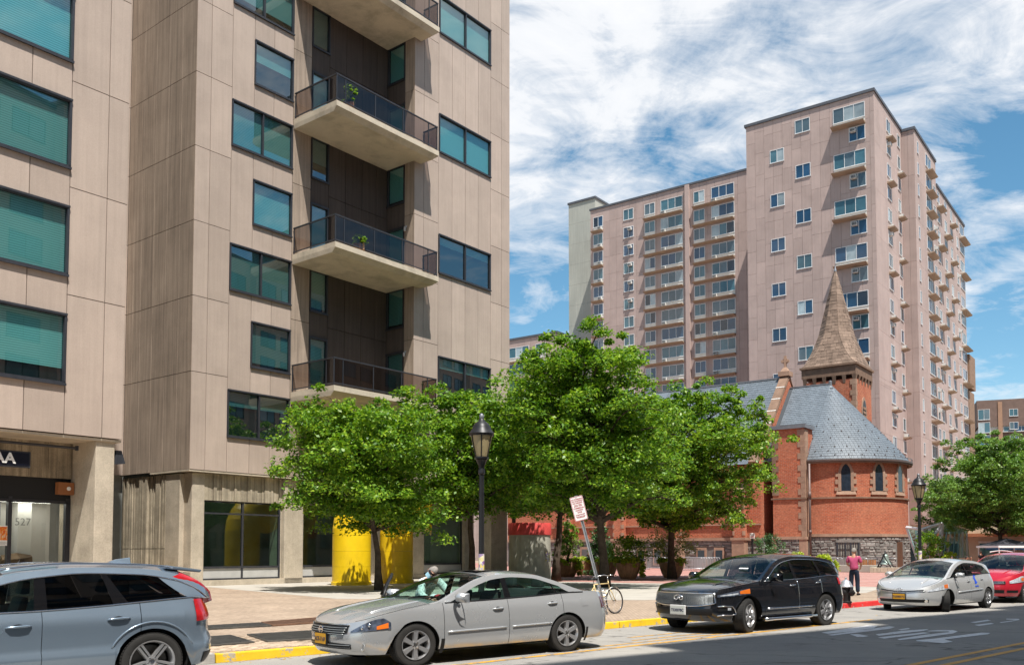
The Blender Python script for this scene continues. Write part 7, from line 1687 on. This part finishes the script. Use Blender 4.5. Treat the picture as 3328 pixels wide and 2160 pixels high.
    for sd in (-1, 1):
        # tall tail lamp: a narrow strip beside the rear window widening into a hooked block
        V6.patch('tail_lamp', 2.10, 2.66, lambda i: .86 + .03 * i, lambda i: 1.15 + .01 * i, TAILR, .016, 10, 6, (sd,))
        lm = MB(); vs = []
        for k in range(9):
            f = k / 8; x = 3.735 - .50 * f; z = V6.zr(x); y = V6.side_y(x, z)
            if k == 0: z = 1.10; y = V6.S(V6.qx(3.735), 1.1, 0, 1)[1]
            vs += [(x - .10 + .03 * f, sd * (y + .018), z - .035), (x + .015, sd * (y + .012), z + .004), (x + .03, sd * (y - .09 + .03 * f), z + .022)]
        lm.add(vs, [((k * 3 + j), (k * 3 + j + 1), (k * 3 + j + 4), (k * 3 + j + 3)) for k in range(8) for j in range(2)]).build('tail_lamp_strip', TAILR, V6.root, smooth=True)
        V6.line('arch_moulding', [(2.865 - .52 * cos(a), .36 + .52 * sin(a)) for a in np.linspace(.42, 2.75, 18)], .012, GRB, sd, .002, 6)
        V6.line('sill_moulding', [(x, .36) for x in np.linspace(.5, 2.36, 10)], .012, CHROME, sd, .004, 6)
        MB().tube([(x, sd * (V6.side_y(x, V6.zr(x)) - .06), V6.zc(x) - .02) for x in np.linspace(1.25, 3.2, 14)], .014, 6).build('roof_bar', CHROME, V6.root, smooth=True)
    V6.tail_patch('rear_bumper_skirt', .75, .30, .44, PLK, .008)
    MB().add([(3.12, -.62, 1.60), (3.12, .62, 1.60), (3.62, .54, 1.53), (3.62, -.54, 1.53), (3.12, -.62, 1.55), (3.12, .62, 1.55), (3.60, .54, 1.49), (3.60, -.54, 1.49)], [(0, 3, 2, 1), (4, 5, 6, 7), (0, 1, 5, 4), (1, 2, 6, 5), (2, 3, 7, 6), (3, 0, 4, 7)]).build('roof_spoiler', GRB, V6.root, bevel=.015)
    MB().add([(2.62, -.05, 1.635), (2.62, .05, 1.635), (2.9, .045, 1.615), (2.9, -.045, 1.615), (2.72, -.02, 1.675), (2.72, .02, 1.675), (2.9, .012, 1.70), (2.9, -.012, 1.70)], [(0, 1, 5, 4), (1, 2, 6, 5), (2, 3, 7, 6), (3, 0, 4, 7), (4, 5, 6, 7)]).build('roof_antenna', GRB, V6.root, bevel=.008)
    rp_ = ground(484, 2240, 0); d_ = US; V6.root.location = rp_ - US * (2.865 * 1.08) + VS * (.83 * 1.04); V6.root.scale = (1.08, 1.04, 1.0)
    return A4
SEDAN = build_cars()

# ================================================================ PEOPLE
SKIN = M('skin', (.50, .29, .20), .55, var=.08, vs=9, coord='Object'); SKIN2 = M('skin_tanned', (.42, .22, .14), .55, var=.08, vs=9, coord='Object')
def skin_mesh(name, V, E_, R_, mat, sub=2, root=0, extra=None):
    me = bpy.data.meshes.new(name + '_skel'); me.from_pydata([tuple(v) for v in V], E_, []); ob = bpy.data.objects.new(name + '_skel', me); COL.objects.link(ob)
    md = ob.modifiers.new('skin', 'SKIN'); md.branch_smoothing = .6; md.use_smooth_shade = True
    for i, r in enumerate(R_): me.skin_vertices[0].data[i].radius = (r, r) if not isinstance(r, tuple) else r
    me.skin_vertices[0].data[root].use_root = True
    ss = ob.modifiers.new('sub', 'SUBSURF'); ss.levels = ss.render_levels = sub
    bpy.context.view_layer.update(); dg = bpy.context.evaluated_depsgraph_get(); out = bpy.data.meshes.new_from_object(ob.evaluated_get(dg)); bpy.data.objects.remove(ob); bpy.data.meshes.remove(me)
    if extra:
        bm = bmesh.new(); bm.from_mesh(out)
        for ex in extra: bm.from_mesh(ex)
        bm.to_mesh(out); bm.free()
    for p in out.polygons: p.use_smooth = True
    out.materials.clear(); out.materials.append(mat); out.name = name; return out
def head_mesh(c, yaw=0., pitch=0., roll=0., s=1.):
    """skull with brow, nose, lips, chin and ears, facing local +Y, centre c"""
    mb = MB(); Mx = Matrix.Translation(c) @ Matrix.Rotation(yaw, 4, 'Z') @ Matrix.Rotation(roll, 4, 'Y') @ Matrix.Rotation(pitch, 4, 'X')
    def pt(i, j):
        a = 2 * pi * i; t = pi * j; d = Vector((sin(t) * sin(a), sin(t) * cos(a), -cos(t))); x, y, z = d.x * .075, d.y * .097, d.z * .118
        f = max(0, d.y)
        if z < 0: x *= 1 - .22 * (-z / .118); y *= 1 - .06 * (-z / .118)
        w = math.exp(-(x / .014) ** 2)
        y += f * w * (.020 * math.exp(-((z + .022) / .018) ** 2) + .012 * math.exp(-((z - .0) / .02) ** 2))      # nose
        y += f * .006 * math.exp(-((z - .028) / .012) ** 2)                                                 # brow
        y -= f * .010 * math.exp(-((abs(x) - .031) / .014) ** 2) * math.exp(-((z - .010) / .011) ** 2)          # eye sockets
        y += f * .007 * math.exp(-(x / .024) ** 2) * math.exp(-((z + .058) / .01) ** 2)                       # lips
        y += f * .010 * math.exp(-(x / .025) ** 2) * math.exp(-((z + .098) / .014) ** 2)                      # chin
        return tuple(Mx @ (Vector((x, y, z)) * s))
    mb.grid(pt, 36, 26)
    for sd in (-1, 1): mb.grid(lambda i, j: tuple(Mx @ (Vector((sd * (.074 + .012 * sin(pi * j)), -.012 + .018 * cos(2 * pi * i) * sin(pi * j), -.005 + .032 * sin(2 * pi * i) * sin(pi * j) )) * s)), 10, 4)
    return mb.mesh('head'), Mx
def hair_mesh(Mx, s, length, mat, name='hair', front=.03, seed=1):
    mb = MB(); rng = random.Random(seed)
    def pt(i, j):
        a = 2 * pi * i; d0 = Vector((sin(a), cos(a), 0)); lim = (.62 if cos(a) < 0 else .62 - .27 * cos(a) ** .7) + (length if cos(a) < .2 else 0)
        t = pi * (1 - j * lim); d = Vector((sin(t) * sin(a), sin(t) * cos(a), -cos(t))); k = 1 + .012 * sin(a * 13 + j * 20) + rng.uniform(-.012, .02)
        x, y, z = d.x * .083 * k, d.y * .105 * k, d.z * .126 * k
        if z < 0: x *= 1 - .15 * (-z / .118)
        return tuple(Mx @ (Vector((x, y, z + .004)) * s))
    return mb.grid(pt, 40, 16).mesh(name, mat, smooth=True)
def hand(V, E_, R_, wi, palm_dir, side_dir, curl_dir, k=1.):
    """palm and five separate fingers rooted at wrist vertex wi"""
    w = Vector(V[wi]); pd, sd, cd = palm_dir.normalized(), side_dir.normalized(), curl_dir.normalized()
    p = len(V); V.append(w + pd * .045 * k); R_.append((.030 * k, .016 * k)); E_.append((wi, p)); p2 = len(V); V.append(w + pd * .085 * k); R_.append((.034 * k, .014 * k)); E_.append((p, p2))
    for f, (o, l) in enumerate(((-.030, .062), (-.010, .074), (.010, .07), (.028, .055))):
        b = w + pd * .09 * k + sd * o * k; i0 = len(V); V.append(b); R_.append(.0095 * k); E_.append((p2, i0)); V.append(b + pd * l * .5 * k + cd * .012 * k); R_.append(.0088 * k); E_.append((i0, i0 + 1)); V.append(b + pd * l * .85 * k + cd * .036 * k); R_.append(.0078 * k); E_.append((i0 + 1, i0 + 2))
    i0 = len(V); V.append(w + pd * .05 * k - sd * .04 * k + cd * .012 * k); R_.append(.011 * k); E_.append((p, i0)); V.append(w + pd * .085 * k - sd * .055 * k + cd * .03 * k); R_.append(.009 * k); E_.append((i0, i0 + 1))
def cloth_mat(name, c, bump=.25): return M(name, c, .85, var=.12, vs=7, bump=bump, bs=26, spec=.15, coord='Object')
def person(name, loc, rz, label, J, top, bottom, shoes, hair, skin=SKIN, hairlen=0., sleeve=.55, yaw=0., pitch=0., roll=0., belly=1., hands=True, sub=2, group=None, scale=1., headscale=1., extra=None):
    root = empty(name, loc, rz, label, 'person', group); root.scale = (scale,) * 3
    V_ = {k: Vector(v) for k, v in J.items()}
    # body: one continuous surface
    V, E_, R_ = [], [], []; ix = {}
    def add(k, r, par=None, p=None):
        ix[k] = len(V); V.append(p if p is not None else V_[k]); R_.append(r)
        if par: E_.append((ix[par], ix[k]))
    add('pelvis', .125); add('spine', .115, 'pelvis'); add('chest', .13, 'spine'); add('neck', .056, 'chest'); add('skull', .06, 'neck')
    for s in 'LR':
        add('sh' + s, .062, 'chest'); add('el' + s, .042, 'sh' + s); add('wr' + s, .028, 'el' + s)
        add('hip' + s, .09, 'pelvis'); add('kn' + s, .058, 'hip' + s); add('an' + s, .04, 'kn' + s); add('toe' + s, .03, 'an' + s)
        if hands:
            pd = V_['wr' + s] - V_['el' + s]; sd = Vector((0, 0, 1)) if abs(pd.normalized().z) < .8 else Vector((0, 1, 0)); cd = Vector((-1 if s == 'R' else 1, .2, -.3)); sd = (sd - pd.normalized() * sd.dot(pd.normalized())); hand(V, E_, R_, ix['wr' + s], pd, -sd, cd)
    hm, Mx = head_mesh(V_['head'], yaw, pitch, roll, headscale)
    me = skin_mesh('body', V, E_, R_, skin, sub, 0, [hm]); body = inst(me, 'body', root)
    # shirt
    V, E_, R_ = [], [], []; ix = {}
    add('pelvis', .150 * belly, None, V_['pelvis'] - (V_['spine'] - V_['pelvis']) * .12); add('mid', .152 * belly, 'pelvis', V_['pelvis'].lerp(V_['spine'], .55)); add('spine', .152 * belly, 'mid'); add('chest', .155, 'spine'); add('neck', .072, 'chest', V_['neck'] - (V_['neck'] - V_['chest']) * .25)
    for s in 'LR':
        add('sh' + s, .085, 'chest'); add('cu' + s, .072, 'sh' + s, V_['sh' + s].lerp(V_['el' + s], min(1, sleeve * 1.6)))
        if sleeve > .6: add('cv' + s, .052, 'cu' + s, V_['el' + s].lerp(V_['wr' + s], .85))
    inst(skin_mesh('shirt', V, E_, R_, top, sub), 'shirt', root)
    # trousers
    V, E_, R_ = [], [], []; ix = {}
    add('pelvis', .142 * belly, None, V_['pelvis'] + (V_['spine'] - V_['pelvis']) * .35); add('seat', .142, 'pelvis', V_['pelvis'] - (V_['spine'] - V_['pelvis']) * .25)
    for s in 'LR':
        add('hip' + s, .112, 'seat', V_['hip' + s].lerp(V_['kn' + s], .18)); add('kn' + s, .083, 'hip' + s); add('an' + s, .078, 'kn' + s, V_['an' + s] + Vector((0, 0, .015)))
    inst(skin_mesh('trousers', V, E_, R_, bottom, sub), 'trousers', root)
    for s in 'LR':
        a, t = V_['an' + s], V_['toe' + s]; d = (t - a); d.z = 0; d.normalize(); h = a - d * .07; h.z = .035; m_ = a + d * .05; m_.z = .05; e = t + d * .05; e.z = .032
        inst(skin_mesh('shoe', [h, m_, e], [(0, 1), (1, 2)], [(.042, .036), (.05, .045), (.04, .03)], shoes, 2), 'shoe', root)
    hair_o = inst(hair_mesh(Mx, headscale, hairlen, hair), 'hair', root)
    return root, Mx
STAND = dict(pelvis=(0, 0, .93), spine=(0, -.015, 1.09), chest=(0, -.01, 1.29), neck=(0, .0, 1.45), skull=(0, .02, 1.52), head=(0, .03, 1.585), shL=(-.175, -.01, 1.385), elL=(-.235, .0, 1.12), wrL=(-.16, .22, 1.03), shR=(.175, -.01, 1.385), elR=(.24, .02, 1.12), wrR=(.19, .25, 1.0),
    hipL=(-.09, 0, .88), knL=(-.105, .02, .49), anL=(-.11, -.02, .085), toeL=(-.135, .13, .035), hipR=(.09, 0, .88), knR=(.105, .02, .49), anR=(.115, -.02, .085), toeR=(.15, .13, .035))
JEAN = cloth_mat('dark_jeans', (.018, .026, .045)); SHOEB = cloth_mat('black_shoe', (.015, .015, .016)); GREYH = M('grey_hair', (.22, .20, .18), .8, var=.35, vs=30, coord='Object'); DARKH = M('dark_hair', (.03, .025, .02), .8, var=.3, vs=30, coord='Object')
person('person', (12.8, 34.04, .15), radians(-28), 'man in a pink red t-shirt and dark jeans seen from behind', STAND, cloth_mat('pink_tshirt', (.42, .075, .16)), JEAN, SHOEB, GREYH, SKIN2, yaw=radians(-35), pitch=radians(-14), belly=1.12, scale=1.035)
# woman bending in at the sedan's open far door
def mat_dots():
    m = new_mat('dotted_blouse'); t = NT(m); v = t.coord('Object'); vo = t.n('ShaderNodeTexVoronoi'); t.l(v, vo.inputs['Vector']); vo.inputs['Scale'].default_value = 42.
    c = t.ramp(vo.outputs['Distance'], [(.28, (.03, .04, .05)), (.36, (.78, .80, .80))]); t.finish(t.bsdf(c, .8)); return m
BEND = dict(pelvis=(0, 0, .86), spine=(.04, .13, .98), chest=(.08, .34, 1.14), neck=(.12, .47, 1.24), skull=(.15, .52, 1.28), head=(.2, .57, 1.33), shL=(-.09, .36, 1.20), elL=(-.2, .52, .98), wrL=(-.1, .74, .92), shR=(.24, .34, 1.17), elR=(.38, .5, .93), wrR=(.34, .72, .86),
    hipL=(-.09, -.02, .82), knL=(-.11, .05, .46), anL=(-.11, -.02, .085), toeL=(-.12, .13, .035), hipR=(.09, -.02, .82), knR=(.12, .06, .46), anR=(.14, .0, .085), toeR=(.16, .15, .035))
def on_ray(px, Y): d = pray(px, 1858); return Vector((d.x * Y / d.y, Y, 0))
wh = on_ray(1404, 16.8); wo = Matrix.Rotation(radians(-137), 3, 'Z') @ Vector((.2, .57, 0)) * 1.05
wom, wM = person('person', (wh.x - wo.x, wh.y - wo.y, .0), radians(-137), 'grey haired woman in dotted blouse and face mask bending into the silver sedan', BEND, mat_dots(), cloth_mat('navy_trousers', (.02, .022, .035)), SHOEB, GREYH, SKIN, hairlen=.06, sleeve=.9, yaw=radians(-18), pitch=radians(-30), roll=radians(-42), scale=1.05)
MASK = cloth_mat('face_mask', (.30, .52, .62), .1); SHADES = M('sunglasses', (.015, .008, .008), .15, var=0, spec=.8)
MB().grid(lambda i, j: tuple(wM @ Vector((.082 * sin((i - .5) * 2.3), .108 * cos((i - .5) * 2.1) + .014 * math.exp(-((i - .5) / .16) ** 2), -.022 - .072 * j))), 12, 6).build('mask', MASK, wom, smooth=True)
MB().grid(lambda i, j: tuple(wM @ Vector((.084 * sin((i - .5) * 2.5), .112 * cos((i - .5) * 2.2), .028 - .036 * j))), 12, 3).build('sunglasses', SHADES, wom, smooth=True)
# people far off at the cafe
def seated(): 
    d = dict(STAND); 
    for s, x in (('L', -.1), ('R', .1)): d['hip' + s] = (x, .02, .5); d['kn' + s] = (x * 1.2, .42, .5); d['an' + s] = (x * 1.2, .42, .09); d['toe' + s] = (x * 1.3, .57, .035)
    for k in ('pelvis', 'spine', 'chest', 'neck', 'skull', 'head', 'shL', 'shR', 'elL', 'elR', 'wrL', 'wrR'): d[k] = (d[k][0], d[k][1], d[k][2] - .40)
    return d
SE = seated(); CHAIRM = M('cafe_chair_metal', (.05, .05, .05), .5, .4)
for (px, Y, rz, col, lb, sit) in ((3096, 64., 2.2, (.6, .58, .6), 'person in white shirt and cap sitting under the canopy tent', True), (3141, 65., -1.9, (.03, .06, .22), 'person in blue shirt sitting left of another under the canopy', True), (3157, 65.4, 2.6, (.025, .03, .025), 'person in black sitting right of the one in blue', True), (3190, 67., .4, (.02, .02, .025), 'person in dark clothes standing by the cafe door', False)):
    p = on_ray(px, Y); zz = .15
    if sit:
        ch = empty('cafe_chair', (p.x, p.y, .15), rz, 'small dark cafe chair under the ' + lb.split(' sitting')[0], 'chair', 'cafe chairs')
        MB().box(-.22, -.2, .38, .22, .24, .41).build('seat', CHAIRM, ch); MB().box(-.22, -.24, .41, .22, -.2, .85).build('backrest', CHAIRM, ch)
        for x in (-.2, .2):
            for y in (-.2, .2): MB().box(x - .015, y - .015, 0, x + .015, y + .015, .38).build('leg', CHAIRM, ch)
    person('person', (p.x, p.y, zz), rz, lb, SE if sit else STAND, cloth_mat('shirt_%d' % px, col), JEAN, SHOEB, DARKH, SKIN2, hands=False, sub=1)
